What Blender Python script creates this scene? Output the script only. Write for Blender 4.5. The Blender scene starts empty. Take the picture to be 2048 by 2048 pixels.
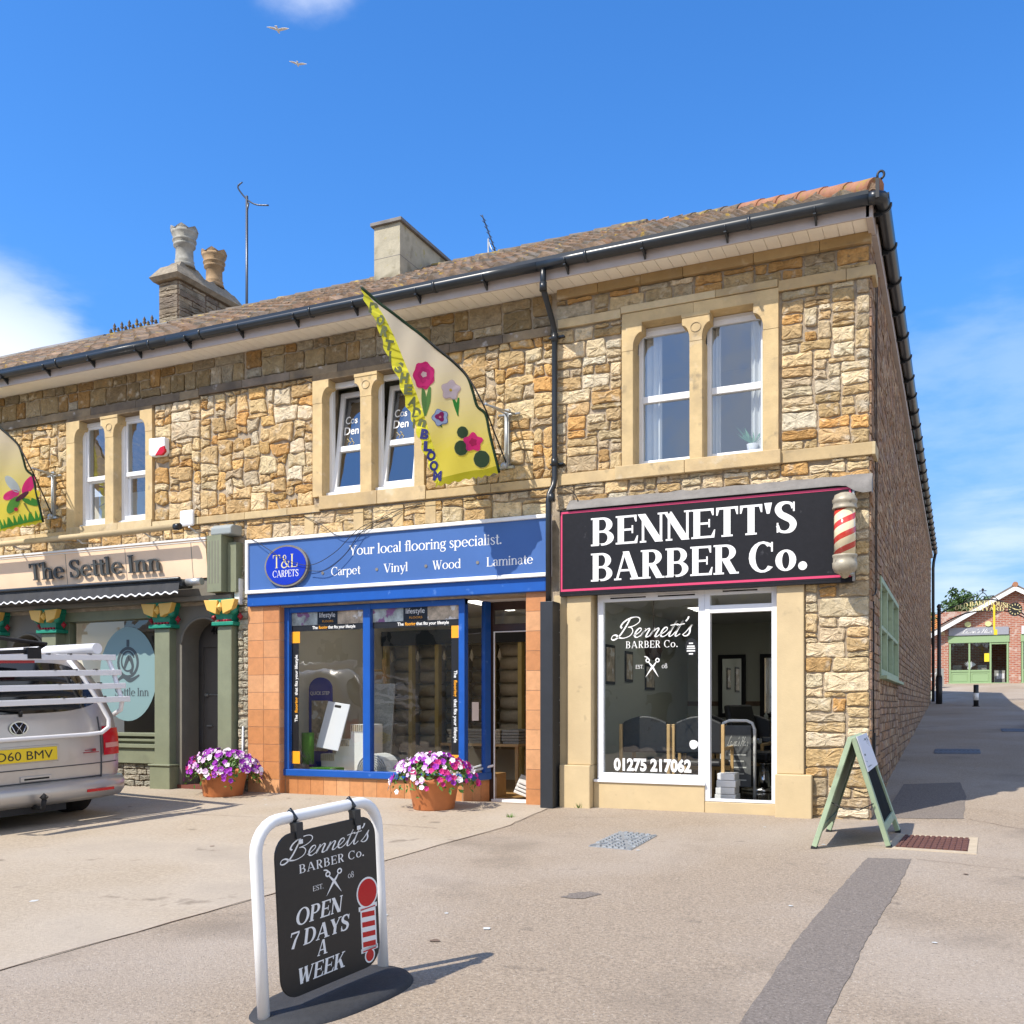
import bpy, math, random
from mathutils import Vector, Matrix
R = math.radians
rnd = random.Random(7)
# ---------------------------------------------------------------- camera, sky, sun, exposure
SC = bpy.context.scene
COL = SC.collection
cam = bpy.data.cameras.new('camera'); cam.sensor_width = 36; cam.lens = 34.35; cam.shift_y = .1895
cam.clip_start = .1; cam.clip_end = 2000
co = bpy.data.objects.new('camera', cam); COL.objects.link(co); SC.camera = co
co.location = (.88, -11.34, 1.246); co.rotation_euler = (R(90), 0, R(24.56))
SUN_EL, SUN_AZ = R(50), R(31)          # light travels towards +y and to the right (+x) of it
sun_from = Vector((-math.sin(SUN_AZ) * math.cos(SUN_EL), -math.cos(SUN_AZ) * math.cos(SUN_EL), math.sin(SUN_EL)))
sl = bpy.data.lights.new('sun', 'SUN'); sl.energy = 4.1; sl.angle = R(.53); sl.color = (1, .93, .82)
so = bpy.data.objects.new('sun', sl); COL.objects.link(so); so.location = sun_from * 60
so.rotation_euler = sun_from.to_track_quat('Z', 'Y').to_euler()
SC.view_settings.view_transform = 'Standard'; SC.view_settings.look = 'None'
SC.view_settings.exposure = .58; SC.view_settings.gamma = 1
def make_world():
    W = bpy.data.worlds.new('World'); SC.world = W; W.use_nodes = True
    N = W.node_tree.nodes; L = W.node_tree.links; N.clear()
    out = N.new('ShaderNodeOutputWorld'); bg = N.new('ShaderNodeBackground')
    sky = N.new('ShaderNodeTexSky'); sky.sky_type = 'NISHITA'; sky.sun_disc = False
    sky.sun_elevation = SUN_EL; sky.sun_rotation = math.atan2(sun_from.x, sun_from.y)
    sky.air_density = 1.0; sky.dust_density = .25; sky.ozone_density = 4.5; sky.altitude = 50
    bg.inputs[1].default_value = .14
    tc = N.new('ShaderNodeTexCoord')
    hsv = N.new('ShaderNodeHueSaturation'); hsv.inputs['Saturation'].default_value = 1.22; hsv.inputs['Value'].default_value = 1.0
    L.new(sky.outputs[0], hsv.inputs['Color'])
    def math_(op, a, b=None):
        m = N.new('ShaderNodeMath'); m.operation = op
        for i, v in enumerate((a, b)):
            if v is None: continue
            if isinstance(v, (int, float)): m.inputs[i].default_value = v
            else: L.new(v, m.inputs[i])
        return m.outputs[0]
    def cloud(d, r0, r1, scale, lo, hi, stretch=(1, 1, 1), seed=0):
        """a soft bank of cloud around the sky direction d"""
        v = Vector(d).normalized()
        dp = N.new('ShaderNodeVectorMath'); dp.operation = 'DOT_PRODUCT'; L.new(tc.outputs['Generated'], dp.inputs[0]); dp.inputs[1].default_value = v
        mr = N.new('ShaderNodeMapRange'); mr.interpolation_type = 'SMOOTHSTEP'; L.new(dp.outputs['Value'], mr.inputs[0])
        mr.inputs[1].default_value = math.cos(R(r1)); mr.inputs[2].default_value = math.cos(R(r0))
        mp = N.new('ShaderNodeMapping'); mp.inputs['Scale'].default_value = stretch; mp.inputs['Location'].default_value = (seed, seed * .7, 0)
        L.new(tc.outputs['Generated'], mp.inputs[0])
        nz = N.new('ShaderNodeTexNoise'); nz.inputs['Scale'].default_value = scale; nz.inputs['Detail'].default_value = 7; nz.inputs['Roughness'].default_value = .58
        L.new(mp.outputs[0], nz.inputs['Vector'])
        s = math_('ADD', nz.outputs[0], math_('MULTIPLY', mr.outputs[0], .55))
        m2 = N.new('ShaderNodeMapRange'); m2.interpolation_type = 'SMOOTHSTEP'; L.new(s, m2.inputs[0]); m2.inputs[1].default_value = lo; m2.inputs[2].default_value = hi
        return math_('MULTIPLY', m2.outputs[0], mr.outputs[0])
    tint = N.new('ShaderNodeMix'); tint.data_type = 'RGBA'; tint.blend_type = 'MULTIPLY'; tint.inputs[0].default_value = 1
    L.new(hsv.outputs[0], tint.inputs[6]); sz = N.new('ShaderNodeSeparateXYZ'); L.new(tc.outputs['Generated'], sz.inputs[0])
    el = N.new('ShaderNodeMapRange'); el.interpolation_type = 'SMOOTHSTEP'; L.new(sz.outputs['Z'], el.inputs[0]); el.inputs[1].default_value = .0; el.inputs[2].default_value = .42
    tm = N.new('ShaderNodeMix'); tm.data_type = 'RGBA'; L.new(el.outputs[0], tm.inputs[0]); tm.inputs[6].default_value = (.50, .50, .56, 1); tm.inputs[7].default_value = (.98, 1.13, 1.30, 1)
    L.new(tm.outputs[2], tint.inputs[7]); prev = tint.outputs[2]
    banks = [((-.775, .575, .225), 1, 11, 6, .58, .92, (1, 1, 3.2), 0, .95),
             ((-.47, .63, .615), .3, 5.0, 9, .66, 1.10, (1, 1, 1.6), 3, .60),
             ((.02, 1.0, .25), 1, 11, 9, .74, 1.2, (1, 1, 3), 5, .20),
             ((.05, 1.0, .085), 1, 10, 8, .74, 1.2, (1, 1, 5), 8, .45),
             ((.25, -.80, .50), 10, 50, 3.2, .52, .92, (1, 1, 1.6), 11, .95), ((.90, .15, .42), 8, 34, 3.2, .50, .9, (1, 1, 1.6), 14, .95)]  # last two: unseen clouds, added behind and beside the view for neutral fill light
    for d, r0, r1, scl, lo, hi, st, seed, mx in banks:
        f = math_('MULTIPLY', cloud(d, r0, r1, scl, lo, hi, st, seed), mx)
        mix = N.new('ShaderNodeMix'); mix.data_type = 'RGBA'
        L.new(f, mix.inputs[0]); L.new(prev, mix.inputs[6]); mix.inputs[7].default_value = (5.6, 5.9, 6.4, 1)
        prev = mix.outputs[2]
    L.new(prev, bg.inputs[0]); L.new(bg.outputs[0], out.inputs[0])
make_world()
# ---------------------------------------------------------------- materials
def mat(name, col, rough=.8, metal=0, var=0, vscale=3, bump=0, bscale=60, attr=False, spec=.5, stain=None, coat=0, detail=6, emit=0):
    """procedural surface: base colour, mottled by noise; stain = (colour, scale, low, high, amount)"""
    m = bpy.data.materials.new(name); m.use_nodes = True
    N = m.node_tree.nodes; L = m.node_tree.links; b = N['Principled BSDF']
    b.inputs['Roughness'].default_value = rough; b.inputs['Metallic'].default_value = metal
    b.inputs['Specular IOR Level'].default_value = spec; b.inputs['Coat Weight'].default_value = coat
    tc = N.new('ShaderNodeTexCoord'); out = None
    if attr:
        a = N.new('ShaderNodeVertexColor'); a.layer_name = 'Col'; out = a.outputs[0]
    def rgbmix(kind, f, A, B):
        x = N.new('ShaderNodeMix'); x.data_type = 'RGBA'; x.blend_type = kind
        if isinstance(f, float): x.inputs[0].default_value = f
        else: L.new(f, x.inputs[0])
        for i, v in ((6, A), (7, B)):
            if isinstance(v, tuple): x.inputs[i].default_value = (*v[:3], 1)
            else: L.new(v, x.inputs[i])
        return x.outputs[2]
    base = out if out is not None else tuple(col)
    if var:
        nz = N.new('ShaderNodeTexNoise'); nz.inputs['Scale'].default_value = vscale; nz.inputs['Detail'].default_value = detail; nz.inputs['Roughness'].default_value = .65
        L.new(tc.outputs['Object'], nz.inputs[0])
        mr = N.new('ShaderNodeMapRange'); L.new(nz.outputs[0], mr.inputs[0]); mr.inputs[1].default_value = .25; mr.inputs[2].default_value = .75
        mr.inputs[3].default_value = 1 - var; mr.inputs[4].default_value = 1 + var
        cx = N.new('ShaderNodeCombineColor'); [L.new(mr.outputs[0], cx.inputs[i]) for i in range(3)]
        base = rgbmix('MULTIPLY', 1.0, base, cx.outputs[0])
    if stain:
        for (sc_, ss, lo, hi, am) in (stain if isinstance(stain, list) else [stain]):
            nz = N.new('ShaderNodeTexNoise'); nz.inputs['Scale'].default_value = ss; nz.inputs['Detail'].default_value = 5
            L.new(tc.outputs['Object'], nz.inputs[0])
            mr = N.new('ShaderNodeMapRange'); L.new(nz.outputs[0], mr.inputs[0]); mr.inputs[1].default_value = lo; mr.inputs[2].default_value = hi; mr.inputs[4].default_value = am
            base = rgbmix('MIX', mr.outputs[0], base, tuple(sc_))
    if isinstance(base, tuple): b.inputs['Base Color'].default_value = (*base[:3], 1)
    else: L.new(base, b.inputs['Base Color'])
    if bump:
        nz = N.new('ShaderNodeTexNoise'); nz.inputs['Scale'].default_value = bscale; nz.inputs['Detail'].default_value = 6; nz.inputs['Roughness'].default_value = .7
        L.new(tc.outputs['Object'], nz.inputs[0])
        bp = N.new('ShaderNodeBump'); bp.inputs['Strength'].default_value = bump; bp.inputs['Distance'].default_value = .03
        L.new(nz.outputs[0], bp.inputs['Height']); L.new(bp.outputs[0], b.inputs['Normal'])
    if emit:
        b.inputs['Emission Color'].default_value = (*col[:3], 1); b.inputs['Emission Strength'].default_value = emit
    return m
def glass(name, ior=1.7, tint=(.93, .96, .95), rough=0.0):
    """pane: clear to what stands behind, mirror-like by Fresnel"""
    m = bpy.data.materials.new(name); m.use_nodes = True
    N = m.node_tree.nodes; L = m.node_tree.links; N.clear()
    o = N.new('ShaderNodeOutputMaterial'); mx = N.new('ShaderNodeMixShader'); fr = N.new('ShaderNodeFresnel')
    ge = N.new('ShaderNodeNewGeometry'); sw = N.new('ShaderNodeMapRange'); L.new(ge.outputs['Backfacing'], sw.inputs[0]); sw.inputs[3].default_value = ior; sw.inputs[4].default_value = 1 / ior; L.new(sw.outputs[0], fr.inputs[0])
    t = N.new('ShaderNodeBsdfTransparent'); t.inputs[0].default_value = (*tint, 1); g = N.new('ShaderNodeBsdfGlossy'); g.inputs['Roughness'].default_value = rough
    tc = N.new('ShaderNodeTexCoord'); nz = N.new('ShaderNodeTexNoise'); nz.inputs['Scale'].default_value = 2.2; nz.inputs['Detail'].default_value = 2; L.new(tc.outputs['Object'], nz.inputs[0])
    bp = N.new('ShaderNodeBump'); bp.inputs['Strength'].default_value = .25; bp.inputs['Distance'].default_value = .02; L.new(nz.outputs[0], bp.inputs['Height']); L.new(bp.outputs[0], g.inputs['Normal'])
    L.new(fr.outputs[0], mx.inputs[0]); L.new(t.outputs[0], mx.inputs[1]); L.new(g.outputs[0], mx.inputs[2]); L.new(mx.outputs[0], o.inputs[0])
    return m
def brick_mat(name, c1, c2, mortar, bw, bh, gap=.012, axis='xz'):
    m = mat(name, c1, .85, bump=.25, bscale=40)
    N = m.node_tree.nodes; L = m.node_tree.links; b = N['Principled BSDF']
    tc = N.new('ShaderNodeTexCoord'); sp = N.new('ShaderNodeSeparateXYZ'); cb = N.new('ShaderNodeCombineXYZ'); L.new(tc.outputs['Object'], sp.inputs[0])
    L.new(sp.outputs['X' if axis == 'xz' else 'Y'], cb.inputs[0]); L.new(sp.outputs['Z'], cb.inputs[1])
    bt = N.new('ShaderNodeTexBrick'); L.new(cb.outputs[0], bt.inputs[0]); bt.inputs['Scale'].default_value = 1
    bt.inputs['Brick Width'].default_value = bw; bt.inputs['Row Height'].default_value = bh; bt.inputs['Mortar Size'].default_value = gap
    bt.inputs['Color1'].default_value = (*c1, 1); bt.inputs['Color2'].default_value = (*c2, 1); bt.inputs['Mortar'].default_value = (*mortar, 1)
    nz = N.new('ShaderNodeTexNoise'); nz.inputs['Scale'].default_value = 3.5; nz.inputs['Detail'].default_value = 8; L.new(tc.outputs['Object'], nz.inputs[0])
    rp = N.new('ShaderNodeMapRange'); L.new(nz.outputs[0], rp.inputs[0]); rp.inputs[1].default_value = .56; rp.inputs[2].default_value = .66; rp.inputs[4].default_value = .75
    mx = N.new('ShaderNodeMix'); mx.data_type = 'RGBA'; L.new(rp.outputs[0], mx.inputs[0]); L.new(bt.outputs[0], mx.inputs[6]); mx.inputs[7].default_value = (.55, .45, .38, 1)
    L.new(mx.outputs[2], b.inputs['Base Color'])
    return m
M = {}
M['mortar'] = mat('mortar', (.40, .325, .235), .95, var=.4, vscale=7, bump=.6, bscale=70)
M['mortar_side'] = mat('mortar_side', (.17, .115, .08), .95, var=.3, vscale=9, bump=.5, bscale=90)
M['stone'] = mat('stone', (.5, .4, .2), .92, var=.34, vscale=15, bump=1.0, bscale=26, attr=True, detail=9, spec=.25, stain=[((.52, .29, .10), 4.5, .60, .74, .40), ((.20, .15, .09), 13, .61, .71, .6), ((.70, .63, .50), 8, .58, .72, .55), ((.12, .10, .08), 2.4, .66, .80, .5)])
M['dressed'] = mat('dressed_stone', (.5, .4, .2), .85, var=.14, vscale=6, bump=.25, bscale=70, attr=True, stain=[((.33, .25, .15), 2.6, .50, .74, .6), ((.16, .13, .095), 7, .62, .76, .6), ((.70, .62, .48), 5, .62, .75, .4)])
M['weathered'] = mat('weathered_stone', (.3, .2, .1), .9, var=.3, vscale=7, bump=.5, bscale=50, attr=True, stain=[((.09, .075, .06), 2.2, .46, .66, .8), ((.55, .52, .50), 4.5, .64, .70, .7)])
M['cream'] = mat('cream_render', (.56, .435, .25), .85, var=.07, vscale=4, bump=.12, bscale=60, stain=[((.45, .34, .20), 1.6, .50, .75, .5), ((.28, .22, .14), 9, .66, .76, .4)])
M['tile'] = mat('terracotta_tile', (.6, .3, .1), .45, var=.16, vscale=14, bump=.06, bscale=40, attr=True)
M['grout'] = mat('grout', (.55, .42, .30), .9)
M['white_upvc'] = mat('white_upvc', (.80, .81, .83), .35, var=.03, vscale=5)
M['soffit'] = mat('soffit_board', (.88, .83, .73), .5, var=.06, vscale=3)
M['fascia'] = mat('fascia_board', (.46, .40, .365), .5, var=.15, vscale=3, stain=((.30, .25, .22), 3, .55, .75, .5))
M['black_plastic'] = mat('black_plastic', (.018, .022, .026), .32, var=.2, vscale=8)
M['black_box'] = mat('black_painted_casing', (.022, .025, .030), .45, var=.15, vscale=6)
M['glass_up'] = glass('upper_glass', 2.9, (.86, .90, .92))
M['glass_shop'] = glass('shop_glass', 2.15)
M['blue'] = mat('blue_paint', (.008, .085, .38), .38, var=.1, vscale=5, stain=((.10, .22, .55), 9, .66, .72, .5))
M['blue_board'] = mat('blue_sign_panel', (.052, .130, .36), .42, var=.08, vscale=1.5)
M['blue_deep'] = mat('blue_disc_paint', (.006, .030, .42), .3)
M['white_paint'] = mat('white_paint', (.80, .80, .79), .5, var=.03, vscale=6)
M['white_letter'] = mat('white_lettering', (.82, .82, .80), .5)
M['black_board'] = mat('black_sign_panel', (.010, .010, .013), .5, spec=.25, var=.25, vscale=16, bump=.03, bscale=20, stain=((.10, .10, .11), 11, .68, .74, .35))
M['pink'] = mat('pink_red_border', (.62, .05, .14), .45)
M['lead'] = mat('lead_flashing', (.18, .168, .155), .7, metal=.0, var=.3, vscale=5, bump=.3, bscale=9)
M['pole_cap'] = mat('weathered_metal_cap', (.36, .32, .24), .5, metal=.2, var=.25, vscale=14, stain=((.12, .10, .08), 16, .6, .7, .7))
M['dark'] = mat('dark_void', (.012, .011, .010), .9)
M['dark_wood'] = mat('dark_brown_wood', (.045, .022, .015), .4, var=.25, vscale=8)
M['wood'] = mat('pale_wood', (.55, .36, .16), .45, var=.12, vscale=9)
M['interior'] = mat('interior_wall_paint', (.72, .68, .57), .8)
M['barber_wall'] = mat('barber_wall_paint', (.42, .43, .37), .8)
M['interior_white'] = mat('interior_white_paint', (.72, .72, .70), .8)
M['ceiling'] = mat('ceiling_tiles', (.62, .62, .60), .85)
M['lamp_panel'] = mat('light_panel', (1, .97, .88), .6, emit=3)
M['barber_panel'] = mat('ceiling_light_panel', (1, .98, .90), .6, emit=2.5)
M['black_floor'] = mat('dark_glossy_floor', (.02, .018, .016), .12, var=.3, vscale=2)
M['wood_floor'] = mat('laminate_floor', (.42, .24, .09), .35, var=.2, vscale=5)
M['black_fabric'] = mat('black_upholstery', (.014, .014, .016), .5, var=.2, vscale=30)
M['chrome'] = mat('chrome', (.72, .73, .75), .15, metal=1)
M['steel'] = mat('galvanised_steel', (.45, .47, .48), .45, metal=.7, var=.15, vscale=12)
M['orange'] = mat('orange_print', (.85, .36, .01), .5)
M['black_print'] = mat('black_print', (.010, .010, .011), .4)
M['photo_teal'] = mat('printed_room_picture', (.38, .42, .40), .5, var=.8, vscale=6, stain=((.22, .06, .20), 5, .52, .56, .9))
M['photo_tan'] = mat('printed_floor_picture', (.50, .40, .28), .5, var=.7, vscale=8, stain=((.80, .78, .74), 7, .56, .60, .9))
M['olive'] = mat('olive_green_paint', (.200, .215, .135), .6, var=.14, vscale=4, stain=((.12, .12, .08), 3, .6, .8, .5))
M['inn_grey'] = mat('grey_brown_paint', (.17, .155, .125), .7, var=.1, vscale=4)
M['inn_door'] = mat('grey_door_paint', (.13, .12, .115), .55, var=.06, vscale=6)
M['inn_sign'] = mat('beige_sign_paint', (.85, .62, .42), .65, var=.07, vscale=2)
M['green_cap'] = mat('emerald_paint', (.012, .24, .15), .45, var=.1, vscale=20)
M['yellow_cap'] = mat('ochre_yellow_paint', (.75, .46, .10), .5)
M['red_cap'] = mat('crimson_paint', (.33, .012, .025), .5)
M['awning'] = mat('black_awning_canvas', (.030, .031, .034), .8, var=.25, vscale=7, bump=.08, bscale=12)
M['terracotta'] = mat('terracotta_plastic', (.50, .17, .055), .6, var=.12, vscale=5)
M['soil'] = mat('soil', (.03, .02, .012), .95)
M['leaf'] = mat('leaf', (.09, .20, .02), .55, attr=True)
M['petal'] = mat('petal', (.5, .1, .4), .6, attr=True)
M['roof'] = mat('roof_tiles', (.30, .19, .11), .9, var=.4, vscale=9, bump=.5, bscale=40, attr=True, stain=[((.10, .08, .06), 4, .5, .68, .75), ((.52, .33, .05), 6, .63, .69, .8)])
M['hip'] = mat('new_hip_tile', (.36, .165, .09), .85, var=.25, vscale=9, bump=.3, bscale=40, stain=((.33, .22, .05), 7, .58, .66, .8))
M['ridge'] = mat('ridge_tile', (.15, .12, .09), .9, var=.3, vscale=9, stain=((.42, .30, .04), 5, .56, .64, .8))
M['render_grey'] = mat('weathered_render', (.42, .38, .28), .9, var=.2, vscale=5, bump=.3, bscale=30, stain=[((.12, .10, .05), 3.3, .55, .75, .8), ((.36, .30, .05), 8, .62, .70, .5)])
M['chimney_stone'] = mat('chimney_stone', (.3, .25, .2), .9, var=.3, vscale=10, bump=.5, bscale=40, attr=True, stain=((.12, .10, .07), 3, .5, .7, .6))
M['pot_grey'] = mat('chimney_pot_grey', (.34, .33, .29), .85, var=.25, vscale=8, stain=((.14, .13, .10), 6, .5, .7, .6))
M['pot_buff'] = mat('chimney_pot_buff', (.36, .24, .13), .85, var=.25, vscale=8, stain=((.16, .12, .08), 6, .5, .7, .6))
M['alu'] = mat('antenna_metal', (.10, .11, .13), .4, metal=.6)
M['wire'] = mat('black_cable', (.015, .015, .016), .6)
M['pewter'] = mat('dark_sign_letters', (.055, .060, .058), .45)
M['van'] = mat('silver_paint', (.50, .475, .45), .30, metal=.45, var=.06, vscale=2.5, coat=.4, stain=((.30, .28, .25), 3.5, .58, .80, .35))
M['van_glass'] = mat('tinted_glass', (.006, .008, .010), .05, spec=.9)
M['red_lamp'] = mat('red_lens', (.50, .006, .012), .15)
M['pink_lamp'] = mat('pale_lens', (.62, .28, .24), .2)
M['plate_yellow'] = mat('yellow_plate', (.80, .58, .015), .45)
M['rubber'] = mat('rubber', (.014, .014, .015), .8, var=.2, vscale=40)
M['rack_white'] = mat('white_rack_tube', (.74, .74, .76), .35)
M['sage'] = mat('sage_green_paint', (.31, .39, .25), .6, var=.14, vscale=7, stain=((.16, .17, .12), 6, .58, .74, .6))
M['chalk'] = mat('chalkboard', (.012, .014, .014), .9, spec=.1, var=.4, vscale=7)
M['chalk_mark'] = mat('chalk', (.55, .56, .54), .9)
M['sign_white'] = mat('white_card', (.70, .70, .74), .6)
M['iron_brown'] = mat('rusty_iron', (.145, .065, .050), .75, metal=.2, var=.25, vscale=25, bump=.2, bscale=60)
M['pale_concrete'] = mat('pale_concrete', (.46, .38, .27), .9, var=.15, vscale=12)
M['sage2'] = mat('shopfront_green', (.27, .39, .20), .55)
M['brick'] = brick_mat('red_brick', (.33, .085, .045), (.42, .15, .08), (.45, .36, .30), .225, .075)
M['yellow'] = mat('bright_yellow', (.80, .62, .03), .5)
M['gold'] = mat('gold_letters', (.70, .62, .30), .45)
M['iron_black'] = mat('black_iron', (.012, .012, .014), .5)
M['stone_dark_rubble'] = mat('grey_rubble', (.3, .3, .25), .95, var=.25, vscale=18, bump=.8, bscale=30, attr=True)  # greyer rubble for the pub plinth, coloured stone by stone
M['cloth'] = mat('flag_cloth', (.7, .6, .4), .8, attr=True, bump=.05, bscale=10)
def thin_cloth(m, k=.55):
    N = m.node_tree.nodes; L = m.node_tree.links; b = N['Principled BSDF']; o = N['Material Output']
    t = N.new('ShaderNodeBsdfTranslucent'); mx = N.new('ShaderNodeMixShader'); mx.inputs[0].default_value = k
    L.new(b.inputs['Base Color'].links[0].from_socket, t.inputs[0]); L.new(b.outputs[0], mx.inputs[1]); L.new(t.outputs[0], mx.inputs[2]); L.new(mx.outputs[0], o.inputs[0])
thin_cloth(M['cloth'])
M['mirror'] = mat('mirror', (.75, .77, .78), .03, metal=1)
M['carpet_grey'] = mat('grey_carpet', (.30, .30, .28), .95, var=.3, vscale=40)
M['carpet_beige'] = mat('beige_carpet', (.46, .40, .30), .95, var=.15, vscale=30)
M['carpet_olive'] = mat('olive_carpet', (.15, .125, .065), .95, var=.2, vscale=12)
M['grass_roll'] = mat('artificial_grass', (.05, .17, .01), .95, var=.4, vscale=60)
M['rail_yellow'] = mat('yellow_rack_post', (.55, .42, .15), .6)
M['display_blue'] = mat('display_blue', (.015, .04, .36), .45)
# ---------------------------------------------------------------- mesh building
WORLD = {}
class MB:
    """collects shapes and links them as one mesh object"""
    def __init__(s, frame=None): s.V = []; s.F = []; s.I = []; s.C = []; s.frame = frame; s.mi = 0; s.col = (1, 1, 1); s.S = []
    def v(s, p):
        s.V.append(tuple(s.frame @ Vector(p)) if s.frame else tuple(p)); return len(s.V) - 1
    def f(s, idx, smooth=False):
        s.F.append(tuple(idx)); s.I.append(s.mi); s.C.append(s.col); s.S.append(smooth)
    def poly(s, pts): s.f([s.v(p) for p in pts])
    def box(s, x0, x1, y0, y1, z0, z1):
        i = [s.v(p) for p in ((x0, y0, z0), (x1, y0, z0), (x1, y1, z0), (x0, y1, z0), (x0, y0, z1), (x1, y0, z1), (x1, y1, z1), (x0, y1, z1))]
        for q in ((0, 3, 2, 1), (4, 5, 6, 7), (0, 1, 5, 4), (1, 2, 6, 5), (2, 3, 7, 6), (3, 0, 4, 7)): s.f([i[k] for k in q])
    def prism(s, P, fn, d0, d1):
        """P outline (a, b), fn(a, b, d) -> xyz"""
        a = [s.v(fn(p[0], p[1], d0)) for p in P]; b = [s.v(fn(p[0], p[1], d1)) for p in P]; n = len(P)
        s.f(a[::-1]); s.f(b)
        for k in range(n): s.f((a[k], a[(k + 1) % n], b[(k + 1) % n], b[k]))
    def prism_xz(s, P, y0, y1): s.prism(P, lambda a, b, d: (a, d, b), y1, y0)
    def prism_xy(s, P, z0, z1): s.prism(P, lambda a, b, d: (a, b, d), z0, z1)
    def prism_yz(s, P, x0, x1): s.prism(P, lambda a, b, d: (d, a, b), x0, x1)
    def tube(s, path, r, n=10, cap=True, closed=False):
        P = [Vector(p) for p in path]; rings = []; m = len(P); up = None
        for k in range(m):
            if closed: t = P[(k + 1) % m] - P[(k - 1) % m]
            else: t = P[min(k + 1, m - 1)] - P[max(k - 1, 0)]
            t.normalize()
            if up is None: up = Vector((0, 0, 1)) if abs(t.z) < .9 else Vector((1, 0, 0))
            a = t.cross(up)
            if a.length < 1e-4: a = t.orthogonal()
            a.normalize(); up = a.cross(t); rr = r[k] if isinstance(r, (list, tuple)) else r
            rings.append([s.v(P[k] + a * rr * math.cos(2 * math.pi * j / n) + up * rr * math.sin(2 * math.pi * j / n)) for j in range(n)])
        for k in range(m if closed else m - 1):
            A, B = rings[k], rings[(k + 1) % m]
            for j in range(n): s.f((A[j], A[(j + 1) % n], B[(j + 1) % n], B[j]), True)
        if cap and not closed: s.f(rings[0][::-1]); s.f(rings[-1])
    def lathe(s, prof, c, n=24, ax=None, sx=1, sy=1):
        """prof (radius, height) turned round the vertical through c"""
        rings = []
        for r, z in prof:
            rings.append([s.v((c[0] + sx * r * math.cos(2 * math.pi * j / n), c[1] + sy * r * math.sin(2 * math.pi * j / n), c[2] + z)) for j in range(n)])
        for A, B in zip(rings, rings[1:]):
            for j in range(n): s.f((A[j], A[(j + 1) % n], B[(j + 1) % n], B[j]), True)
        if prof[0][0] > 1e-4: s.f(rings[0][::-1])
        if prof[-1][0] > 1e-4: s.f(rings[-1])
    def strokes(s, st, O, right, up, h, width=None, length=None, shear=0, lift=.0005, thick=0):
        """lettering strokes laid on the plane through O"""
        O = Vector(O); right = Vector(right).normalized(); up = Vector(up).normalized(); nrm = right.cross(up).normalized()
        kx = h if width is None else width / length
        for q, S in enumerate(st):
            l = lift + thick + .00035 * (q % 5)
            P = lambda p, dd: O + right * (p[0] * kx + shear * p[1] * h) + up * (p[1] * h) + nrm * dd
            A = [s.v(P(a, l)) for a, b in S]; B = [s.v(P(b, l)) for a, b in S]
            for k in range(len(S) - 1): s.f((B[k], B[k + 1], A[k + 1], A[k]))
            if thick:
                A2 = [s.v(P(a, 0)) for a, b in S]; B2 = [s.v(P(b, 0)) for a, b in S]
                for k in range(len(S) - 1):
                    s.f((A[k], A[k + 1], A2[k + 1], A2[k])); s.f((B2[k], B2[k + 1], B[k + 1], B[k]))
                s.f((A[0], A2[0], B2[0], B[0])); s.f((A[-1], B[-1], B2[-1], A2[-1]))
    def sans(s, txt, O, right, up, h, width=None, lift=.001, bold=0.0, shear=0):
        """plain lettering in Blender's built-in face; h = cap height"""
        cu = bpy.data.curves.new('lettering', 'FONT'); cu.body = txt; cu.resolution_u = 3; cu.offset = bold; cu.shear = shear
        ob = bpy.data.objects.new('lettering', cu); COL.objects.link(ob)
        bpy.context.view_layer.update()
        me = bpy.data.meshes.new_from_object(ob.evaluated_get(bpy.context.evaluated_depsgraph_get()))
        bpy.data.objects.remove(ob); bpy.data.curves.remove(cu)
        xs = [v.co.x for v in me.vertices]
        if not xs: return
        x0, x1 = min(xs), max(xs); cap = .73
        O = Vector(O); right = Vector(right).normalized(); up = Vector(up).normalized(); nrm = right.cross(up)
        k = h / cap; kx = k if width is None else width / (x1 - x0)
        ids = [s.v(O + right * ((v.co.x - x0) * kx) + up * (v.co.y * k) + nrm * lift) for v in me.vertices]
        for p in me.polygons: s.f([ids[i] for i in p.vertices])
        bpy.data.meshes.remove(me)
    def build(s, name, mats, parent=None, bevel=0, local=False):
        if not isinstance(mats, (list, tuple)): mats = [mats]
        me = bpy.data.meshes.new(name); me.from_pydata(s.V, [], s.F)
        for m in mats: me.materials.append(M[m] if isinstance(m, str) else m)
        me.polygons.foreach_set('material_index', s.I); me.polygons.foreach_set('use_smooth', s.S)
        if any(c != (1, 1, 1) for c in s.C):
            ca = me.color_attributes.new('Col', 'FLOAT_COLOR', 'CORNER'); buf = []
            for f, c in zip(s.F, s.C): buf += [c[0], c[1], c[2], 1] * len(f)
            ca.data.foreach_set('color', buf)
        me.update()
        o = bpy.data.objects.new(name, me); COL.objects.link(o); WORLD[o.name] = Matrix()
        if parent is not None:
            o.parent = parent
            if not local: o.matrix_parent_inverse = WORLD[parent.name].inverted()
            else: WORLD[o.name] = WORLD[parent.name].copy()
        if bevel:
            b = o.modifiers.new('bevel', 'BEVEL'); b.width = bevel; b.segments = 2; b.limit_method = 'ANGLE'; b.angle_limit = R(40); b.use_clamp_overlap = True
        return o
def tag(o, label, cat, group=None, kind=None):
    o['label'] = label; o['category'] = cat
    if group: o['group'] = group
    if kind: o['kind'] = kind
    return o
def thing(name, label, cat, loc=(0, 0, 0), rot=(0, 0, 0), group=None):
    o = bpy.data.objects.new(name, None); COL.objects.link(o); o.location = loc; o.rotation_euler = rot; o.empty_display_size = .2
    m = Matrix.Translation(loc) @ __import__('mathutils').Euler(rot).to_matrix().to_4x4(); WORLD[o.name] = m
    return tag(o, label, cat, group)
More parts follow.
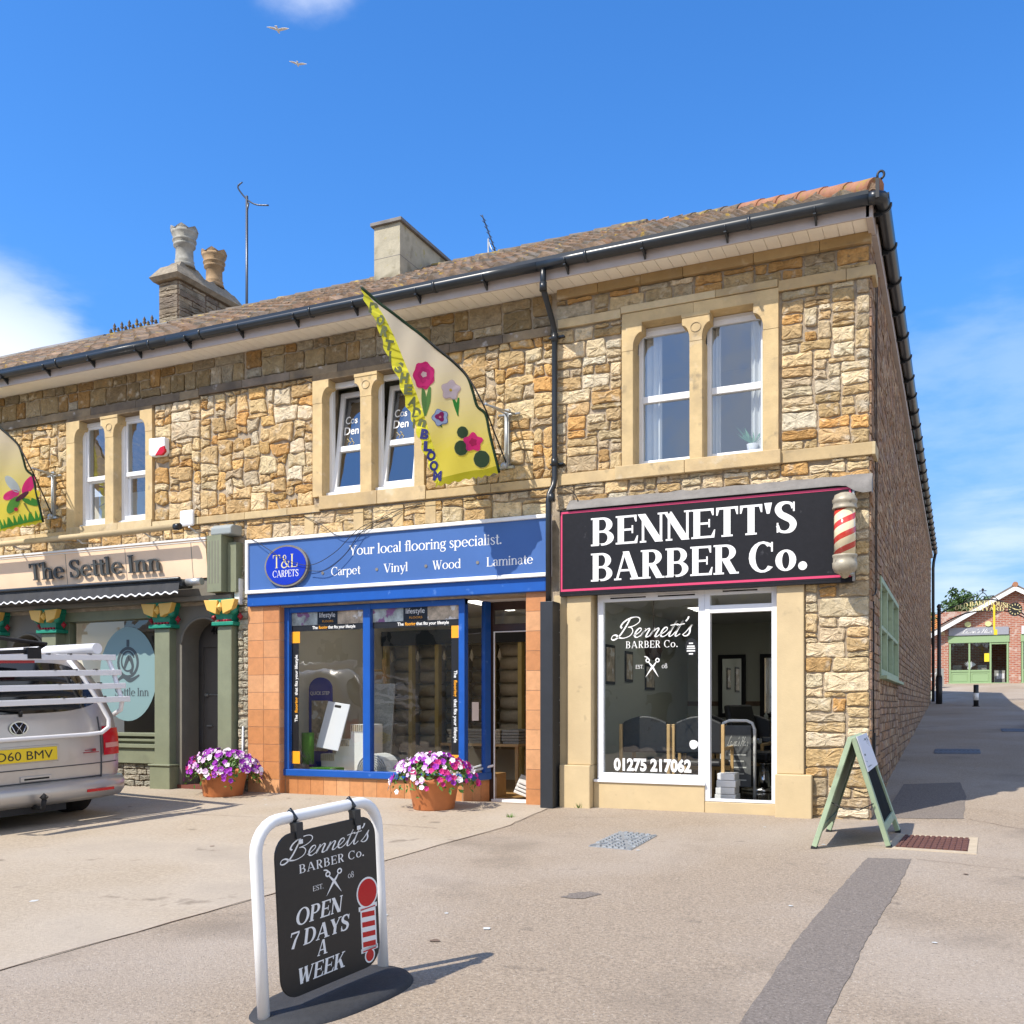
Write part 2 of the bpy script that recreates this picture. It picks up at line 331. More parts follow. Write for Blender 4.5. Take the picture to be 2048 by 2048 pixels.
def jit(c, a):
    k = 1 + rnd.uniform(-a, a); w = rnd.uniform(-a, a) * .28          # lighter or darker, a little warmer or cooler
    return (max(.004, c[0] * k * (1 + w)), max(.004, c[1] * k), max(.004, c[2] * k * (1 - w)))
def lerp(a, b, t): return a + (b - a) * t
# ---------------------------------------------------------------- lettering
# every letter is drawn here from strokes of varying width (no font file)
def arc(cx, cy, rx, ry, a0, a1, wv, wh, n=14):
    """elliptic stroke: wv wide where it runs vertically, wh where it runs horizontally"""
    o = []
    for i in range(n + 1):
        a = math.radians(a0 + (a1 - a0) * i / n)
        c, s = math.cos(a), math.sin(a)
        o.append(((cx + rx * c, cy + ry * s), (cx + (rx - wv) * c, cy + (ry - wh) * s)))
    return o
def line(x0, y0, x1, y1, w, w1=None):
    """straight stroke whose ends are cut level"""
    w1 = w if w1 is None else w1
    if abs(y1 - y0) < 1e-6:
        return [((x0, y0 + w / 2), (x0, y0 - w / 2)), ((x1, y1 + w1 / 2), (x1, y1 - w1 / 2))]
    k = math.hypot(x1 - x0, y1 - y0) / abs(y1 - y0)
    return [((x0 - w * k / 2, y0), (x0 + w * k / 2, y0)), ((x1 - w1 * k / 2, y1), (x1 + w1 * k / 2, y1))]
def catmull(P, n=6, closed=False):
    o = []; m = len(P)
    rng = range(m if closed else m - 1)
    for i in rng:
        if closed: p0, p1, p2, p3 = P[(i - 1) % m], P[i], P[(i + 1) % m], P[(i + 2) % m]
        else: p0, p1, p2, p3 = P[max(i - 1, 0)], P[i], P[i + 1], P[min(i + 2, m - 1)]
        for k in range(n):
            t = k / n
            o.append(tuple(.5 * (2 * b + (c - a) * t + (2 * a - 5 * b + 4 * c - d) * t * t + (3 * b - a - 3 * c + d) * t ** 3)
                           for a, b, c, d in zip(p0, p1, p2, p3)))
    if not closed: o.append(tuple(P[-1]))
    return o
def brush(P, smooth=True):
    """P: (x, y, width) along the middle of the stroke"""
    Q = catmull(P, 6) if smooth else P
    o = []
    for i, (x, y, w) in enumerate(Q):
        a = Q[max(i - 1, 0)]; b = Q[min(i + 1, len(Q) - 1)]
        dx, dy = b[0] - a[0], b[1] - a[1]; L = math.hypot(dx, dy) or 1
        nx, ny = -dy / L * w / 2, dx / L * w / 2
        o.append(((x + nx, y + ny), (x - nx, y - ny)))
    return o
def rect(x0, y0, x1, y1): return [((x0, y1), (x0, y0)), ((x1, y1), (x1, y0))]
def glyph(ch, S, H, F):
    """strokes of one serif letter; S stem, H hairline, F serif reach; cap height 1. -> (strokes, advance)"""
    X = .69; G = []; add = G.append
    def stem(x, y0, y1, top=1, bot=1, w=None):
        w = S if w is None else w
        add(rect(x, y0, x + w, y1))
        if bot: add(rect(x - F, y0, x + w + F, y0 + H * .8))
        if top == 1: add(rect(x - F, y1 - H * .8, x + w + F, y1))
        if top == 2: add([((x - F, y1 - .03), (x - F, y1 - .03 - H)), ((x + w * .5, y1), (x + w * .5, y1 - H * 1.6))])
    def dot(x, y, r): add(arc(x, y, r, r, 0, 360, r * .999, r * .999, 12))
    def tick(x, y, dx, dy, w): add([((x, y), (x + w, y)), ((x + dx, y + dy), (x + dx + H * .6, y + dy))])
    if ch == ' ': return G, .3
    if ch == 'A':
        add(line(F + .03, 0, .40, 1, H * 1.1)); add(line(.44, 1, .80, 0, S)); add(rect(.20, .30, .62, .30 + H))
        add(rect(0, 0, .2 + F, H * .8)); add(rect(.80 - S * .6 - F, 0, .80 + S * .6 + F, H * .8)); return G, .92 + F
    if ch in 'BPR':
        stem(F, 0, 1); x = F + S
        y0 = .46 if ch != 'P' else .42
        add(rect(x, 1 - H, x + .14, 1)); add(rect(x, y0, x + .14, y0 + H)); add(arc(x + .12, (1 + y0) / 2, .19 + S * .75, (1 - y0) / 2, -90, 90, S, H))
        if ch == 'B':
            add(rect(x, 0, x + .16, H)); add(arc(x + .14, .265, .22 + S * .75, .265, -90, 90, S, H)); return G, x + .46 + S * .6
        if ch == 'R':
            add(line(x + .12, y0 + H * .5, x + .40, 0, S)); add(rect(x + .3, 0, x + .40 + S * .8, H * .8)); return G, x + .50 + S * .5
        return G, x + .42 + S * .6
    if ch in 'CG':
        add(arc(.46, .5, .46, .52, 48, 318, S, H)); add(rect(.74, .66, .74 + H * .8, .98))
        add([((.50, 1.02), (.50, 1.02 - H)), ((.76, .93), (.76, .80))])
        if ch == 'G': stem(.70 - S * .3, .05, .45, 1, 0)
        return G, .88
    if ch == 'D':
        stem(F, 0, 1); x = F + S
        add(rect(x, 1 - H, x + .15, 1)); add(rect(x, 0, x + .15, H)); add(arc(x + .12, .5, .32 + S * .7, .5, -90, 90, S, H, 18)); return G, x + .52 + S * .6
    if ch in 'EF':
        stem(F, 0, 1); x = F + S; e = x + .44
        add(rect(x, 1 - H, e, 1)); tick(e - H * 1.6, 1, H, -.24, H * 1.6 - .001)
        add(rect(x, .5 - H / 2, e - .12, .5 + H / 2)); add(rect(e - .12 - H * .7, .36, e - .12, .64))
        if ch == 'E':
            add(rect(x, 0, e + .02, H)); add([((e + .02 - H * 1.8, 0), (e + .02, 0)), ((e + .05 - H * .5, .27), (e + .05, .27))])
        return G, e + .08
    if ch == 'H':
        stem(F, 0, 1); stem(F + .52 + S * .6, 0, 1); add(rect(F + S, .5 - H / 2, F + .52 + S * .6, .5 + H / 2)); return G, 2 * F + .58 + S * 1.6
    if ch == 'I': stem(F, 0, 1); return G, 2 * F + S + .06
    if ch == 'K':
        stem(F, 0, 1); x = F + S; add(line(x, .40, x + .42, 1, H)); add(line(x + .14, .60, x + .44, 0, S))
        add(rect(x + .28, 1 - H * .8, x + .54, 1)); add(rect(x + .30, 0, x + .44 + S, H * .8)); return G, x + .50 + S * .7
    if ch == 'L':
        stem(F, 0, 1); x = F + S; add(rect(x, 0, x + .44, H)); add([((x + .36, 0), (x + .44, 0)), ((x + .46 - H * .5, .30), (x + .46, .30))]); return G, x + .50
    if ch == 'N':
        stem(F + .03, 0, 1, 0, 1, H * 1.1); add(line(F + .02, 1, F + .62, 0, S * 1.05)); stem(F + .62 + S * .1, 0, 1, 1, 0, H * 1.1)
        add(rect(0, 1 - H * .8, F + .1, 1)); return G, F * 2 + .70 + S * .2
    if ch in 'OQ':
        add(arc(.48, .5, .48, .52, 0, 360, S, H, 28)); return G, 1.0
    if ch == 'S':
        w = S * .95; h = H * 1.2
        add(brush([(.56, .78, h), (.50, .93, h), (.34, .98, h), (.17, .92, w * .8), (.11, .77, w), (.19, .61, w), (.34, .51, w * 1.05), (.50, .40, w), (.57, .25, w), (.50, .08, w * .8), (.33, .015, h), (.16, .07, h), (.09, .24, h)]))
        add(rect(.56, .68, .56 + H * .7, .99)); add(rect(.08 - H * .2, .01, .08 + H * .5, .33)); return G, .70
    if ch == 'T':
        x = .35; stem(x - S / 2, 0, 1, 0, 1); add(rect(0, 1 - H, .70, 1))
        add([((0, 1), (H * 1.6, 1)), ((0, .73), (H * .6, .73))]); add([((.70 - H * 1.6, 1), (.70, 1)), ((.70 - H * .6, .73), (.70, .73))]); return G, .76
    if ch == 'U':
        stem(F, .30, 1, 1, 0); add(arc(F + .36, .32, .36, .34, 180, 360, S * .8, H, 16)); stem(F + .72 - H * 1.2, .30, 1, 1, 0, H * 1.2); return G, .80 + 2 * F
    if ch in 'VWY':
        if ch == 'V':
            add(line(.10, 1, .42, 0, S)); add(line(.72, 1, .44, 0, H)); add(rect(0 - F * .4, 1 - H * .8, .30, 1)); add(rect(.58, 1 - H * .8, .86, 1)); return G, .86
        if ch == 'W':
            add(line(.10, 1, .34, 0, S)); add(line(.56, .98, .36, 0, H)); add(line(.50, 1, .76, 0, S)); add(line(1.02, 1, .78, 0, H))
            add(rect(0 - F * .4, 1 - H * .8, .28, 1)); add(rect(.42, 1 - H * .8, .66, 1)); add(rect(.90, 1 - H * .8, 1.14, 1)); return G, 1.16
        add(line(.10, 1, .38, .45, S)); add(line(.70, 1, .42, .45, H)); stem(.40 - S / 2, 0, .48, 0, 1)
        add(rect(-F * .4, 1 - H * .8, .28, 1)); add(rect(.56, 1 - H * .8, .82, 1)); return G, .82
    if ch == 'a':
        add(brush([(.08, .52, H * 1.4), (.14, .63, H * 1.2), (.28, .68, H * 1.1), (.40, .62, S * .8), (.43, .48, S)])); add(rect(.43 - S / 2, .06, .43 + S / 2, .5))
        add(arc(.25, .20, .23, .21, 60, 300, S, H)); add(brush([(.34, .39, H), (.44, .42, H)], False)); add(brush([(.33, .03, H), (.40, .10, H * 1.2), (.46, .06, H * 1.4), (.56, .03, H * .8)])); return G, .60
    if ch == 'c':
        add(arc(.32, .345, .32, .355, 50, 320, S, H)); dot(.50, .56, S * .52); return G, .62
    if ch == 'd':
        add(arc(.32, .345, .32, .355, 30, 330, S, H)); stem(.50, .0, 1.04, 2, 0); add(rect(.5, 0, .5 + S + F, H * .8)); return G, .56 + S + F * .6
    if ch == 'e':
        add(arc(.32, .345, .32, .355, 0, 322, S, H, 20)); add(rect(.06, .35, .63, .35 + H * .8)); return G, .67
    if ch == 'f':
        stem(.14, 0, .86, 0, 1); add(arc(.14 + .21, .84, .21, .22, 60, 180, S, H)); dot(.42, .96, S * .5); add(rect(.0, X - H, .42, X)); return G, .42
    if ch == 'g':
        add(arc(.27, .46, .25, .24, 0, 360, S * .9, H, 20)); add(brush([(.16, .26, H), (.10, .16, S * .6), (.20, .09, S * .8), (.40, .06, S * .9), (.52, -.04, S * .8), (.46, -.22, H * 1.4), (.26, -.29, H), (.08, -.22, H * 1.4), (.06, -.08, H * 1.2), (.16, .04, H)]))
        add(brush([(.44, .60, H), (.52, .68, H * 1.3), (.60, .66, H * 1.8)])); return G, .62
    if ch == 'h' or ch == 'n' or ch == 'm' or ch == 'r':
        stem(F, 0, 1.04 if ch == 'h' else X, 2, 1); x = F + S
        if ch == 'r':
            add(brush([(x - .02, .48, H), (x + .08, .62, H * 1.3), (x + .18, .67, H * 1.6)])); dot(x + .20, .61, S * .55); return G, x + .32
        def hump(x):
            add(arc(x + .14, .46, .17 + S * .6, .24, 20, 175, S, H)); stem(x + .14 + .17 + S * .6 - S, 0, .50, 0, 1); return x + .31 + S * .6
        x = hump(x)
        if ch == 'm': x = hump(x)
        return G, x + F + .04
    if ch == 'i': stem(F, 0, X, 2, 1); dot(F + S * .5, .90, S * .62); return G, F * 2 + S + .06
    if ch == 'l': stem(F, 0, 1.04, 2, 1); return G, F * 2 + S + .06
    if ch == 'o': add(arc(.34, .345, .34, .355, 0, 360, S, H, 22)); return G, .72
    if ch == 'p':
        stem(F, -.30, X, 2, 1); add(arc(F + S * .5 + .26, .345, .31, .355, -150, 150, S, H)); return G, F + S * .5 + .62
    if ch == 's':
        w = S * .85; h = H * 1.1
        add(brush([(.38, .53, h), (.33, .64, h), (.22, .675, h), (.11, .63, w * .7), (.09, .53, w * .9), (.15, .43, w), (.26, .35, w), (.37, .25, w), (.39, .15, w * .9), (.33, .05, w * .7), (.21, .01, h), (.10, .06, h), (.06, .19, h)])); return G, .48
    if ch == 't': stem(.12, .08, .90, 0, 0); add(rect(.0, X - H, .38, X)); add(brush([(.12 + S * .5, .12, S), (.20 + S * .4, .02, H * 1.6), (.38, .08, H * .8)])); return G, .40
    if ch == 'u':
        stem(F, .16, X, 2, 0); add(arc(F + .24, .20, .24, .21, 180, 330, S, H)); stem(F + .44, 0, X, 2, 0); add(rect(F + .44, 0, F + .44 + S + F, H * .8)); return G, F * 2 + .48 + S
    if ch == 'y':
        add(line(.08 + S * .2, X, .34, .0, S)); add(brush([(.56, X, H), (.34, 0, H * 1.1), (.24, -.24, H * 1.4), (.10, -.28, H * 1.8)], False)); add(rect(-F * .3, X - H * .8, .26, X)); add(rect(.44, X - H * .8, .66, X)); return G, .64
    if ch == '.': dot(S * .75, S * .62, S * .66); return G, S * 1.5 + .06
    if ch == "'": add([((0, 1.02), (S * 1.1, 1.02)), ((S * .35, .66), (S * .75, .66))]); return G, S + .1
    if ch == '&':
        add(brush([(.80, .48, H), (.70, .24, H * 1.2), (.50, .04, H * 1.4), (.26, .0, S * .7), (.10, .14, S * .9), (.12, .32, S * .8), (.30, .50, H * 1.3), (.46, .66, H), (.50, .82, S * .5), (.40, .95, H), (.28, .90, S * .6), (.24, .76, S * .8), (.36, .52, S), (.60, .20, S), (.84, .0, H)])); add(rect(.68, .44, .92, .44 + H)); return G, .96
    if ch == '7': add(rect(.04, 1 - H * 1.4, .62, 1)); add([((.04, 1), (.04 + H, 1)), ((.02, .74), (.02 + H * .8, .74))]); add(brush([(.60, 1 - H, H), (.38, .5, S * .8), (.26, 0, S)], False)); return G, .68
    if ch in '08':
        if ch == '0': add(arc(.33, .345, .33, .355, 0, 360, S * .8, H, 22)); return G, .72
        add(arc(.32, .74, .25, .27, 0, 360, S * .8, H, 18)); add(arc(.32, .25, .31, .27, 0, 360, S * .9, H, 20)); return G, .70
    return G, .4
def set_line(s, S=.15, H=.055, F=.06, track=.0):
    """-> strokes of a whole line at cap height 1, and its length"""
    x = 0; out = []
    for ch in s:
        G, adv = glyph(ch, S, H, F)
        for st in G: out.append([((a[0] + x, a[1]), (b[0] + x, b[1])) for a, b in st])
        x += adv + track
    return out, x - track
# joined-up hand for the shop's script name: middle lines (x, y), drawn with a broad pen
SCRIPT = {
 'B': ([[(.34, .98), (.30, .70), (.20, .30), (.08, .04), (-.10, -.10), (-.26, -.04), (-.24, .12), (-.08, .14), (.12, .02), (.40, -.02), (.68, .10), (.74, .32), (.60, .50), (.40, .54)],
        [(.44, .54), (.72, .62), (.90, .80), (.84, .98), (.62, 1.06), (.34, 1.0), (.08, .82), (.0, .60), (.10, .50)]], .86),
 'e': ([[(0, .10), (.16, .18), (.30, .34), (.26, .46), (.14, .44), (.06, .26), (.10, .06), (.24, .0), (.42, .12)]], .40),
 'n': ([[(0, .14), (.06, .30), (.10, .44), (.08, .24), (.02, .02), (.12, .28), (.26, .44), (.34, .38), (.30, .18), (.30, .03), (.40, .02), (.50, .12)]], .48),
 't': ([[(0, .12), (.12, .34), (.24, .80), (.14, .36), (.12, .08), (.20, .0), (.34, .12)], [(.0, .56), (.38, .62)]], .32),
 "'": ([[(.12, .98), (.12, .86), (.06, .74)]], .16),
 's': ([[(0, .06), (.14, .24), (.28, .56), (.26, .38), (.32, .20), (.28, .04), (.14, .0), (.04, .06)]], .38),
 'L': ([[(.42, .86), (.52, .98), (.42, 1.04), (.28, .90), (.18, .5), (.06, .10), (-.08, .02), (-.06, .12), (.16, .06), (.40, -.02), (.58, .10)]], .56),
 'a': ([[(.30, .40), (.18, .46), (.04, .30), (.04, .08), (.14, .02), (.28, .20), (.34, .44), (.28, .16), (.32, .02), (.44, .12)]], .43),
 'u': ([[(0, .14), (.08, .42), (.04, .14), (.10, .01), (.24, .14), (.34, .42), (.30, .12), (.36, .01), (.46, .12)]], .45),
 'r': ([[(0, .12), (.10, .36), (.14, .50), (.20, .40), (.28, .40), (.24, .14), (.28, .02), (.38, .12)]], .37),
 'H': ([[(.0, .80), (.14, .96), (.26, .90), (.20, .50), (.10, .06), (.0, .0)], [(.72, 1.0), (.60, .6), (.50, .10), (.58, .0), (.72, .12)], [(.14, .46), (.40, .52), (.66, .52)]], .72),
 'i': ([[(0, .12), (.10, .42), (.06, .12), (.12, .01), (.24, .12)], [(.16, .62), (.18, .66)]], .23),
 ' ': ([], .3)}
def set_script(s, w=.06):
    x = 0; out = []
    for ch in s:
        L, adv = SCRIPT[ch]
        for P in L:
            n = len(P)
            out.append(brush([(px + x + .10 * py, py, w * (1.0 if (P[min(i + 1, n - 1)][1] < P[max(i - 1, 0)][1]) else .55)) for i, (px, py) in enumerate(P)]))
        x += adv
    return out, x + .1
# ---------------------------------------------------------------- ground
def gz(x, y):
    if y <= 0: return .037 * max(y, -16)
    if x < -.25: return 0
    k = min(1, (x + .25) / .25)
    if y < 3.6: z = .08 * y
    elif y < 25: z = .288 + .0504 * (y - 3.6)
    elif y < 34: z = 1.367 + .0925 * (y - 25)
    else: z = 2.2
    return z * k
M['asphalt'] = mat('weathered_asphalt', (.335, .268, .200), .95, var=.42, vscale=48, bump=.5, bscale=75, detail=4, spec=.2,
                   stain=[((.43, .37, .31), .38, .42, .66, .65), ((.60, .56, .50), 85, .64, .70, .75), ((.085, .07, .055), 70, .63, .70, .75), ((.17, .14, .11), .9, .57, .74, .5), ((.12, .10, .08), 3.1, .68, .76, .5)])
M['concrete'] = mat('pale_concrete_paving', (.390, .322, .240), .95, var=.26, vscale=35, bump=.35, bscale=70, detail=5, spec=.2,
                    stain=[((.47, .41, .34), .6, .42, .68, .6), ((.15, .12, .09), 3.2, .66, .74, .6), ((.20, .165, .12), .6, .58, .8, .55), ((.16, .13, .10), 60, .67, .73, .5)])
M['asphalt_dark'] = mat('newer_asphalt', (.205, .175, .150), .95, var=.42, vscale=55, bump=.5, bscale=75, detail=4, spec=.2, stain=[((.42, .39, .36), 80, .64, .70, .75), ((.05, .045, .04), 60, .63, .7, .6)])
def sheet(name, mt, P, lift=.004, n=1):
    """flat outline laid on the ground"""
    mb = MB(); mb.poly([(x, y, gz(x, y) + lift) for x, y in P]); o = mb.build(name, mt); o['kind'] = 'structure'; return o
mb = MB()
xs = [-160, -60, -30, -20, -12, -8, -4, -2, -1, -.25, -.12, 0] + [.5 * k for k in range(1, 13)] + [8, 12, 20, 40, 90, 160]
ys = [-160, -60, -30, -16, -12, -8, -4, -2, -1, 0] + [.6 * k for k in range(1, 7)] + [4 + 1.5 * k for k in range(14)] + [25, 27, 29, 31, 34, 40, 60, 160]
ids = {(i, j): mb.v((x, y, gz(x, y) - (.05 if y > 0 and x < -.2 else 0))) for i, x in enumerate(xs) for j, y in enumerate(ys)}
for i in range(len(xs) - 1):
    for j in range(len(ys) - 1): mb.f((ids[i, j], ids[i + 1, j], ids[i + 1, j + 1], ids[i, j + 1]))
o = mb.build('ground', 'asphalt'); o['kind'] = 'structure'
sheet('paving', 'concrete', [(-30, -.02), (-30, -9.2), (-4.6, -9.2), (-4.13, -7.456), (-3.9, -5.32), (-3.8, -3.92), (-3.58, -1.6), (-3.72, -.02)])
wob = lambda P, a=.007, n=18: [(lerp(p[0], q[0], k / n) + (rnd.uniform(-a, a) if k else 0), lerp(p[1], q[1], k / n) + (rnd.uniform(-a, a) if k else 0)) for p, q in zip(P, P[1:] + P[:1]) for k in range(n)]
sheet('asphalt_patch', 'asphalt_dark', wob([(.156, -2.27), (.51, -2.21), (.456, -3.64), (.37, -5.0), (.317, -6.6), (.25, -9.4), (-.22, -9.4), (-.055, -6.7), (-.022, -5.03), (.078, -3.36)]))
sheet('asphalt_patch', 'asphalt_dark', wob([(.12, .12), (.93, .30), (.97, 1.75), (.9, 2.9), (.22, 2.6)], .01, 5))
sheet('asphalt_patch', 'asphalt_dark', wob([(-1.80, -4.62), (-1.62, -4.60), (-1.55, -4.42), (-1.66, -4.36), (-1.76, -4.46)], .02, 4))
def crack(P, w=.009):
    Q = wob(P + P[-2:0:-1], .02, 7)[:7 * (len(P) - 1)] if len(P) > 2 else [(lerp(P[0][0], P[1][0], k / 14) + rnd.uniform(-.02, .02), lerp(P[0][1], P[1][1], k / 14) + rnd.uniform(-.02, .02)) for k in range(15)]
    mb = MB(); A = [(mb.v((*a, gz(*a) + .0055)), mb.v((*b_, gz(*b_) + .0055))) for a, b_ in brush([(x, y, w * rnd.uniform(.5, 1.4)) for x, y in Q], False)]
    for p, q in zip(A, A[1:]): mb.f((p[1], q[1], q[0], p[0]))
    o = mb.build('pavement_crack', 'mortar_side'); o['kind'] = 'structure'
crack([(.98, .3), (1.35, -.05), (2.0, -.55), (3.2, -.6)]); crack([(-4.13, -7.46), (-3.9, -5.32), (-3.8, -3.92), (-3.58, -1.6), (-3.72, -.1)], .012); crack([(-3.7, -1.15), (-3.2, -.85), (-2.6, -.75)], .007); crack([(-8.6, -2.2), (-6.2, -2.0), (-3.9, -2.1)], .008); crack([(.55, -2.2), (1.6, -2.5), (3.0, -2.4)], .006)
for k in range(26):
    x, y = rnd.uniform(-9, 3.5), rnd.uniform(-8.6, -.6); r = rnd.uniform(.012, .032); mt_ = 'chalk_mark' if k % 3 else 'mortar_side'
    mb = MB(); mb.poly([(x + r * rnd.uniform(.7, 1.3) * math.cos(q), y + r * rnd.uniform(.7, 1.3) * math.sin(q), gz(x, y) + .0062 + .037 * r * math.sin(q)) for q in [2 * math.pi * j / 9 for j in range(9)]]); o = mb.build('gum_spot', mt_); o['kind'] = 'structure'
# ---------------------------------------------------------------- stonework
COURSED = [(.50, .36, .18), (.56, .42, .23), (.46, .33, .17), (.58, .46, .29), (.43, .27, .115), (.53, .31, .115), (.44, .34, .21), (.61, .52, .37), (.54, .41, .23), (.57, .45, .28), (.50, .35, .18), (.58, .48, .31), (.52, .42, .28)]
RANDOM = [(.54, .36, .165), (.58, .42, .22), (.52, .30, .11), (.60, .47, .28), (.45, .30, .14), (.63, .52, .36), (.55, .35, .14), (.58, .42, .215), (.61, .47, .27), (.54, .38, .19), (.50, .39, .25)]
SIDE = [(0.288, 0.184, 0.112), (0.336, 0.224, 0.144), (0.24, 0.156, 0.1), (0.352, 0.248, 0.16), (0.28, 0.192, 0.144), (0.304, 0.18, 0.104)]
def snecked(u0, u1, v0, v1, cw=.05, chh=.055, wr=(3, 8), hr=(1, 4), jt=.012):
    """squared rubble packed on a grid; returns 8-cornered stones"""
    nu = max(2, round((u1 - u0) / cw)); nv = max(1, round((v1 - v0) / chh)); cw = (u1 - u0) / nu; chh = (v1 - v0) / nv
    occ = [[0] * nu for _ in range(nv)]; out = []
    ju = {}; 
    def pt(i, j):
        if (i, j) not in ju:
            ju[i, j] = (0 if i in (0, nu) else rnd.uniform(-jt, jt), 0 if j in (0, nv) else rnd.uniform(-jt, jt))
        a = ju[i, j]; return (u0 + i * cw + a[0], v0 + j * chh + a[1])
    for j in range(nv):
        i = 0
        while i < nu:
            if occ[j][i]: i += 1; continue
            run = 0
            while i + run < nu and not occ[j][i + run]: run += 1
            h = min(rnd.choice([1, 2, 2, 2, 3, 3, 4][:3 + hr[1]]), hr[1], nv - j); w = rnd.randint(*wr) + (2 if h >= 3 else 0)
            if run - w < wr[0]: w = run
            if w > wr[1] + 4: w = run // 2
            for a in range(h):
                for b in range(w): occ[j + a][i + b] = 1
            P = [pt(i, j), pt(i + w // 2, j), pt(i + w, j), pt(i + w, j + h / 2) if 0 else (pt(i + w, j)[0] * .5 + pt(i + w, j + h)[0] * .5, pt(i + w, j)[1] * .5 + pt(i + w, j + h)[1] * .5), pt(i + w, j + h), pt(i + w // 2, j + h), pt(i, j + h), (pt(i, j)[0] * .5 + pt(i, j + h)[0] * .5, pt(i, j)[1] * .5 + pt(i, j + h)[1] * .5)]
            out.append(P); i += w
    return out
def clip(P, a, b, c):
    o = []
    for k in range(len(P)):
        p, q = P[k], P[(k + 1) % len(P)]; dp = a * p[0] + b * p[1] - c; dq = a * q[0] + b * q[1] - c
        if dp <= 0: o.append(p)
        if dp * dq < 0: t = dp / (dp - dq); o.append((p[0] + (q[0] - p[0]) * t, p[1] + (q[1] - p[1]) * t))
    return o
def polygonal(u0, u1, v0, v1, s=.26, ax=1.25):
    """random rubble: cells of a jittered scatter, wider than high"""
    su, sv = s * ax, s * .85; nu = max(1, round((u1 - u0) / su)); nv = max(1, round((v1 - v0) / sv)); pts = []
    for j in range(nv):
        for i in range(nu):
            if rnd.random() < .25: continue
            pts.append((u0 + (i + .5 + rnd.uniform(-.42, .42) + (.25 if j % 2 else -.25)) * (u1 - u0) / nu, v0 + (j + .5 + rnd.uniform(-.40, .40)) * (v1 - v0) / nv))
            if rnd.random() < .38: pts.append((pts[-1][0] + rnd.uniform(-.13, .13), pts[-1][1] + rnd.uniform(.08, .14)))
    out = []
    for p in pts:
        P = [(u0, v0), (u1, v0), (u1, v1), (u0, v1)]
        for q in pts:
            if q is p or abs(q[0] - p[0]) > 1.1 or abs(q[1] - p[1]) > .95: continue
            a, b = q[0] - p[0], q[1] - p[1]; w = 1.25
            P = clip(P, a, b * w * w, a * (p[0] + q[0]) / 2 + b * w * w * (p[1] + q[1]) / 2)
            if len(P) < 3: break
        if len(P) >= 3: out.append(P)
    return out
def mixed(u0, u1, v0, v1):
    """random rubble brought roughly to beds: skewed blocks, a few pushed into odd shapes"""
    return snecked(u0, u1, v0, v1, cw=.068, chh=.064, wr=(2, 5), hr=(1, 4), jt=.031)
def roughen(Q, a=.007):
    """round the corners and break the straight edges"""
    o = []
    for k in range(len(Q)):
        p, q = Q[k], Q[(k + 1) % len(Q)]; L = math.hypot(q[0] - p[0], q[1] - p[1])
        if L < .03: o.append(((p[0] + q[0]) / 2, (p[1] + q[1]) / 2)); continue
        c = min(.25, .018 / L); n = max(1, round(L / .075))
        for j in range(n + 1):
            t = c + (1 - 2 * c) * j / n; w = rnd.uniform(-a, a) if 0 < j < n else rnd.uniform(-a, a) * .5
            o.append((p[0] + (q[0] - p[0]) * t - (q[1] - p[1]) / L * w, p[1] + (q[1] - p[1]) * t + (q[0] - p[0]) / L * w))
    return o
def lay(mb, polys, fn, pal, gap=.009, depth=.03, fine=True, jd=.007, dark=None):
    """raise each outline into a rough-faced stone; fn(u, v, d) -> xyz with d outwards"""
    for P in polys:
        Q = []
        for p in P:
            if not Q or math.hypot(p[0] - Q[-1][0], p[1] - Q[-1][1]) > .018: Q.append(p)
        if len(Q) > 2 and math.hypot(Q[0][0] - Q[-1][0], Q[0][1] - Q[-1][1]) < .018: Q.pop()
        if len(Q) < 3: continue
        if fine: Q = roughen(Q)
        n = len(Q)
        cx = sum(p[0] for p in Q) / n; cy = sum(p[1] for p in Q) / n
        rad = min(math.hypot(p[0] - cx, p[1] - cy) for p in Q)
        if rad < .02: continue
        c = jit(rnd.choice(pal), .13); k = rnd.uniform(.84, 1.10) * 1.10; mb.col = (c[0] * k, c[1] * k, c[2] * k * 1.0)
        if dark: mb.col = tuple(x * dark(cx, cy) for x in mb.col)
        dd = depth * rnd.uniform(.65, 1.2)
        def ring(g, d, j=0):
            o = []
            for p in Q:
                L = math.hypot(p[0] - cx, p[1] - cy); t = max(.3, 1 - g * 1.25 / max(L, .03))
                o.append(mb.v(fn(cx + (p[0] - cx) * t, cy + (p[1] - cy) * t, d + rnd.uniform(-j, j))))
            return o
        A = ring(gap, -.006)
        B = ring(gap + .003, dd * .72, jd * .4)
        for k in range(n): mb.f((A[k], A[(k + 1) % n], B[(k + 1) % n], B[k]))
        if fine:
            Cc = ring(gap + .016, dd, jd * .8)
            for k in range(n): mb.f((B[k], B[(k + 1) % n], Cc[(k + 1) % n], Cc[k]))
            B = Cc; Dd = []
            for p in Q:
                t = rnd.uniform(.25, .82); Dd.append(mb.v(fn(cx + (p[0] - cx) * t, cy + (p[1] - cy) * t, dd + rnd.uniform(-jd, jd * 1.5))))
            for k in range(n): mb.f((B[k], B[(k + 1) % n], Dd[(k + 1) % n], Dd[k]))
            B = Dd
        m = mb.v(fn(cx + rnd.uniform(-.3, .3) * rad, cy + rnd.uniform(-.3, .3) * rad, dd + rnd.uniform(-.003, .007)))
        for k in range(n): mb.f((B[k], B[(k + 1) % n], m))
front = lambda u, v, d: (u, -d, v)
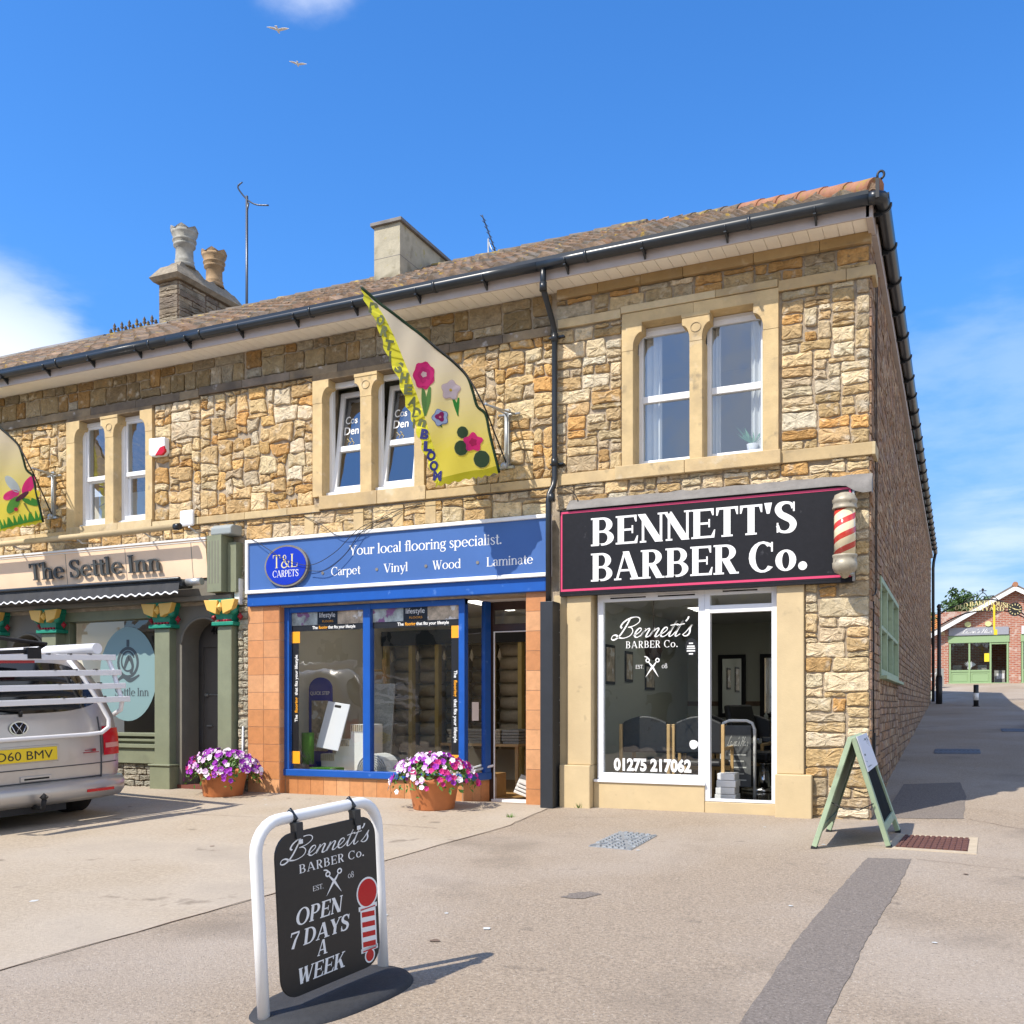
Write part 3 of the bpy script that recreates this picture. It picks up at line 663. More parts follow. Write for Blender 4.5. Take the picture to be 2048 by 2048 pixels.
def course(mb, x0, x1, z0, z1, y0, y1, pal=((.54, .40, .21), (.48, .35, .18), (.57, .44, .25)), L=.95):
    """a run of dressed blocks with fine joints"""
    x = x0
    while x < x1 - .02:
        e = min(x1, x + L * rnd.uniform(.7, 1.25))
        if x1 - e < .25: e = x1
        mb.col = jit(rnd.choice(pal), .08); mb.box(x + .002, e - .002, y0 + rnd.uniform(0, .003), y1, z0, z1); x = e
WEATH = ((.22, .17, .11), (.17, .13, .09), (.27, .20, .12), (.20, .16, .12))
# ---------------------------------------------------------------- the three buildings of the row
barber = thing('shop_building', 'end shop building of coursed yellow stone with the black barber sign and white framed window', 'building', (-1.86, 0, 0))
carpet = thing('shop_building', 'middle shop building with orange tiled piers and blue window frames under the blue sign', 'building', (-6.1, 0, 0))
inn = thing('pub_building', 'stone pub building with olive painted pillars and a beige sign left of the carpet shop', 'building', (-12, 0, 0))
def wall_slabs(mb, rects, y0=0, y1=.35, mi=1):
    mb.mi = mi; mb.col = (.5, .5, .5)
    for x0, x1, z0, z1 in rects: mb.box(x0, x1, y0, y1, z0, z1)
    mb.mi = 0
# --- barber's wall: stones, mortar behind; side wall down the alley
mb = MB()
wall_slabs(mb, [(-3.72, -3.25, 0, 2.62), (-.95, 0, -.2, 2.62), (-3.72, 0, 2.62, 4.14), (-3.72, -2.68, 4.14, 5.85), (-1.0, 0, 4.14, 5.85), (-3.72, 0, 5.85, 6.43)])
for r_ in ((-.69, .0, -.10, 2.62), (-.16, .0, 2.62, 3.68), (-3.70, .0, 3.68, 3.99), (-3.70, -2.83, 4.12, 5.92), (-.95, .0, 4.12, 5.93)): lay(mb, snecked(*r_), front, COURSED)
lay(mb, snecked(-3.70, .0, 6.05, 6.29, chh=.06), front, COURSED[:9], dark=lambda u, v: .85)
mb.build('wall', ['stone', 'mortar'], barber)
mb = MB()
wall_slabs(mb, [], 0, 0)
mb.mi = 1
mb.box(-.35, 0, .352, 1.30, -.2, 6.5); mb.box(-.35, 0, 5.10, 25.4, -.2, 6.5); mb.box(-.35, 0, 1.302, 5.098, -.2, 1.62); mb.box(-.35, 0, 1.302, 5.098, 2.83, 6.5)
mb.mi = 0
def rows(u0, u1, v0, v1, hs=.105, ws=(.16, .38)):
    out = []; v = v0
    while v < v1 - .02:
        e = min(v1, v + hs * rnd.uniform(.75, 1.3)); u = u0
        while u < u1 - .01:
            w = min(u1, u + rnd.uniform(*ws)); w = u1 if u1 - w < .1 else w
            a = .009; out.append([(u + rnd.uniform(0, a), v + rnd.uniform(0, a)), (w - rnd.uniform(0, a), v + rnd.uniform(0, a)), (w - rnd.uniform(0, a), e - rnd.uniform(0, a)), (u + rnd.uniform(0, a), e - rnd.uniform(0, a))]); u = w
        v = e
    return out
sidef = lambda u, v, d: (d, u, v)
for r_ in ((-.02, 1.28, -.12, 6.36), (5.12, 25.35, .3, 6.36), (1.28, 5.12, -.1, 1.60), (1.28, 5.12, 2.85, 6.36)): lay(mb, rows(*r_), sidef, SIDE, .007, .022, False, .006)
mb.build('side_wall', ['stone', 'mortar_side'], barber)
mb = MB(); mb.box(-3.7, -.36, 24.9, 25.3, 0, 6.5); mb.box(-3.716, -3.60, .36, 25, 0, 6.5); mb.mi = 0
mb.build('rear_wall', 'render_grey', barber)
# --- carpet shop's wall
mb = MB()
wall_slabs(mb, [(-8.55, -7.98, -.1, 2.66), (-4.05, -3.722, -.1, 2.66), (-8.55, -3.722, 2.66, 4.17), (-8.55, -7.19, 4.17, 5.79), (-5.72, -3.722, 4.17, 5.79), (-8.55, -3.722, 5.79, 6.43)])
for r_ in ((-9.4, -7.36, 4.06, 5.86), (-5.55, -3.72, 4.10, 5.90)): lay(mb, mixed(*r_), front, RANDOM, .010, .038)
lay(mb, snecked(-8.55, -3.74, 3.64, 3.97, cw=.06, chh=.055, wr=(3, 6), jt=.022), front, RANDOM, .012, .030)
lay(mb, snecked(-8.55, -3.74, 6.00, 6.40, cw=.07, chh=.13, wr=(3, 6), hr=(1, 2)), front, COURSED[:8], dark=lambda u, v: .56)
mb.build('wall', ['stone', 'mortar'], carpet)
# --- pub's upper wall
mb = MB()
wall_slabs(mb, [(-20, -8.552, 2.75, 4.10), (-20, -11.96, 4.10, 5.79), (-10.46, -8.552, 4.10, 5.79), (-20, -8.552, 5.79, 6.43), (-8.70, -8.552, -.1, 2.75)])
for r_ in ((-10.30, -9.4, 4.06, 5.84), (-14.6, -12.16, 4.05, 5.82)): lay(mb, mixed(*r_), front, RANDOM, .010, .038)
lay(mb, snecked(-14.6, -8.58, 3.72, 3.95, cw=.06, chh=.055, wr=(3, 6), jt=.022), front, RANDOM, .012, .030)
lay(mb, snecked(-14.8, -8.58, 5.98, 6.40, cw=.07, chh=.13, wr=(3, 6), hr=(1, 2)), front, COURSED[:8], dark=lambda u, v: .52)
lay(mb, snecked(-8.70, -8.50, -.08, 3.3, cw=.05, chh=.05, wr=(2, 4)), front, [(.40, .36, .27), (.46, .42, .31), (.34, .30, .22)], .008, .03)
mb.build('wall', ['stone', 'mortar'], inn)
# --- bands of dressed stone
mb = MB(); course(mb, -3.66, .03, 3.985, 4.125, -.055, 0); mb.col = (.5, .4, .23); mb.box(.001, .06, -.05, .35, 3.985, 4.125); mb.build('sill_course', 'dressed', barber, bevel=.006)
mb = MB(); course(mb, -3.66, -2.835, 5.94, 6.05, -.05, 0); mb.build('string_course', 'dressed', barber, bevel=.006); mb = MB(); course(mb, -.975, .03, 5.93, 6.05, -.055, 0); mb.box(.001, .06, -.05, .30, 5.93, 6.05); mb.build('string_course', 'dressed', barber, bevel=.006)
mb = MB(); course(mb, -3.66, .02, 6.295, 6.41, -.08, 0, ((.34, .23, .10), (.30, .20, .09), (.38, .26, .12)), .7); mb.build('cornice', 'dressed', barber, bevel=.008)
mb = MB(); course(mb, -9.4, -7.23, 3.955, 4.06, -.06, 0); course(mb, -7.23, -5.53, 3.985, 4.17, -.075, .2); course(mb, -5.53, -3.74, 3.985, 4.095, -.06, 0)
for x in (-7.5, -6.68, -6.05, -5.55): mb.box(x, x + .16, -.04, .0, 3.66, 3.95)
mb.build('sill_course', 'dressed', carpet, bevel=.006)
mb = MB(); course(mb, -9.4, -3.74, 5.87, 5.985, -.06, 0, WEATH); mb.build('string_course', 'weathered', carpet, bevel=.006)
mb = MB(); course(mb, -16, -12.13, 3.94, 4.05, -.06, 0); course(mb, -12.13, -10.32, 3.96, 4.10, -.075, .2); course(mb, -10.32, -9.402, 3.955, 4.06, -.06, 0); mb.build('sill_course', 'dressed', inn, bevel=.006)
mb = MB(); course(mb, -20, -9.402, 5.84, 5.96, -.06, 0, WEATH); mb.build('string_course', 'weathered', inn, bevel=.006)
# --- paired windows with stone dressings
def quarter(x0, z0, x1, z1, n=6):
    """concave shoulder from (x0, z0) up and out to (x1, z1)"""
    return [(x0 + (x1 - x0) * (1 - math.cos(math.pi / 2 * k / n)) , z0 + (z1 - z0) * math.sin(math.pi / 2 * k / n)) for k in range(n + 1)]
def surround(bld, xo0, f0, r0, m0, m1, r1, f1, xo1, z0, zs, z1, zt, weathered=False):
    """xo outer edges, f front edges of the openings, r where the frames start, m the mullion; zs shoulder, z1 lintel soffit, zt lintel top"""
    y0 = -.055; DR = (.58, .43, .22); mb = MB(); mb.mi = 0
    for (a, b, rr, sgn) in ((xo0, f0, r0, 1), (xo1, f1, r1 if False else f1 + .0, -1)):
        mb.col = jit(DR, .05)
        if sgn > 0: P = [(a, .22), (a, y0), (b, y0), (rr, y0 + .03), (rr, .22)]
        else: P = [(b - .012, .22), (b - .012, y0 + .03), (b, y0), (a, y0), (a, .22)]
        mb.prism_xy(P, z0, zs)
        mb.col = jit(DR, .05); e = .11 * sgn
        pts = [(b, zs)] + quarter(b, zs + .03, b + e, zs + .21)[1:] + [(b + e, z1), (a, z1), (a, zs)]
        if sgn < 0: pts = pts[::-1]
        mb.prism_xz(pts, y0 - .004, .13)
    mb.col = jit(DR, .05); c = (m0 + m1) / 2
    mb.prism_xy([(m0, .22), (m0, y0), (m1, y0), (r1, y0 + .03), (r1, .22)], z0, zs)
    mb.col = jit(DR, .04)
    pts = [(m0, zs)] + [(m1, zs)] + quarter(m1, zs + .03, m1 + .09, zs + .20) + [(m1 + .09, z1 - .045)] + [(m0 - .09, z1 - .045)] + quarter(m0, zs + .03, m0 - .09, zs + .20)[::-1]
    mb.prism_xz(pts, y0 - .004, .13); mb.col = jit(DR, .04); mb.box(m0 - .095, m1 + .095, y0 - .012, .13, z1 - .045, z1)
    mb.col = (.42, .32, .18)
    mb.tube([(c + .06 * math.cos(a), y0 - .006, zs + .16 + .055 * math.sin(a)) for a in [math.pi * 2 * k / 18 for k in range(18)]], .007, 6, closed=True)
    mb.mi = 1 if weathered else 0
    DL = (.26, .185, .105) if weathered else DR
    mid = (xo0 + xo1) / 2 - .05
    for a, b in ((xo0, mid), (mid, xo1)):
        mb.col = jit(DL, .06); mb.box(a + (.002 if a == mid else 0), b, y0, .30, z1 - .006, zt)
    return mb.build('window_surround', ['dressed', 'weathered'], bld, bevel=.006)
surround(barber, -2.82, -2.68, -2.668, -1.99, -1.84, -1.828, -1.14, -.97, 4.13, 5.52, 5.85, 5.975)
mb = MB(); course(mb, -2.83, -.975, 5.98, 6.065, -.075, 0, L=.95); mb.build('drip_mould', 'dressed', barber, bevel=.005)
mb = MB(); course(mb, -2.90, -.94, 3.98, 4.14, -.095, .22, L=.7); mb.build('window_sill', 'dressed', barber, bevel=.008)
surround(carpet, -7.35, -7.19, -7.178, -6.56, -6.38, -6.368, -5.71, -5.56, 4.17, 5.47, 5.79, 5.875, True)
surround(inn, -12.14, -11.96, -11.948, -11.30, -11.12, -11.108, -10.46, -10.32, 4.10, 5.45, 5.79, 5.85, True)
def frame_rect(mb, x0, x1, z0, z1, y0, y1, t, tb=None, tt=None):
    tb = t if tb is None else tb; tt = t if tt is None else tt
    mb.box(x0, x0 + t, y0, y1, z0, z1); mb.box(x1 - t, x1, y0, y1, z0, z1); mb.box(x0 + t, x1 - t, y0, y1, z0, z0 + tb); mb.box(x0 + t, x1 - t, y0, y1, z1 - tt, z1)
def pane(mb, x0, x1, z0, z1, y): mb.poly([(x0, y, z0), (x1, y, z0), (x1, y, z1), (x0, y, z1)])
def casement(bld, x0, x1, z0, z1, zt, y=.13, gl='glass_up'):
    mb = MB(); frame_rect(mb, x0, x1, z0, z1, y, y + .07, .055, .07, .10); mb.box(x0 + .055, x1 - .055, y - .004, y + .066, zt - .04, zt + .04)
    mb.box(x0 - .02, x1 + .02, y - .06, y, z0 - .03, z0 + .02); mb.box(x0 + .08, x1 - .06, y - .012, y, z1 - .055, z1 - .035)
    w = mb.build('window', 'white_upvc', bld, bevel=.006)
    mb = MB(); pane(mb, x0 + .05, x1 - .05, z0 + .06, zt - .03, y + .035); pane(mb, x0 + .05, x1 - .05, zt + .03, z1 - .09, y + .035); mb.build('pane', gl, w); return w
casement(barber, -2.675, -1.985, 4.16, 5.84, 4.97, .16); casement(barber, -1.835, -1.15, 4.16, 5.84, 4.97, .16)
def tilted(bld, x0, x1, z0, z1, zt, y=.12, words=()):
    """fixed frame with its sash tilted in at the top"""
    mb = MB(); frame_rect(mb, x0, x1, z0, z1, y, y + .07, .06, .06, .07); mb.box(x0 - .01, x1 + .01, y - .08, y, z0 - .02, z0 + .04)
    w = mb.build('window', 'white_upvc', bld, bevel=.006)
    T = Matrix.Translation((0, y + .03, z0 + .06)) @ Matrix.Rotation(R(-8.5), 4, 'X') @ Matrix.Translation((0, -y - .03, -z0 - .06))
    mb = MB(T); frame_rect(mb, x0 + .055, x1 - .055, z0 + .06, z1 - .07, y - .005, y + .055, .065); mb.box(x0 + .12, x1 - .12, y - .008, y + .05, zt - .04, zt + .04)
    s = mb.build('sash', 'white_upvc', w, bevel=.006)
    mb = MB(T); pane(mb, x0 + .10, x1 - .10, z0 + .10, z1 - .11, y + .03); mb.build('pane', 'glass_up', s if False else w)
    mb = MB(T); mb.mi = 0; mb.box(x0 + .121, x1 - .121, y + .036, y + .040, zt + .04, z1 - .13)
    mb.mi = 1
    mb.sans('Cos', (x0 + .155, y + .0285, zt + .38), (1, 0, 0), (0, 0, 1), .115, .20, bold=.012); mb.sans('Den', (x0 + .15, y + .0285, zt + .22), (1, 0, 0), (0, 0, 1), .12, .24, bold=.012)
    mb.mi = 2
    for (a, b) in ((0, 0), (.03, .035), (-.03, .03), (.06, -.01)): mb.tube([(x0 + .25 + a, y + .028, zt + .07 + b), (x0 + .27 + a, y + .028, zt + .10 + b), (x0 + .24 + a, y + .028, zt + .13 + b)], .004, 5)
    mb.build('window_lettering', ['black_print', 'white_letter', 'rail_yellow'], w)
tilted(carpet, -7.185, -6.555, 4.19, 5.78, 4.87, .11); tilted(carpet, -6.375, -5.72, 4.19, 5.78, 4.87, .11)
def sash_window(bld, x0, x1, z0, z1, zt, y=.10):
    mb = MB(); frame_rect(mb, x0, x1, z0, z1, y, y + .16, .07, .07, .06); mb.box(x0 + .07, x1 - .07, y + .015, y + .07, zt - .03, zt + .035)
    frame_rect(mb, x0 + .071, x1 - .071, zt, z1 - .06, y + .02, y + .06, .04); frame_rect(mb, x0 + .071, x1 - .071, z0 + .07, zt, y + .07, y + .11, .05)
    mb.box(x0 + .12, x1 - .09, y - .04, y + .01, z0 + .01, z0 + .10); mb.box(x0 - .01, x1 + .01, y - .06, y, z0 - .02, z0 + .03)
    w = mb.build('window', 'white_upvc', bld, bevel=.005)
    mb = MB(); pane(mb, x0 + .10, x1 - .10, zt + .02, z1 - .09, y + .04); pane(mb, x0 + .10, x1 - .10, z0 + .10, zt, y + .09); mb.build('pane', 'glass_up', w)
sash_window(inn, -11.955, -11.295, 4.12, 5.78, 4.88, .10); sash_window(inn, -11.115, -10.47, 4.12, 5.78, 4.88, .10)
mb = MB()
for x0, x1 in ((-2.66, -2.42), (-1.82, -1.70), (-1.34, -1.15)):
    P = [(x0 + (x1 - x0) * k / 12, .30 + .022 * math.sin(k * 1.6)) for k in range(13)]
    for p, q in zip(P, P[1:]): mb.poly([(p[0], p[1], 4.15), (q[0], q[1], 4.15), (q[0], q[1], 5.8), (p[0], p[1], 5.8)])
mb.build('curtain', 'interior_white', barber)
t = thing('pot_plant', 'small green plant in a white pot on the barber upstairs window sill', 'plant', (-1.32, .28, 4.2))
mb = MB(); mb.lathe([(.05, 0), (.07, .12)], (-1.32, .27, 4.2), 12); mb.build('pot', 'sign_white', t); mb = MB()
for k in range(16):
    q = rnd.uniform(0, 6.28); l = rnd.uniform(.10, .22); u = Vector((math.cos(q) * l, math.sin(q) * l * .4, rnd.uniform(.1, .26))); c_ = Vector((-1.32, .27, 4.31)); s_ = Vector((-math.sin(q), .2, 0)) * .022; mb.col = jit((.05, .20, .10), .3); mb.poly([c_, c_ + u * .6 - s_, c_ + u, c_ + u * .6 + s_])
mb.build('leaves', 'leaf', t)
# ---------------------------------------------------------------- eaves: soffit, fascia, gutter, roof
YE, ZE = -.42, 6.41
def eaves(bld, x0, x1, boards=True):
    mb = MB(); x = x0
    if boards:
        while x < x1 - .01:
            mb.box(x + .006, min(x + .155, x1), YE, 0, ZE, ZE + .02); x += .155
        mb.box(x0, x1, YE, 0, ZE + .012, ZE + .03)
    else: mb.box(x0, x1, YE, 0, ZE, ZE + .02)
    mb.build('soffit', 'soffit', bld)
    mb = MB(); mb.box(x0, x1, YE - .022, YE, ZE - .025, 6.62); mb.build('fascia', 'fascia', bld, bevel=.004)
    mb = MB(); mb.tube([(x0 + (x1 - x0) * k / 8, YE - .095, 6.545) for k in range(9)], .068, 14); mb.box(x0, x1, YE - .158, YE - .03, 6.555, 6.607)
    x = x0 + .6
    while x < x1 - .2:
        mb.tube([(x, YE - .095, 6.545), (x + .035, YE - .095, 6.545)], .077, 14); x += 1.9
    g = mb.build('gutter', 'black_plastic', bld)
    x = x0 + .35
    while x < x1 - .1:
        mb = MB(); mb.prism_yz([(YE - .022, 6.53), (YE - .12, 6.47), (YE - .022, 6.40)], x, x + .022); mb.box(x - .004, x + .026, YE - .168, YE - .02, 6.463, 6.475)
        mb.tube([(x + .011, YE - .095 + .073 * math.cos(a), 6.545 + .073 * math.sin(a)) for a in [R(180 + 18 * k) for k in range(11)]], .010, 6)
        mb.build('gutter_bracket', 'black_plastic', g); x += .95
eaves(barber, -3.72, .03); eaves(carpet, -9.55, -3.722); eaves(inn, -20, -9.552, False)
mb = MB(); mb.box(-.01, .06, YE - .022, .0, ZE - .03, 6.60); mb.box(.001, .075, .0, 25.5, 6.37, 6.50); mb.build('bargeboard', 'fascia', barber, bevel=.004)
mb = MB(); mb.tube([(.03, YE - .095, 6.545), (.09, YE - .095, 6.545), (.145, YE - .06, 6.545), (.155, YE + .05, 6.545), (.155, 8, 6.545), (.155, 16, 6.545), (.155, 25.5, 6.545)], .070, 14); mb.box(.095, .222, YE - .02, 25.5, 6.555, 6.607)
g = mb.build('gutter', 'black_plastic', barber)
for k in range(26):
    y = -.30 + k * .98
    mb = MB(); mb.tube([(.155 + .078 * math.cos(a), y, 6.545 + .078 * math.sin(a)) for a in [R(170 + 20 * j) for j in range(11)]], .014, 6); mb.box(.06, .15, y - .012, y + .012, 6.44, 6.48); mb.build('gutter_bracket', 'black_plastic', g)
mb = MB(); mb.tube([(.155, 25.35, 6.5), (.10, 25.35, 6.2), (.085, 25.35, 6.0), (.085, 25.35, 1.4)], .05, 10); mb.build('downpipe', 'black_plastic', barber)
# downpipe between barber and carpet shop, its foot boxed in
mb = MB()
X = -3.655
mb.tube([(X, YE - .095, 6.53), (X, YE - .095, 6.36), (X - .01, YE - .06, 6.26), (X - .02, -.16, 5.98), (X - .02, -.10, 5.86), (X - .02, -.10, 5.0), (X - .02, -.10, 4.06), (X - .03, -.12, 3.97), (X - .05, -.20, 3.86), (X - .055, -.215, 3.78), (X - .055, -.215, 2.52)], .036, 12)
for z in (5.86, 4.32, 3.86, 6.33): mb.tube([(X - .02 if z < 6 else X, -.10 if z > 3.9 and z < 6 else (-.205 if z < 4 else YE - .095), z), (X - .02 if z < 6 else X, -.10 if z > 3.9 and z < 6 else (-.205 if z < 4 else YE - .095), z - .10)], .045, 12)
d = mb.build('downpipe', 'black_plastic', barber)
mb = MB(); mb.box(X - .10, X + .10, -.09, 0, 5.815, 5.835); mb.box(X - .09, X + .09, -.09, 0, 4.24, 4.26); mb.build('pipe_clip', 'black_plastic', d)
mb = MB(); mb.box(-3.80, -3.635, -.265, -.02, -.09, 2.53); mb.mi = 1
for k in range(9): mb.tube([(-3.634, -.05, .2 + .28 * k), (-3.629, -.05, .2 + .28 * k)], .009, 6)
mb.build('pipe_casing', ['black_box', 'steel'], d, bevel=.004)
# roof: pantiles as real rolls, lapped course over course
PT = .5445
def pantiles(mb, x0, x1, ye, ze, ym, dirx=None, cut=None, step=.06, rowd=.30):
    """tiles running up from the eaves (ye, ze) to y = ym; cut(y) gives the x where the hip stops them"""
    y = ye; r = 0
    while y < ym - .01:
        y2 = min(y + rowd, ym); xe = x1 if cut is None else max(x0 + .02, min(x1, cut(y))); n = max(2, int((xe - x0) / step)); A = []; B = []
        for k in range(n + 1):
            x = x0 + (xe - x0) * k / n; w = .052 * max(-.35, math.sin(2 * math.pi * x / .31 + .15 * math.sin(r)))
            j = rnd.uniform(-.006, .006)
            A.append((x, y + rnd.uniform(-.008, .008), ze + (y - ye) * PT + .045 + w + j)); xb = x if cut is None else min(x, max(x0 + .02, cut(y2)))
            B.append((xb, y2, ze + (y2 - ye) * PT + .012 + w))
        ia = [mb.v(p) for p in A]; ib = [mb.v(p) for p in B]; il = [mb.v((p[0], p[1] + .012, p[2] - .062)) for p in A]
        for k in range(n):
            if k % 5 == 0: mb.col = jit(rnd.choice([(.24, .165, .105), (.20, .145, .10), (.29, .195, .125), (.26, .16, .095), (.18, .15, .115)]), .15)
            mb.f((ia[k], ia[k + 1], ib[k + 1], ib[k])); mb.f((il[k], il[k + 1], ia[k + 1], ia[k]))
        y = y2; r += 1
def back_slope(mb, x0, x1): mb.col = (.28, .19, .12); mb.poly([(x1, 4.02, 9.05), (x0, 4.02, 9.05), (x0, 9, 6.3), (x1, 9, 6.3)])
ZR = 6.60
mb = MB(); pantiles(mb, -3.72, .12, -.53, ZR, 4.0, cut=lambda y: .12 - (y + .53) * .95)
# side slope of the wing along the alley
mb.frame = Matrix(((0, -1, 0, 0), (-1, 0, 0, 25), (0, 0, 1, 0), (0, 0, 0, 1)))
pantiles(mb, -.5, 25.5, -.13, ZR, 3.6, step=.10, cut=lambda y: 25.5 - (y + .13) / .95)
mb.frame = None; mb.col = (.28, .19, .12); mb.poly([(-3.6, 3.9, 8.65), (-3.72, 25.5, 8.65), (-7.5, 25.5, 6.4), (-7.5, 3.9, 6.4)])
rb = mb.build('roof', 'roof', barber)
mb = MB(); pantiles(mb, -8.55, -3.722, -.53, ZR, 4.0); back_slope(mb, -8.55, -3.722); rc = mb.build('roof', 'roof', carpet)
mb = MB(); pantiles(mb, -20, -8.552, -.53, ZR, 4.0); back_slope(mb, -20, -8.552); ri = mb.build('roof', 'roof', inn)
def ridge(rf, A, B, r=.13, L=.42, name='ridge_tiles', mt='ridge'):
    """half-round tiles end to end from A to B"""
    A, B = Vector(A), Vector(B); n = max(1, round((B - A).length / L)); mb = MB()
    for k in range(n):
        a = A.lerp(B, k / n); b = A.lerp(B, (k + 1.03) / n); mb.tube([a, a.lerp(b, .5), b], [r * 1.10, r * 1.0, r * .96], 12)
    mb.build(name, mt, rf)
ridge(rb, (-4.3, 4.0, 9.02), (-3.72, 4.0, 9.02)); ridge(rc, (-8.55, 4.0, 9.02), (-3.722, 4.0, 9.02)); ridge(ri, (-14.0, 4.0, 9.02), (-8.552, 4.0, 9.02)); ridge(ri, (-20, 4.0, 9.06), (-15.7, 4.0, 9.06), .11, 2.2, 'lead_ridge', 'lead')
ridge(rb, (.09, -.47, 6.66), (-1.62, 1.30, 7.60), .098, .44, 'hip_tiles', 'hip'); ridge(rb, (-1.64, 1.32, 7.60), (-4.2, 4.0, 9.0), .10, .44, 'hip_tiles', 'ridge')
mb = MB(); mb.box(.10, .135, -.60, -.57, 6.50, 6.70); mb.tube([(.117, -.585, 6.68)] + [(.15 + .033 * math.cos(a), -.585, 6.73 + .04 * math.sin(a)) for a in [R(180 - 30 * k) for k in range(10)]], .013, 8); mb.build('hip_iron', 'iron_black', rb)
mb = MB()
for k in range(13):
    x = -15.5 + k * .105; h = .22 if k % 2 else .13
    mb.tube([(x, 4.0, 9.12), (x, 4.0, 9.12 + h * .5)], .014, 6); mb.lathe([(.0, h * .3), (.045, h * .55), (.02, h * .7), (.035, h * .8), (.0, h * 1.15)], (x, 4.0, 9.12), 8)
mb.box(-15.55, -14.15, 3.92, 4.08, 9.02, 9.13); mb.build('ridge_cresting', 'ridge', ri)
# chimneys
mb = MB(); mb.mi = 1; mb.col = (.5, .5, .5); mb.box(-14.15, -13.64, 4.0, 5.75, 7.9, 9.98); mb.mi = 0
PALC = [(.26, .21, .15), (.32, .26, .18), (.22, .18, .14), (.36, .30, .22)]
lay(mb, snecked(4.0, 5.75, 8.3, 9.96, cw=.08, chh=.06, wr=(4, 8), hr=(1, 2)), lambda u, v, d: (-13.64 + d, u, v), PALC, .008, .02)
lay(mb, snecked(-14.15, -13.64, 8.3, 9.96, cw=.08, chh=.06, wr=(4, 8), hr=(1, 2)), lambda u, v, d: (u, 4.0 - d, v), PALC, .008, .02)
mb.col = (.30, .25, .18)
def frustum(mb, x0, x1, y0, y1, z0, z1, dx, dy):
    a = [mb.v(p) for p in ((x0, y0, z0), (x1, y0, z0), (x1, y1, z0), (x0, y1, z0))]; b = [mb.v(p) for p in ((x0 + dx, y0 + dy, z1), (x1 - dx, y0 + dy, z1), (x1 - dx, y1 - dy, z1), (x0 + dx, y1 - dy, z1))]
    mb.f(a[::-1]); mb.f(b)
    for k in range(4): mb.f((a[k], a[(k + 1) % 4], b[(k + 1) % 4], b[k]))
frustum(mb, -14.22, -13.57, 3.9, 5.85, 9.98, 10.06, -.06, -.06); frustum(mb, -14.28, -13.51, 3.84, 5.91, 10.06, 10.30, .16, .16)
frustum(mb, -14.10, -13.69, 4.08, 4.85, 10.30, 10.46, .07, .14); frustum(mb, -14.10, -13.69, 5.0, 5.72, 10.30, 10.40, .07, .14)
ch = mb.build('chimney', ['chimney_stone', 'mortar_side'], inn)
def chimney_pot(c, mt, h, s):
    mb = MB(); prof = [(.19, 0), (.17, .10), (.15, .14), (.165, .18), (.15, .21), (.145, .52), (.185, .56), (.185, .61), (.16, .64), (.20, .68), (.20, .72), (.175, .75), (.215, .86), (.225, .93)]
    mb.lathe([(r * s, z * h) for r, z in prof], c, 24)
    n = 24
    for k in range(n):
        a0, a1 = 2 * math.pi * k / n, 2 * math.pi * (k + 1) / n; up = lambda a: .93 * h + .10 * h * abs(((a / (2 * math.pi) * 6) % 1) - .5) * 2
        q = [(.225 * s, a0, .93 * h), (.225 * s, a1, .93 * h), (.235 * s, a1, up(a1)), (.235 * s, a0, up(a0))]
        o_ = [mb.v((c[0] + r * math.cos(a), c[1] + r * math.sin(a), c[2] + z)) for r, a, z in q]; i_ = [mb.v((c[0] + r * .82 * math.cos(a), c[1] + r * .82 * math.sin(a), c[2] + z)) for r, a, z in q]
        mb.f(o_); mb.f(i_[::-1]); mb.f((o_[3], o_[2], i_[2], i_[3]))
    mb.build('chimney_pot', mt, ch)
chimney_pot((-13.9, 4.46, 10.42), 'pot_grey', .82, 1.22); chimney_pot((-13.9, 5.36, 10.36), 'pot_buff', .78, 1.18)
mb = MB(); mb.box(-8.29, -7.77, 3.0, 5.5, 7.9, 9.50); mb.mi = 1; mb.box(-8.34, -7.72, 2.95, 5.55, 9.50, 9.56); mb.box(-8.292, -7.768, 2.998, 5.502, 8.93, 8.945)
mb.build('chimney', ['render_grey', 'lead'], carpet, bevel=.006)
mb = MB(); frustum(mb, -14.22, -13.60, 3.6, 4.05, 8.78, 8.98, .0, .05); mb.build('chimney_flashing', 'lead', ri)
# rear walls and upper floor keep the inside of the row dark
mb = MB(); mb.box(-8.5, -3.73, 7.0, 7.2, 0, 6.6); mb.box(-8.52, -8.42, .36, 7.0, 0, 6.4); mb.box(-8.5, -3.73, .36, 7.0, 2.95, 3.05); mb.box(-8.4, -3.73, .36, 7.0, 6.37, 6.40); mb.build('interior_structure', 'interior', carpet)
mb = MB(); mb.box(-19.9, -8.56, 7.0, 7.2, 0, 6.6); mb.box(-19.9, -8.56, .36, 7.0, 2.85, 2.95); mb.box(-11.9, -10.3, 1.4, 1.45, 2.95, 6.4); mb.build('interior_structure', 'interior', inn)
mb = MB(); mb.box(-3.59, -.36, .36, 25, 2.90, 3.0); mb.box(-3.59, -.36, 3.6, 3.7, 3.0, 6.36); mb.box(-3.59, -.36, .36, 24.8, 6.362, 6.40); mb.build('interior_structure', 'interior', barber)
M['iron_grey'] = mat('grey_chalkboard', (.10, .105, .11), .8, var=.2, vscale=7)
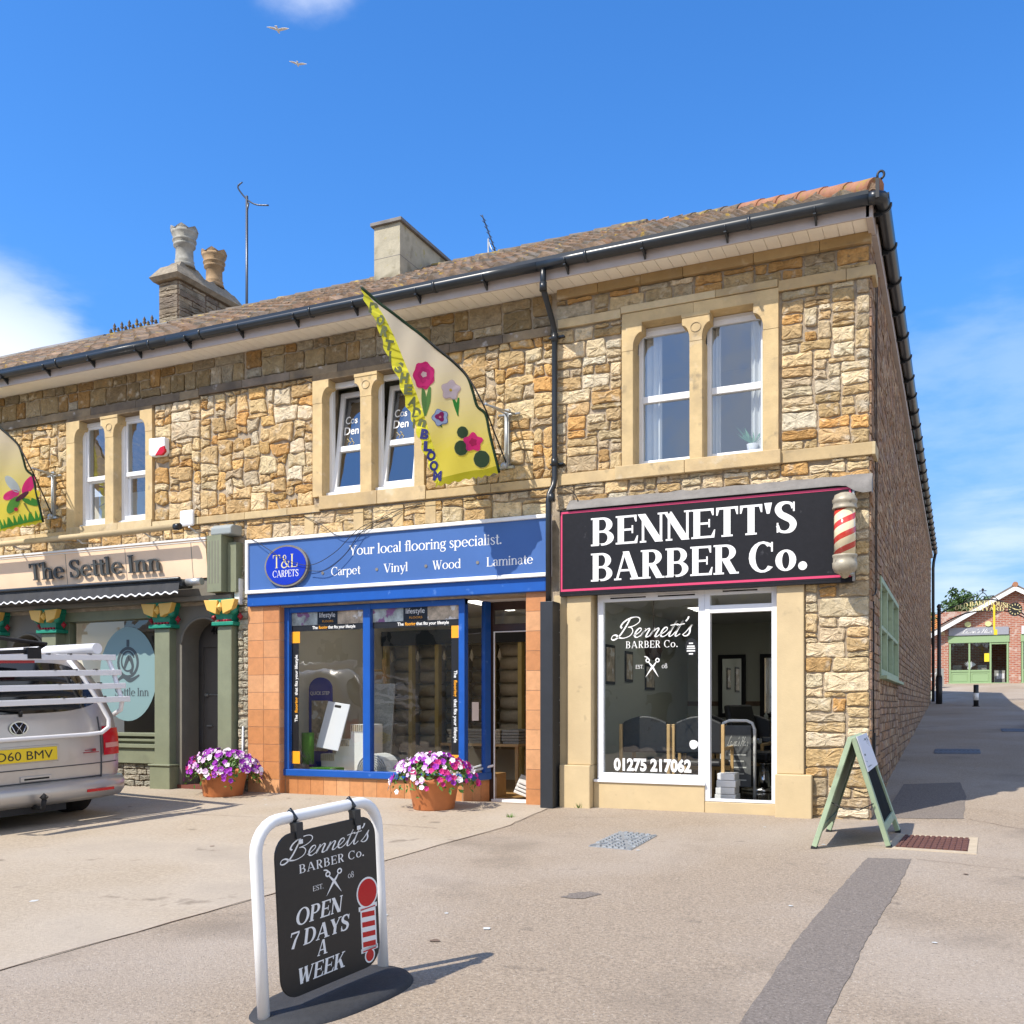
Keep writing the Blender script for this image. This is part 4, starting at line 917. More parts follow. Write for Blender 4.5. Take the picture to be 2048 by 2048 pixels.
# ---------------------------------------------------------------- barber: shopfront
EX, EZ, EY = (1, 0, 0), (0, 0, 1), (0, 1, 0)
SER = dict(S=.22, H=.075, F=.07); REG = dict(S=.125, H=.05, F=.05)
def pier(bld, x0, x1, zt, xb0, xb1, zb, y0=-.06, yb=-.11):
    mb = MB(); mb.box(x0, x1, y0, .16, zb, zt); mb.box(xb0, xb1, yb, .16, -.2, zb); mb.build('pilaster', 'cream', bld, bevel=.012)
pier(barber, -3.53, -3.21, 2.63, -3.61, -3.21, .52); pier(barber, -.99, -.69, 2.63, -1.0, -.60, .48)
mb = MB(); mb.box(-3.72, -3.535, -.012, .15, -.2, 2.625); mb.box(-3.206, -1.83, .02, .22, -.2, .33); mb.box(-1.83, -1.002, .03, .30, -.2, .125); mb.build('stall_riser', 'cream', barber, bevel=.008)
mb = MB(); y = .05; frame_rect(mb, -3.165, -1.835, .33, 2.62, y, y + .07, .075, .10, .10); mb.box(-3.20, -1.82, .0, .05, .315, .345)
for a, b in ((-3.0, -2.55), (-2.40, -1.95)): mb.mi = 1; mb.box(a, b, y - .006, y, 2.555, 2.572); mb.mi = 0; mb.box(a - .01, b + .01, y - .012, y, 2.572, 2.585)
w = mb.build('shop_window', ['white_upvc', 'dark'], barber, bevel=.005)
mb = MB(); pane(mb, -3.10, -1.90, .42, 2.53, y + .03); mb.build('pane', 'glass_shop', w)
st, ln = set_script("Bennett's", .085)
mb = MB(); yl = y + .028
mb.strokes(st, (-2.93, yl, 2.08), EX, EZ, .235, width=.93, length=ln, shear=.30)
st, ln = set_line('BARBER Co.', S=.14, H=.06, F=.06, track=.10); mb.strokes(st, (-2.81, yl, 1.95), EX, EZ, .085, .65, ln)
st, ln = set_line('EST.', **REG); mb.strokes(st, (-2.685, yl, 1.70), EX, EZ, .045, .10, ln); st, ln = set_line('08', **REG); mb.strokes(st, (-2.36, yl, 1.70), EX, EZ, .058, .07, ln)
def scissors():
    return [brush([(-.44, 1.0, .04), (-.30, .97, .06), (-.22, .90, .07)]), arc(-.24, .80, .13, .12, 0, 360, .06, .06, 18), brush([(-.18, .70, .05), (-.04, .55, .09), (.06, .44, .12), (.40, -.06, .01)], False),
            arc(.34, .80, .13, .12, 0, 360, .06, .06, 18), brush([(.26, .70, .05), (.14, .55, .09), (.02, .44, .12), (-.36, -.06, .01)], False)]
mb.strokes(scissors(), (-2.485, yl, 1.61), EX, EZ, .235, .21, 1)
mb.sans('01275 217062', (-2.965, yl, .465), EX, EZ, .145, .965, bold=.045)
P = [(-1.98 + .055 * math.cos(a) * (1.1 if math.cos(a) > 0 else .8), yl, .80 + .055 * math.sin(a) * (1.2 if math.sin(a) < 0 else .8)) for a in [2 * math.pi * k / 16 for k in range(16)]]; mb.poly(P)
mb.mi = 1; mb.poly([(-2.00 + .075 * math.cos(a), yl, 1.945 + .105 * math.sin(a)) for a in [2 * math.pi * k / 24 for k in range(24)]])
mb.mi = 0
for z, l in ((1.99, .05), (1.955, .09), (1.93, .10), (1.90, .10), (1.865, .05)): mb.box(-2.005 - l / 2, -2.005 + l / 2, yl - .0025, yl - .002, z - .008, z + .008)
mb.build('window_lettering', ['white_letter', 'black_print'], w)
mb = MB(); frame_rect(mb, -1.832, -1.0, .13, 2.62, y - .01, y + .08, .062, .03, .075); mb.box(-1.77, -1.062, y - .006, y + .078, 2.335, 2.425)
mb.mi = 1; mb.box(-1.62, -1.22, y - .018, y - .011, 2.575, 2.592); mb.mi = 0; mb.box(-1.63, -1.21, y - .02, y - .01, 2.592, 2.603)
dr = mb.build('door_frame', ['white_upvc', 'dark'], barber, bevel=.005)
mb = MB(); pane(mb, -1.77, -1.06, 2.42, 2.55, y + .03); mb.build('pane', 'glass_shop', dr)
D_ = Matrix.Translation((-1.075, .14, 0)) @ Matrix.Rotation(R(83), 4, 'Z') @ Matrix.Translation((1.075, -.14, 0))
# room
mb = MB(); mb.box(-3.70, -.36, .16, 6.0, -.05, .10); mb.build('floor', 'black_floor', barber)
mb = MB(); mb.box(-3.60, -3.55, .12, 6.0, .1, 2.78); mb.box(-.41, -.36, .36, 6.0, .1, 2.78); mb.box(-3.55, -.41, 5.95, 6.0, .1, 2.78); mb.build('interior_wall', 'barber_wall', barber)
mb = MB(); mb.box(-3.60, -.36, .12, 6.0, 2.70, 2.74); mb.build('ceiling', 'ceiling', barber)
for (x, yy) in ((-2.1, 1.0), (-2.4, 3.0), (-1.3, 3.6)):
    t = thing('ceiling_light', {1.0: 'square light panel in the barber ceiling just behind the shop window', 3.0: 'square light panel deeper in the barber ceiling seen above the doorway', 3.6: 'small far light panel at the right of the barber ceiling'}[yy], 'ceiling light', (x, yy, 2.68), group='light panels in the barber shop')
    mb = MB(); mb.box(x - .34, x + .34, yy - .30, yy + .30, 2.686, 2.698); mb.build('diffuser', 'barber_panel', t)
    mb = MB(); frame_rect(mb, 0, 0, 0, 0, 0, 0, 0); mb = MB(); mb.box(x - .38, x + .38, yy - .34, yy - .302, 2.68, 2.70); mb.box(x - .38, x + .38, yy + .302, yy + .34, 2.68, 2.70); mb.build('frame', 'white_upvc', t)
# waiting chairs behind the window
def waiting_chair(loc, rz, label):
    t = thing('waiting_chair', label, 'chair', loc, (0, 0, rz), 'black waiting chairs in the barber shop')
    mb = MB(); mb.box(-.27, .27, -.25, .27, .40, .47); mb.build('seat', 'black_fabric', t, bevel=.025, local=True)
    mb = MB(); n = 12
    prof = [(-.29 + .58 * k / n, .94 + .085 * math.sin(math.pi * k / n)) for k in range(n + 1)]
    mb.prism_xz([(-.29, .56), (.29, .56)] + prof[::-1], -.30, -.25); mb.build('backrest', 'black_fabric', t, bevel=.02, local=True)
    for sx in (-.31, .31):
        mb = MB(); mb.box(sx - .02, sx + .02, -.32, -.27, 0, .92); mb.box(sx - .02, sx + .02, .22, .27, 0, .62); mb.box(sx - .021, sx + .021, -.27, .27, .60, .64); mb.build('side_frame', 'wood', t, bevel=.006, local=True)
    mb = MB(); mb.box(-.29, .29, .19, .23, .33, .39); mb.build('rail', 'wood', t, local=True)
waiting_chair((-2.72, .86, .1), 0, 'black chair with wooden legs behind the left of the barber window')
waiting_chair((-2.05, .90, .1), 0, 'black chair with wooden legs beside the door end of the barber window')
waiting_chair((-2.45, 2.3, .1), R(170), 'black chair facing the street further back in the barber shop')
waiting_chair((-1.83, 2.4, .1), R(175), 'black chair facing the street by the barber counter')
# barber's chair
t = thing('barber_chair', 'black and chrome barber chair with white footrest seen through the open door', 'barber chair', (-1.52, 2.15, .1), (0, 0, R(60)))
mb = MB(); mb.lathe([(.30, 0), (.30, .03), (.08, .06), (.06, .35), (.10, .38)], (0, 0, 0)); mb.build('base', 'chrome', t, local=True)
mb = MB(); mb.box(-.27, .27, -.28, .30, .40, .54); mb.build('seat', 'black_fabric', t, bevel=.04, local=True)
mb = MB(); mb.prism_yz([(.24, .5), (.36, .5), (.52, 1.15), (.42, 1.17)], -.25, .25); mb.build('backrest', 'black_fabric', t, bevel=.03, local=True)
for sx in (-.31, .31): mb = MB(); mb.box(sx - .04, sx + .04, -.20, .30, .64, .72); mb.box(sx - .02, sx + .02, .0, .06, .45, .64); mb.build('armrest', 'chrome', t, bevel=.015, local=True)
mb = MB(); mb.prism_yz([(-.30, .40), (-.34, .42), (-.56, .18), (-.52, .15)], -.22, .22); mb.build('leg_rest', 'white_upvc', t, bevel=.015, local=True)
mb = MB(); mb.tube([(-.2, -.5, .16), (-.2, -.66, .10), (.2, -.66, .10), (.2, -.5, .16)], .018, 8); mb.build('foot_bar', 'chrome', t, local=True)
# counter along the left wall with mirrors above
t = thing('barber_counter', 'long black counter under the mirrors inside the barber shop', 'counter', (-2.4, 5.5, .1))
mb = MB(); mb.box(-3.5, -.5, 5.35, 5.94, .1, .92); mb.build('cabinet', 'black_board', t, bevel=.01)
mb = MB(); mb.box(-3.52, -.48, 5.28, 5.95, .922, .97); mb.build('top', 'black_floor', t, bevel=.008)
for k, (x, lab) in enumerate(((-2.75, 'tall dark framed mirror on the barber back wall, leftmost through the doorway'), (-2.02, 'tall dark framed mirror in the middle of the barber back wall'), (-1.28, 'tall dark framed mirror at the right of the barber back wall'))):
    t = thing('wall_mirror', lab, 'mirror', (x, 5.93, 1.5), group='mirrors in the barber shop')
    mb = MB(); frame_rect(mb, x - .24, x + .24, 1.05, 2.15, 5.90, 5.948, .07); mb.build('frame', 'black_board', t)
    mb = MB(); mb.box(x - .165, x + .165, 5.915, 5.935, 1.12, 2.08); mb.build('mirror_glass', 'mirror', t)
for k in range(7):
    x = -2.6 + k * .24; h = rnd.uniform(.14, .26); mb = MB(); c = rnd.choice(['white_upvc', 'photo_teal', 'black_board', 'display_blue']); mb.lathe([(.035, 0), (.04, .01), (.04, h * .65), (.015, h * .8), (.015, h)], (x, 5.6 + .05 * (k % 3), .97), 10)
    o = mb.build('bottle', c); tag(o, 'small bottle standing on the black barber counter', 'bottle', 'bottles on the barber counter')
t = thing('box_stack', 'stack of white boxes on the floor just inside the barber doorway', 'boxes', (-1.72, .55, .1))
for k in range(4): mb = MB(); mb.box(-1.80 + .01 * k, -1.55 - .012 * (k % 2), .42, .70, .1 + .085 * k, .18 + .085 * k); mb.build('box', 'white_upvc', t, bevel=.004)
t = thing('inside_sign', 'small grey chalk swing sign in a white frame standing just inside the barber doorway', 'sign', (-1.66, 1.15, .1))
mb = MB(); mb.tube([(-1.88, 1.15, .1), (-1.88, 1.15, .95), (-1.85, 1.15, 1.03), (-1.78, 1.15, 1.06), (-1.56, 1.15, 1.06), (-1.49, 1.15, 1.03), (-1.46, 1.15, .95), (-1.46, 1.15, .1)], .020, 10); mb.build('frame', 'white_paint', t)
mb = MB(); mb.box(-1.84, -1.50, 1.13, 1.15, .22, 1.0); mb.build('panel', 'iron_grey', t, bevel=.01)
mb = MB(); st, ln = set_script("Laura's Hair", .08); mb.strokes(st, (-1.80, 1.129, .74), EX, EZ, .12, .26, ln, shear=.2)
for k in range(5): mb.box(-1.78, -1.56 - .03 * (k % 2), 1.1275, 1.1285, .62 - .08 * k, .635 - .08 * k)
mb.build('chalk_writing', 'chalk_mark', t)
mb = MB(); mb.box(-3.548, -.42, 5.935, 5.948, 1.25, 1.33); mb.build('tile_border', 'mortar_side', barber)
for k, (y0, z0, w_, h_) in enumerate(((1.4, 1.55, .42, .55), (2.3, 1.6, .35, .45), (3.3, 1.5, .5, .4))):
    mb = MB(); mb.box(-3.548, -3.53, y0, y0 + w_, z0, z0 + h_); mb.mi = 1; mb.box(-3.53, -3.526, y0 + .04, y0 + w_ - .04, z0 + .04, z0 + h_ - .04); o = mb.build('framed_picture', ['black_board', 'photo_tan']); tag(o, ('dark framed picture on the barber side wall nearest the window', 'dark framed picture in the middle of the barber side wall', 'wide dark framed picture deepest along the barber side wall')[k], 'picture', 'pictures on the barber wall')
mb = MB(); mb.tube([(-2.74, 1.02, 2.68), (-2.74, 1.02, 2.25)], .006, 6); mb.lathe([(0, -.18), (.09, -.15), (.12, -.05), (.10, .10), (.04, .2), (.0, .22)], (-2.74, 1.02, 2.02), 14); o = mb.build('hanging_bag', 'dark_wood'); tag(o, 'dark maroon bag hanging behind the script lettering of the barber window', 'bag')
# ---------------------------------------------------------------- barber: sign above, lead, pole
s = thing('shop_sign', 'long black sign reading BENNETTS BARBER Co. in white with a pink border', 'sign', (-1.88, -.06, 2.63))
mb = MB(); mb.box(-3.60, -.17, -.12, -.032, 2.63, 3.655); mb.mi = 1
for a in ((-3.585, -.185, 2.655, 2.682), (-3.585, -.185, 3.612, 3.636)): mb.box(a[0], a[1], -.1225, -.119, a[2], a[3])
for a in (-3.585, -.206): mb.box(a, a + .021, -.1225, -.119, 2.682, 3.612)
mb.mi = 2; mb.box(-.171, -.150, -.125, -.03, 2.61, 3.66); mb.mi = 0; mb.box(-3.60, -.17, -.118, -.03, 2.60, 2.629)
mb.build('board', ['black_board', 'pink', 'steel'], s)
mb = MB(); st, ln = set_line("BENNETT'S", **SER); mb.strokes(st, (-3.19, -.121, 3.19), EX, EZ, .34, 2.44, ln); mb.build('lettering', 'white_letter', s); mb = MB()
st, ln = set_line("BARBER Co.", **SER); mb.strokes(st, (-3.19, -.121, 2.76), EX, EZ, .34, 2.57, ln); mb.build('lettering', 'white_letter', s)
mb = MB(); n = 40; A = []; B = []; Cc = []; Bt = []
for k in range(n + 1):
    x = -3.50 + 3.53 * k / n; w_ = .006 * math.sin(k * 1.7) + rnd.uniform(-.006, .006); A.append(mb.v((x, -.034, 3.785 + w_))); B.append(mb.v((x, -.145 + w_ * .5, 3.685 + w_)))
    dz = .03 if x < -.25 else .03 + .10 * math.sin(min(1, (x + .25) / .26) * math.pi * .62); Cc.append(mb.v((x, -.150, 3.685 - dz)))
for k in range(n): mb.f((A[k], A[k + 1], B[k + 1], B[k]), True); mb.f((B[k], B[k + 1], Cc[k + 1], Cc[k]), True)
e = mb.v((.035, -.03, 3.56)); mb.f((A[n], B[n], Cc[n], e)); mb.build('lead_flashing', 'lead', barber)
p = thing('barber_pole', 'barber pole with red and cream spiral stripes at the end of the black sign', 'barber pole', (-.235, -.27, 3.12))
M['stripes'] = mat('spiral_stripes', (.75, .66, .46), .15, coat=.6)
def spiral(m):
    N = m.node_tree.nodes; L = m.node_tree.links; b = N['Principled BSDF']; tc = N.new('ShaderNodeTexCoord'); sp = N.new('ShaderNodeSeparateXYZ'); L.new(tc.outputs['Object'], sp.inputs[0])
    def mt(op, a, b_=None):
        q = N.new('ShaderNodeMath'); q.operation = op
        for i, v in enumerate((a, b_)):
            if v is None: continue
            if isinstance(v, (int, float)): q.inputs[i].default_value = v
            else: L.new(v, q.inputs[i])
        return q.outputs[0]
    an = mt('DIVIDE', mt('ARCTAN2', sp.outputs['Y'], sp.outputs['X']), 2 * math.pi)
    f = mt('FRACT', mt('SUBTRACT', mt('MULTIPLY', sp.outputs['Z'], 6.6), mt('MULTIPLY', an, 2.0)))
    g = mt('LESS_THAN', f, .43); mx = N.new('ShaderNodeMix'); mx.data_type = 'RGBA'; L.new(g, mx.inputs[0]); mx.inputs[6].default_value = (.72, .62, .40, 1); mx.inputs[7].default_value = (.52, .045, .03, 1); L.new(mx.outputs[2], b.inputs['Base Color'])
spiral(M['stripes'])
mb = MB(); mb.lathe([(.112, -.27), (.112, .27)], (0, 0, 0), 32); mb.build('striped_tube', 'stripes', p, local=True)
mb = MB(); mb.lathe([(.128, .245), (.130, .26), (.122, .275), (.122, .31), (.130, .32), (.130, .35), (.115, .365), (.105, .40), (.05, .425), (.0, .43)], (0, 0, 0), 32); mb.build('top_cap', 'pole_cap', p, local=True)
mb = MB(); mb.lathe([(.0, -.50), (.03, -.49), (.06, -.45), (.105, -.43), (.128, -.38), (.130, -.33), (.122, -.32), (.122, -.275), (.130, -.26), (.128, -.245)], (0, 0, 0), 32); mb.build('bottom_cap', 'pole_cap', p, local=True)
mb = MB(); mb.box(.05, .085, -.02, .15, -.46, .40); mb.box(-.06, .07, .10, .145, -.30, -.26); mb.box(-.06, .07, .10, .145, .27, .31); mb.build('bracket', 'steel', p, bevel=.004, local=True)
# window in the alley wall
mb = MB(); X0 = .03
fy = MB(); 
mb.box(-.10, X0, 1.30, 1.38, 1.62, 2.83); mb.box(-.10, X0, 5.02, 5.10, 1.62, 2.83); mb.box(-.10, X0, 1.381, 5.02, 1.62, 1.70); mb.box(-.10, X0, 1.381, 5.02, 2.76, 2.83)
mb.box(-.08, X0 - .006, 2.50, 2.57, 1.70, 2.76); mb.box(-.08, X0 - .006, 3.72, 3.79, 1.70, 2.76)
for a, b in ((1.381, 2.50), (2.571, 3.72), (3.791, 5.02)): mb.box(-.075, X0 - .010, a, b, 2.20, 2.25)
mb.box(-.02, .10, 1.22, 5.18, 1.575, 1.618)
w = mb.build('side_window', 'sage', barber, bevel=.005)
mb = MB(); mb.poly([(-.03, 1.36, 1.68), (-.03, 5.04, 1.68), (-.03, 5.04, 2.78), (-.03, 1.36, 2.78)]); mb.build('pane', 'glass_up', w)
mb = MB(); mb.box(-.06, -.055, 2.65, 3.65, 1.72, 2.18); mb.build('blue_notice', mat('turquoise_print', (.03, .30, .42), .6), w)
mb = MB(); mb.box(-.12, -.10, 1.36, 5.0, 1.70, 2.75); mb.build('net_curtain', 'interior_white', w)
mb = MB()
for k, (y0, amp) in enumerate(((.28, .10), (.50, .07))): mb.tube([(.035, y0 + amp * math.sin(.9 * j + k) * (1 - j / 14), 6.2 - j * .30) for j in range(13)] + [(.035, .30, 2.50), (.03, -.02, 2.45)], .006, 6)
mb.tube([(.03, .10, 2.4), (.03, .10, .75)], .008, 6); mb.box(.02, .05, .07, .13, .55, .95); o = mb.build('wall_cable', 'wire'); tag(o, 'thin black cable hanging down the dark side wall of the alley', 'cable')
# ---------------------------------------------------------------- carpet shop: tiled piers, window, door, room
TP = [(.53, .235, .092), (.57, .275, .12), (.49, .21, .08), (.60, .31, .145), (.54, .245, .10)]
def tiles(mb, fn, u0, u1, v0, v1, tw, th, skip=0):
    """glazed tiles with joints; fn(u, v, d) -> xyz"""
    nu = max(1, round((u1 - u0) / tw)); nv = max(1, round((v1 - v0) / th)); g = .0035
    for i in range(nu):
        for j in range(nv):
            a, b = u0 + (u1 - u0) * i / nu + g, u0 + (u1 - u0) * (i + 1) / nu - g; c, d = v0 + (v1 - v0) * j / nv + g, v0 + (v1 - v0) * (j + 1) / nv - g
            mb.col = jit(rnd.choice(TP), .06); P = [(a, c), (b, c), (b, d), (a, d)]; mb.prism(P, fn, 0, .006)
mb = MB(); mb.mi = 1; mb.box(-8.50, -7.94, -.03, .30, -.15, 2.70); mb.mi = 0
fr = lambda y: (lambda u, v, d: (u, y - d, v))
tiles(mb, fr(-.03), -8.50, -7.94, -.05, 2.69, .28, .245); tiles(mb, lambda u, v, d: (-7.94 + d, u, v), -.03, .10, -.05, 2.69, .2, .245)
mb.build('tiled_pier', ['tile', 'grout'], carpet)
mb = MB(); mb.mi = 1; mb.box(-4.09, -3.79, -.03, .80, -.15, 2.70); mb.mi = 0; tiles(mb, fr(-.03), -4.09, -3.79, -.05, 2.69, .29, .245); tiles(mb, lambda u, v, d: (-4.09 - d, u, v), -.03, .7, -.05, 2.69, .28, .245)
mb.build('tiled_pier', ['tile', 'grout'], carpet)
YB = .10
pl = [(-7.93, YB), (-5.06, YB), (-4.72, .62)]          # the window line, then the return to the door
mb = MB(); mb.mi = 1; mb.prism_xy([(-7.94, YB), (-5.06, YB), (-4.945, .66), (-4.945, .9), (-7.94, .9)], -.15, .26); mb.mi = 0
tiles(mb, fr(YB), -7.93, -5.065, -.07, .235, .22, .29); rd = Vector((.115, .56, 0)).normalized(); rn = Vector((.56, -.115, 0)).normalized()
tiles(mb, lambda u, v, d: (-5.06 + rd.x * u + rn.x * d, YB + rd.y * u + rn.y * d, v), 0, .57, -.07, .235, .22, .29)
mb.build('stall_riser', ['tile', 'grout'], carpet)
mb = MB(); mb.prism_xy([(-7.94, YB - .05), (-5.02, YB - .05), (-4.90, .64), (-4.98, .70), (-5.09, YB + .08), (-7.94, YB + .08)], .25, .345); mb.box(-7.94, -7.85, YB - .03, YB + .08, .345, 2.66); mb.box(-6.60, -6.48, YB - .03, YB + .08, .345, 2.66)
mb.box(-5.11, -5.02, YB - .03, YB + .08, .345, 2.66); mb.prism_xy([(-5.0, .53), (-4.93, .50), (-4.90, .62), (-4.97, .67)], .345, 2.66); mb.box(-7.85, -5.02, YB - .02, YB + .07, 2.58, 2.66)
w = mb.build('shop_window', 'blue', carpet, bevel=.008)
mb = MB(); pane(mb, -7.86, -6.59, .33, 2.60, YB + .03); pane(mb, -6.49, -5.10, .33, 2.60, YB + .03); mb.poly([(-5.03, YB + .06, .33), (-4.96, .54, .33), (-4.96, .54, 2.66), (-5.03, YB + .06, 2.66)]); mb.build('pane', 'glass_shop', w)
yv = YB + .026
def strip(mb, mi, x0, x1, z0, z1, y=yv): mb.mi = mi; mb.poly([(x0, y, z0), (x1, y, z0), (x1, y, z1), (x0, y, z1)])
mb = MB()       # 0 black 1 teal picture 2 tan picture 3 orange 4 white
for x0, x1, wl in ((-7.84, -6.61, 0), (-6.47, -5.12, 0)):
    L = x1 - x0; strip(mb, 1, x0, x0 + .36 * L, 2.40, 2.62); strip(mb, 0, x0 + .36 * L, x0 + .64 * L, 2.40, 2.62); strip(mb, 2, x0 + .64 * L, x1, 2.40, 2.62); strip(mb, 0, x0, x1, 2.315, 2.398)
    mb.mi = 4; mb.sans('lifestyle', (x0 + .39 * L, yv - .001, 2.50), EX, EZ, .075, .24 * L * .9); mb.mi = 3; mb.sans('FLOORS', (x0 + .43 * L, yv - .001, 2.43), EX, EZ, .030, .15 * L)
    mb.mi = 4; mb.sans('The', (x0 + .29 * L, yv - .001, 2.340), EX, EZ, .045, .075 * L, bold=.02); mb.sans('that fits your lifestyle', (x0 + .51 * L, yv - .001, 2.340), EX, EZ, .045, .37 * L, bold=.02); mb.mi = 3; mb.sans('flooring', (x0 + .38 * L, yv - .001, 2.340), EX, EZ, .045, .12 * L, bold=.02)
for x0, x1, up in ((-7.84, -7.70, 1), (-5.245, -5.115, -1)):
    strip(mb, 3, x0, x1, 2.15, 2.312); strip(mb, 0, x0, x1 - .02 if up > 0 else x1, .60, 2.148); strip(mb, 3, x0, x1, .42, .598)
    xm = (x0 + x1) / 2
    if up > 0: O = (xm + .03, yv - .001, 1.02); rt, u_ = EZ, (-1, 0, 0)
    else: O = (xm - .025, yv - .001, 1.72); rt, u_ = (0, 0, -1), EX
    ad = lambda k: (O[0], O[1], O[2] + k * (1 if up > 0 else -1))
    mb.mi = 4; mb.sans('The', ad(0), rt, u_, .05, .10, bold=.02); mb.mi = 3; mb.sans('flooring', ad(.13), rt, u_, .05, .22, bold=.02); mb.mi = 4; mb.sans('that fits your lifestyle', ad(.38), rt, u_, .05, .58, bold=.02)
mb.mi = 4; mb.poly([(-5.002, .25, 1.05), (-4.981, .41, 1.05), (-4.981, .41, 1.30), (-5.002, .25, 1.30)])
mb.build('window_print', ['black_print', 'photo_teal', 'photo_tan', 'orange', 'white_letter'], w)
mb = MB(); mb.box(-4.95, -4.88, .66, .72, -.05, 2.66); mb.box(-4.13, -4.09, .66, .72, -.05, 2.66); mb.box(-4.88, -4.13, .662, .718, 2.26, 2.36); mb.box(-4.88, -4.13, .662, .718, 2.55, 2.66); mb.mi = 1; mb.box(-4.875, -4.855, .645, .66, -.02, 2.26); mb.box(-4.86, -4.13, .645, .66, 2.245, 2.26); mb.box(-4.88, -4.10, .58, .74, -.06, -.015)
dr = mb.build('door_frame', ['dark_wood', 'white_upvc'], carpet, bevel=.004)
mb = MB(); pane(mb, -4.88, -4.13, 2.36, 2.55, .69); mb.build('pane', 'glass_shop', dr)
mb = MB(); mb.prism_xy([(-5.06, .02), (-4.10, .02), (-4.10, .74), (-4.945, .74)], 2.662, 2.72); mb.build('porch_ceiling', 'interior_white', carpet)
mb = MB(); mb.box(-8.4, -3.8, .72, 6.9, -.12, -.03); mb.prism_xy([(-7.93, YB + .09), (-5.10, YB + .09), (-4.99, .68), (-4.99, .719), (-7.93, .719)], .262, .30); mb.box(-7.93, -4.99, .72, 1.3, -.03, .30); mb.build('floor', ['wood_floor'], carpet)
mb = MB(); mb.box(-8.42, -8.36, .36, 7, -.03, 2.9); mb.box(-3.80, -3.74, .8, 7, -.03, 2.9); mb.box(-8.36, -3.80, 4.0, 4.1, -.03, 2.9); mb.build('interior_wall', 'interior', carpet)
mb = MB(); mb.box(-8.36, -3.80, .19, 6.4, 2.80, 2.86); mb.build('ceiling', 'ceiling', carpet)
for x in (-7.2, -5.5):
    t = thing('ceiling_light', 'lit strip light on the carpet shop ceiling, ' + ('nearer the pub' if x < -6 else 'nearer the open door'), 'ceiling light', (x, 2.0, 2.78), group='strip lights in the carpet shop')
    mb = MB(); mb.box(x - .06, x + .06, 1.2, 2.6, 2.74, 2.77); mb.build('tube', 'lamp_panel', t); mb = MB(); mb.box(x - .08, x + .08, 1.15, 2.65, 2.771, 2.80); mb.build('housing', 'white_upvc', t)
# beam and board
mb = MB(); mb.box(-8.47, -3.79, -.09, .05, 2.68, 2.86); mb.build('beam', 'blue', carpet, bevel=.012)
s = thing('shop_sign', 'long blue sign reading Your local flooring specialist with a white frame', 'sign', (-6.1, -.1, 2.86))
mb = MB(); mb.box(-8.43, -3.77, -.105, -.045, 2.90, 3.59); mb.build('panel', 'blue_board', s)
mb = MB(); frame_rect(mb, -8.475, -3.73, 2.858, 3.635, -.135, -.042, .05); mb.build('frame', 'white_paint', s, bevel=.008)
mb = MB(); yb = -.1055
for txt, O, h, wd in (('Your local flooring specialist.', (-6.70, yb, 3.305), .135, 2.31), ('Carpet', (-7.00, yb, 3.045), .118, .48), ('Vinyl', (-6.15, yb, 3.040), .118, .38), ('Wood', (-5.40, yb, 3.035), .118, .42), ('Laminate', (-4.61, yb, 3.030), .118, .65)):
    mb = MB(); st, ln = set_line(txt, S=.135, H=.055, F=.055); mb.strokes(st, O, EX, EZ, h, wd, ln); mb.build('lettering', 'white_letter', s)
for x in (-7.14, -6.26, -5.50, -4.74): mb = MB(); mb.tube([(x, -.105, 3.09), (x, -.112, 3.09)], .022, 12); mb.build('bolt', 'lead', s)
mb = MB(); circ = lambda rx, rz: [(-7.73 + rx * math.cos(a), 3.22 + rz * math.sin(a)) for a in [2 * math.pi * k / 40 for k in range(40)]]
mb.mi = 1; mb.prism_xz(circ(.375, .295), -.155, -.105); mb.mi = 0; mb.prism_xz(circ(.345, .268), -.161, -.15)
st, ln = set_line('T&L', S=.12, H=.045, F=.07); mb.mi = 2; mb.strokes(st, (-7.95, -.1615, 3.195), EX, EZ, .185, .43, ln)
st, ln = set_line('CARPETS', S=.12, H=.05, F=.05); mb.mi = 3; mb.strokes(st, (-7.955, -.1615, 3.065), EX, EZ, .095, .45, ln)
mb.build('round_badge', ['blue_deep', 'lead', 'gold', 'white_letter'], s)
# things in the carpet shop
t = thing('carpet_rack', 'tall rack of rolled carpets between yellow posts at the back of the carpet shop', 'carpet rack', (-6.7, 3.7, 0))
for k in range(7): mb = MB(); x = -8.33 + k * .52; mb.box(x, x + .07, 3.35, 3.47, -.03, 2.45); mb.build('post', 'rail_yellow', t)
for k in range(6):
    mb = MB()
    for j in range(8): z = .62 + j * .225; mb.col = (1, 1, 1); mb.tube([(-8.25 + k * .52, 3.70, z), (-7.83 + k * .52, 3.70, z)], .108, 12)
    mb.build('carpet_roll', rnd.choice(['carpet_olive', 'carpet_beige', 'carpet_olive']), t)
mb = MB(); mb.box(-8.33, -5.2, 3.30, 3.36, 2.30, 2.55); mb.build('header_board', 'black_print', t)
for k in range(6): mb = MB(); x = -8.12 + k * .52; mb.prism_xz([(x, 2.0), (x + .035, 2.08), (x, 2.2), (x - .035, 2.08)], 3.30, 3.32); mb.build('price_tag', 'carpet_beige', t)
t = thing('sample_table', 'low table piled with folded carpet samples near the carpet shop door', 'table', (-5.9, 2.6, 0))
mb = MB(); mb.box(-6.6, -5.25, 2.3, 3.0, .62, .66); mb.build('table_top', 'wood', t)
for x in (-6.5, -5.35): mb = MB(); mb.box(x, x + .05, 2.4, 2.45, -.03, .62); mb.build('leg', 'wood', t)
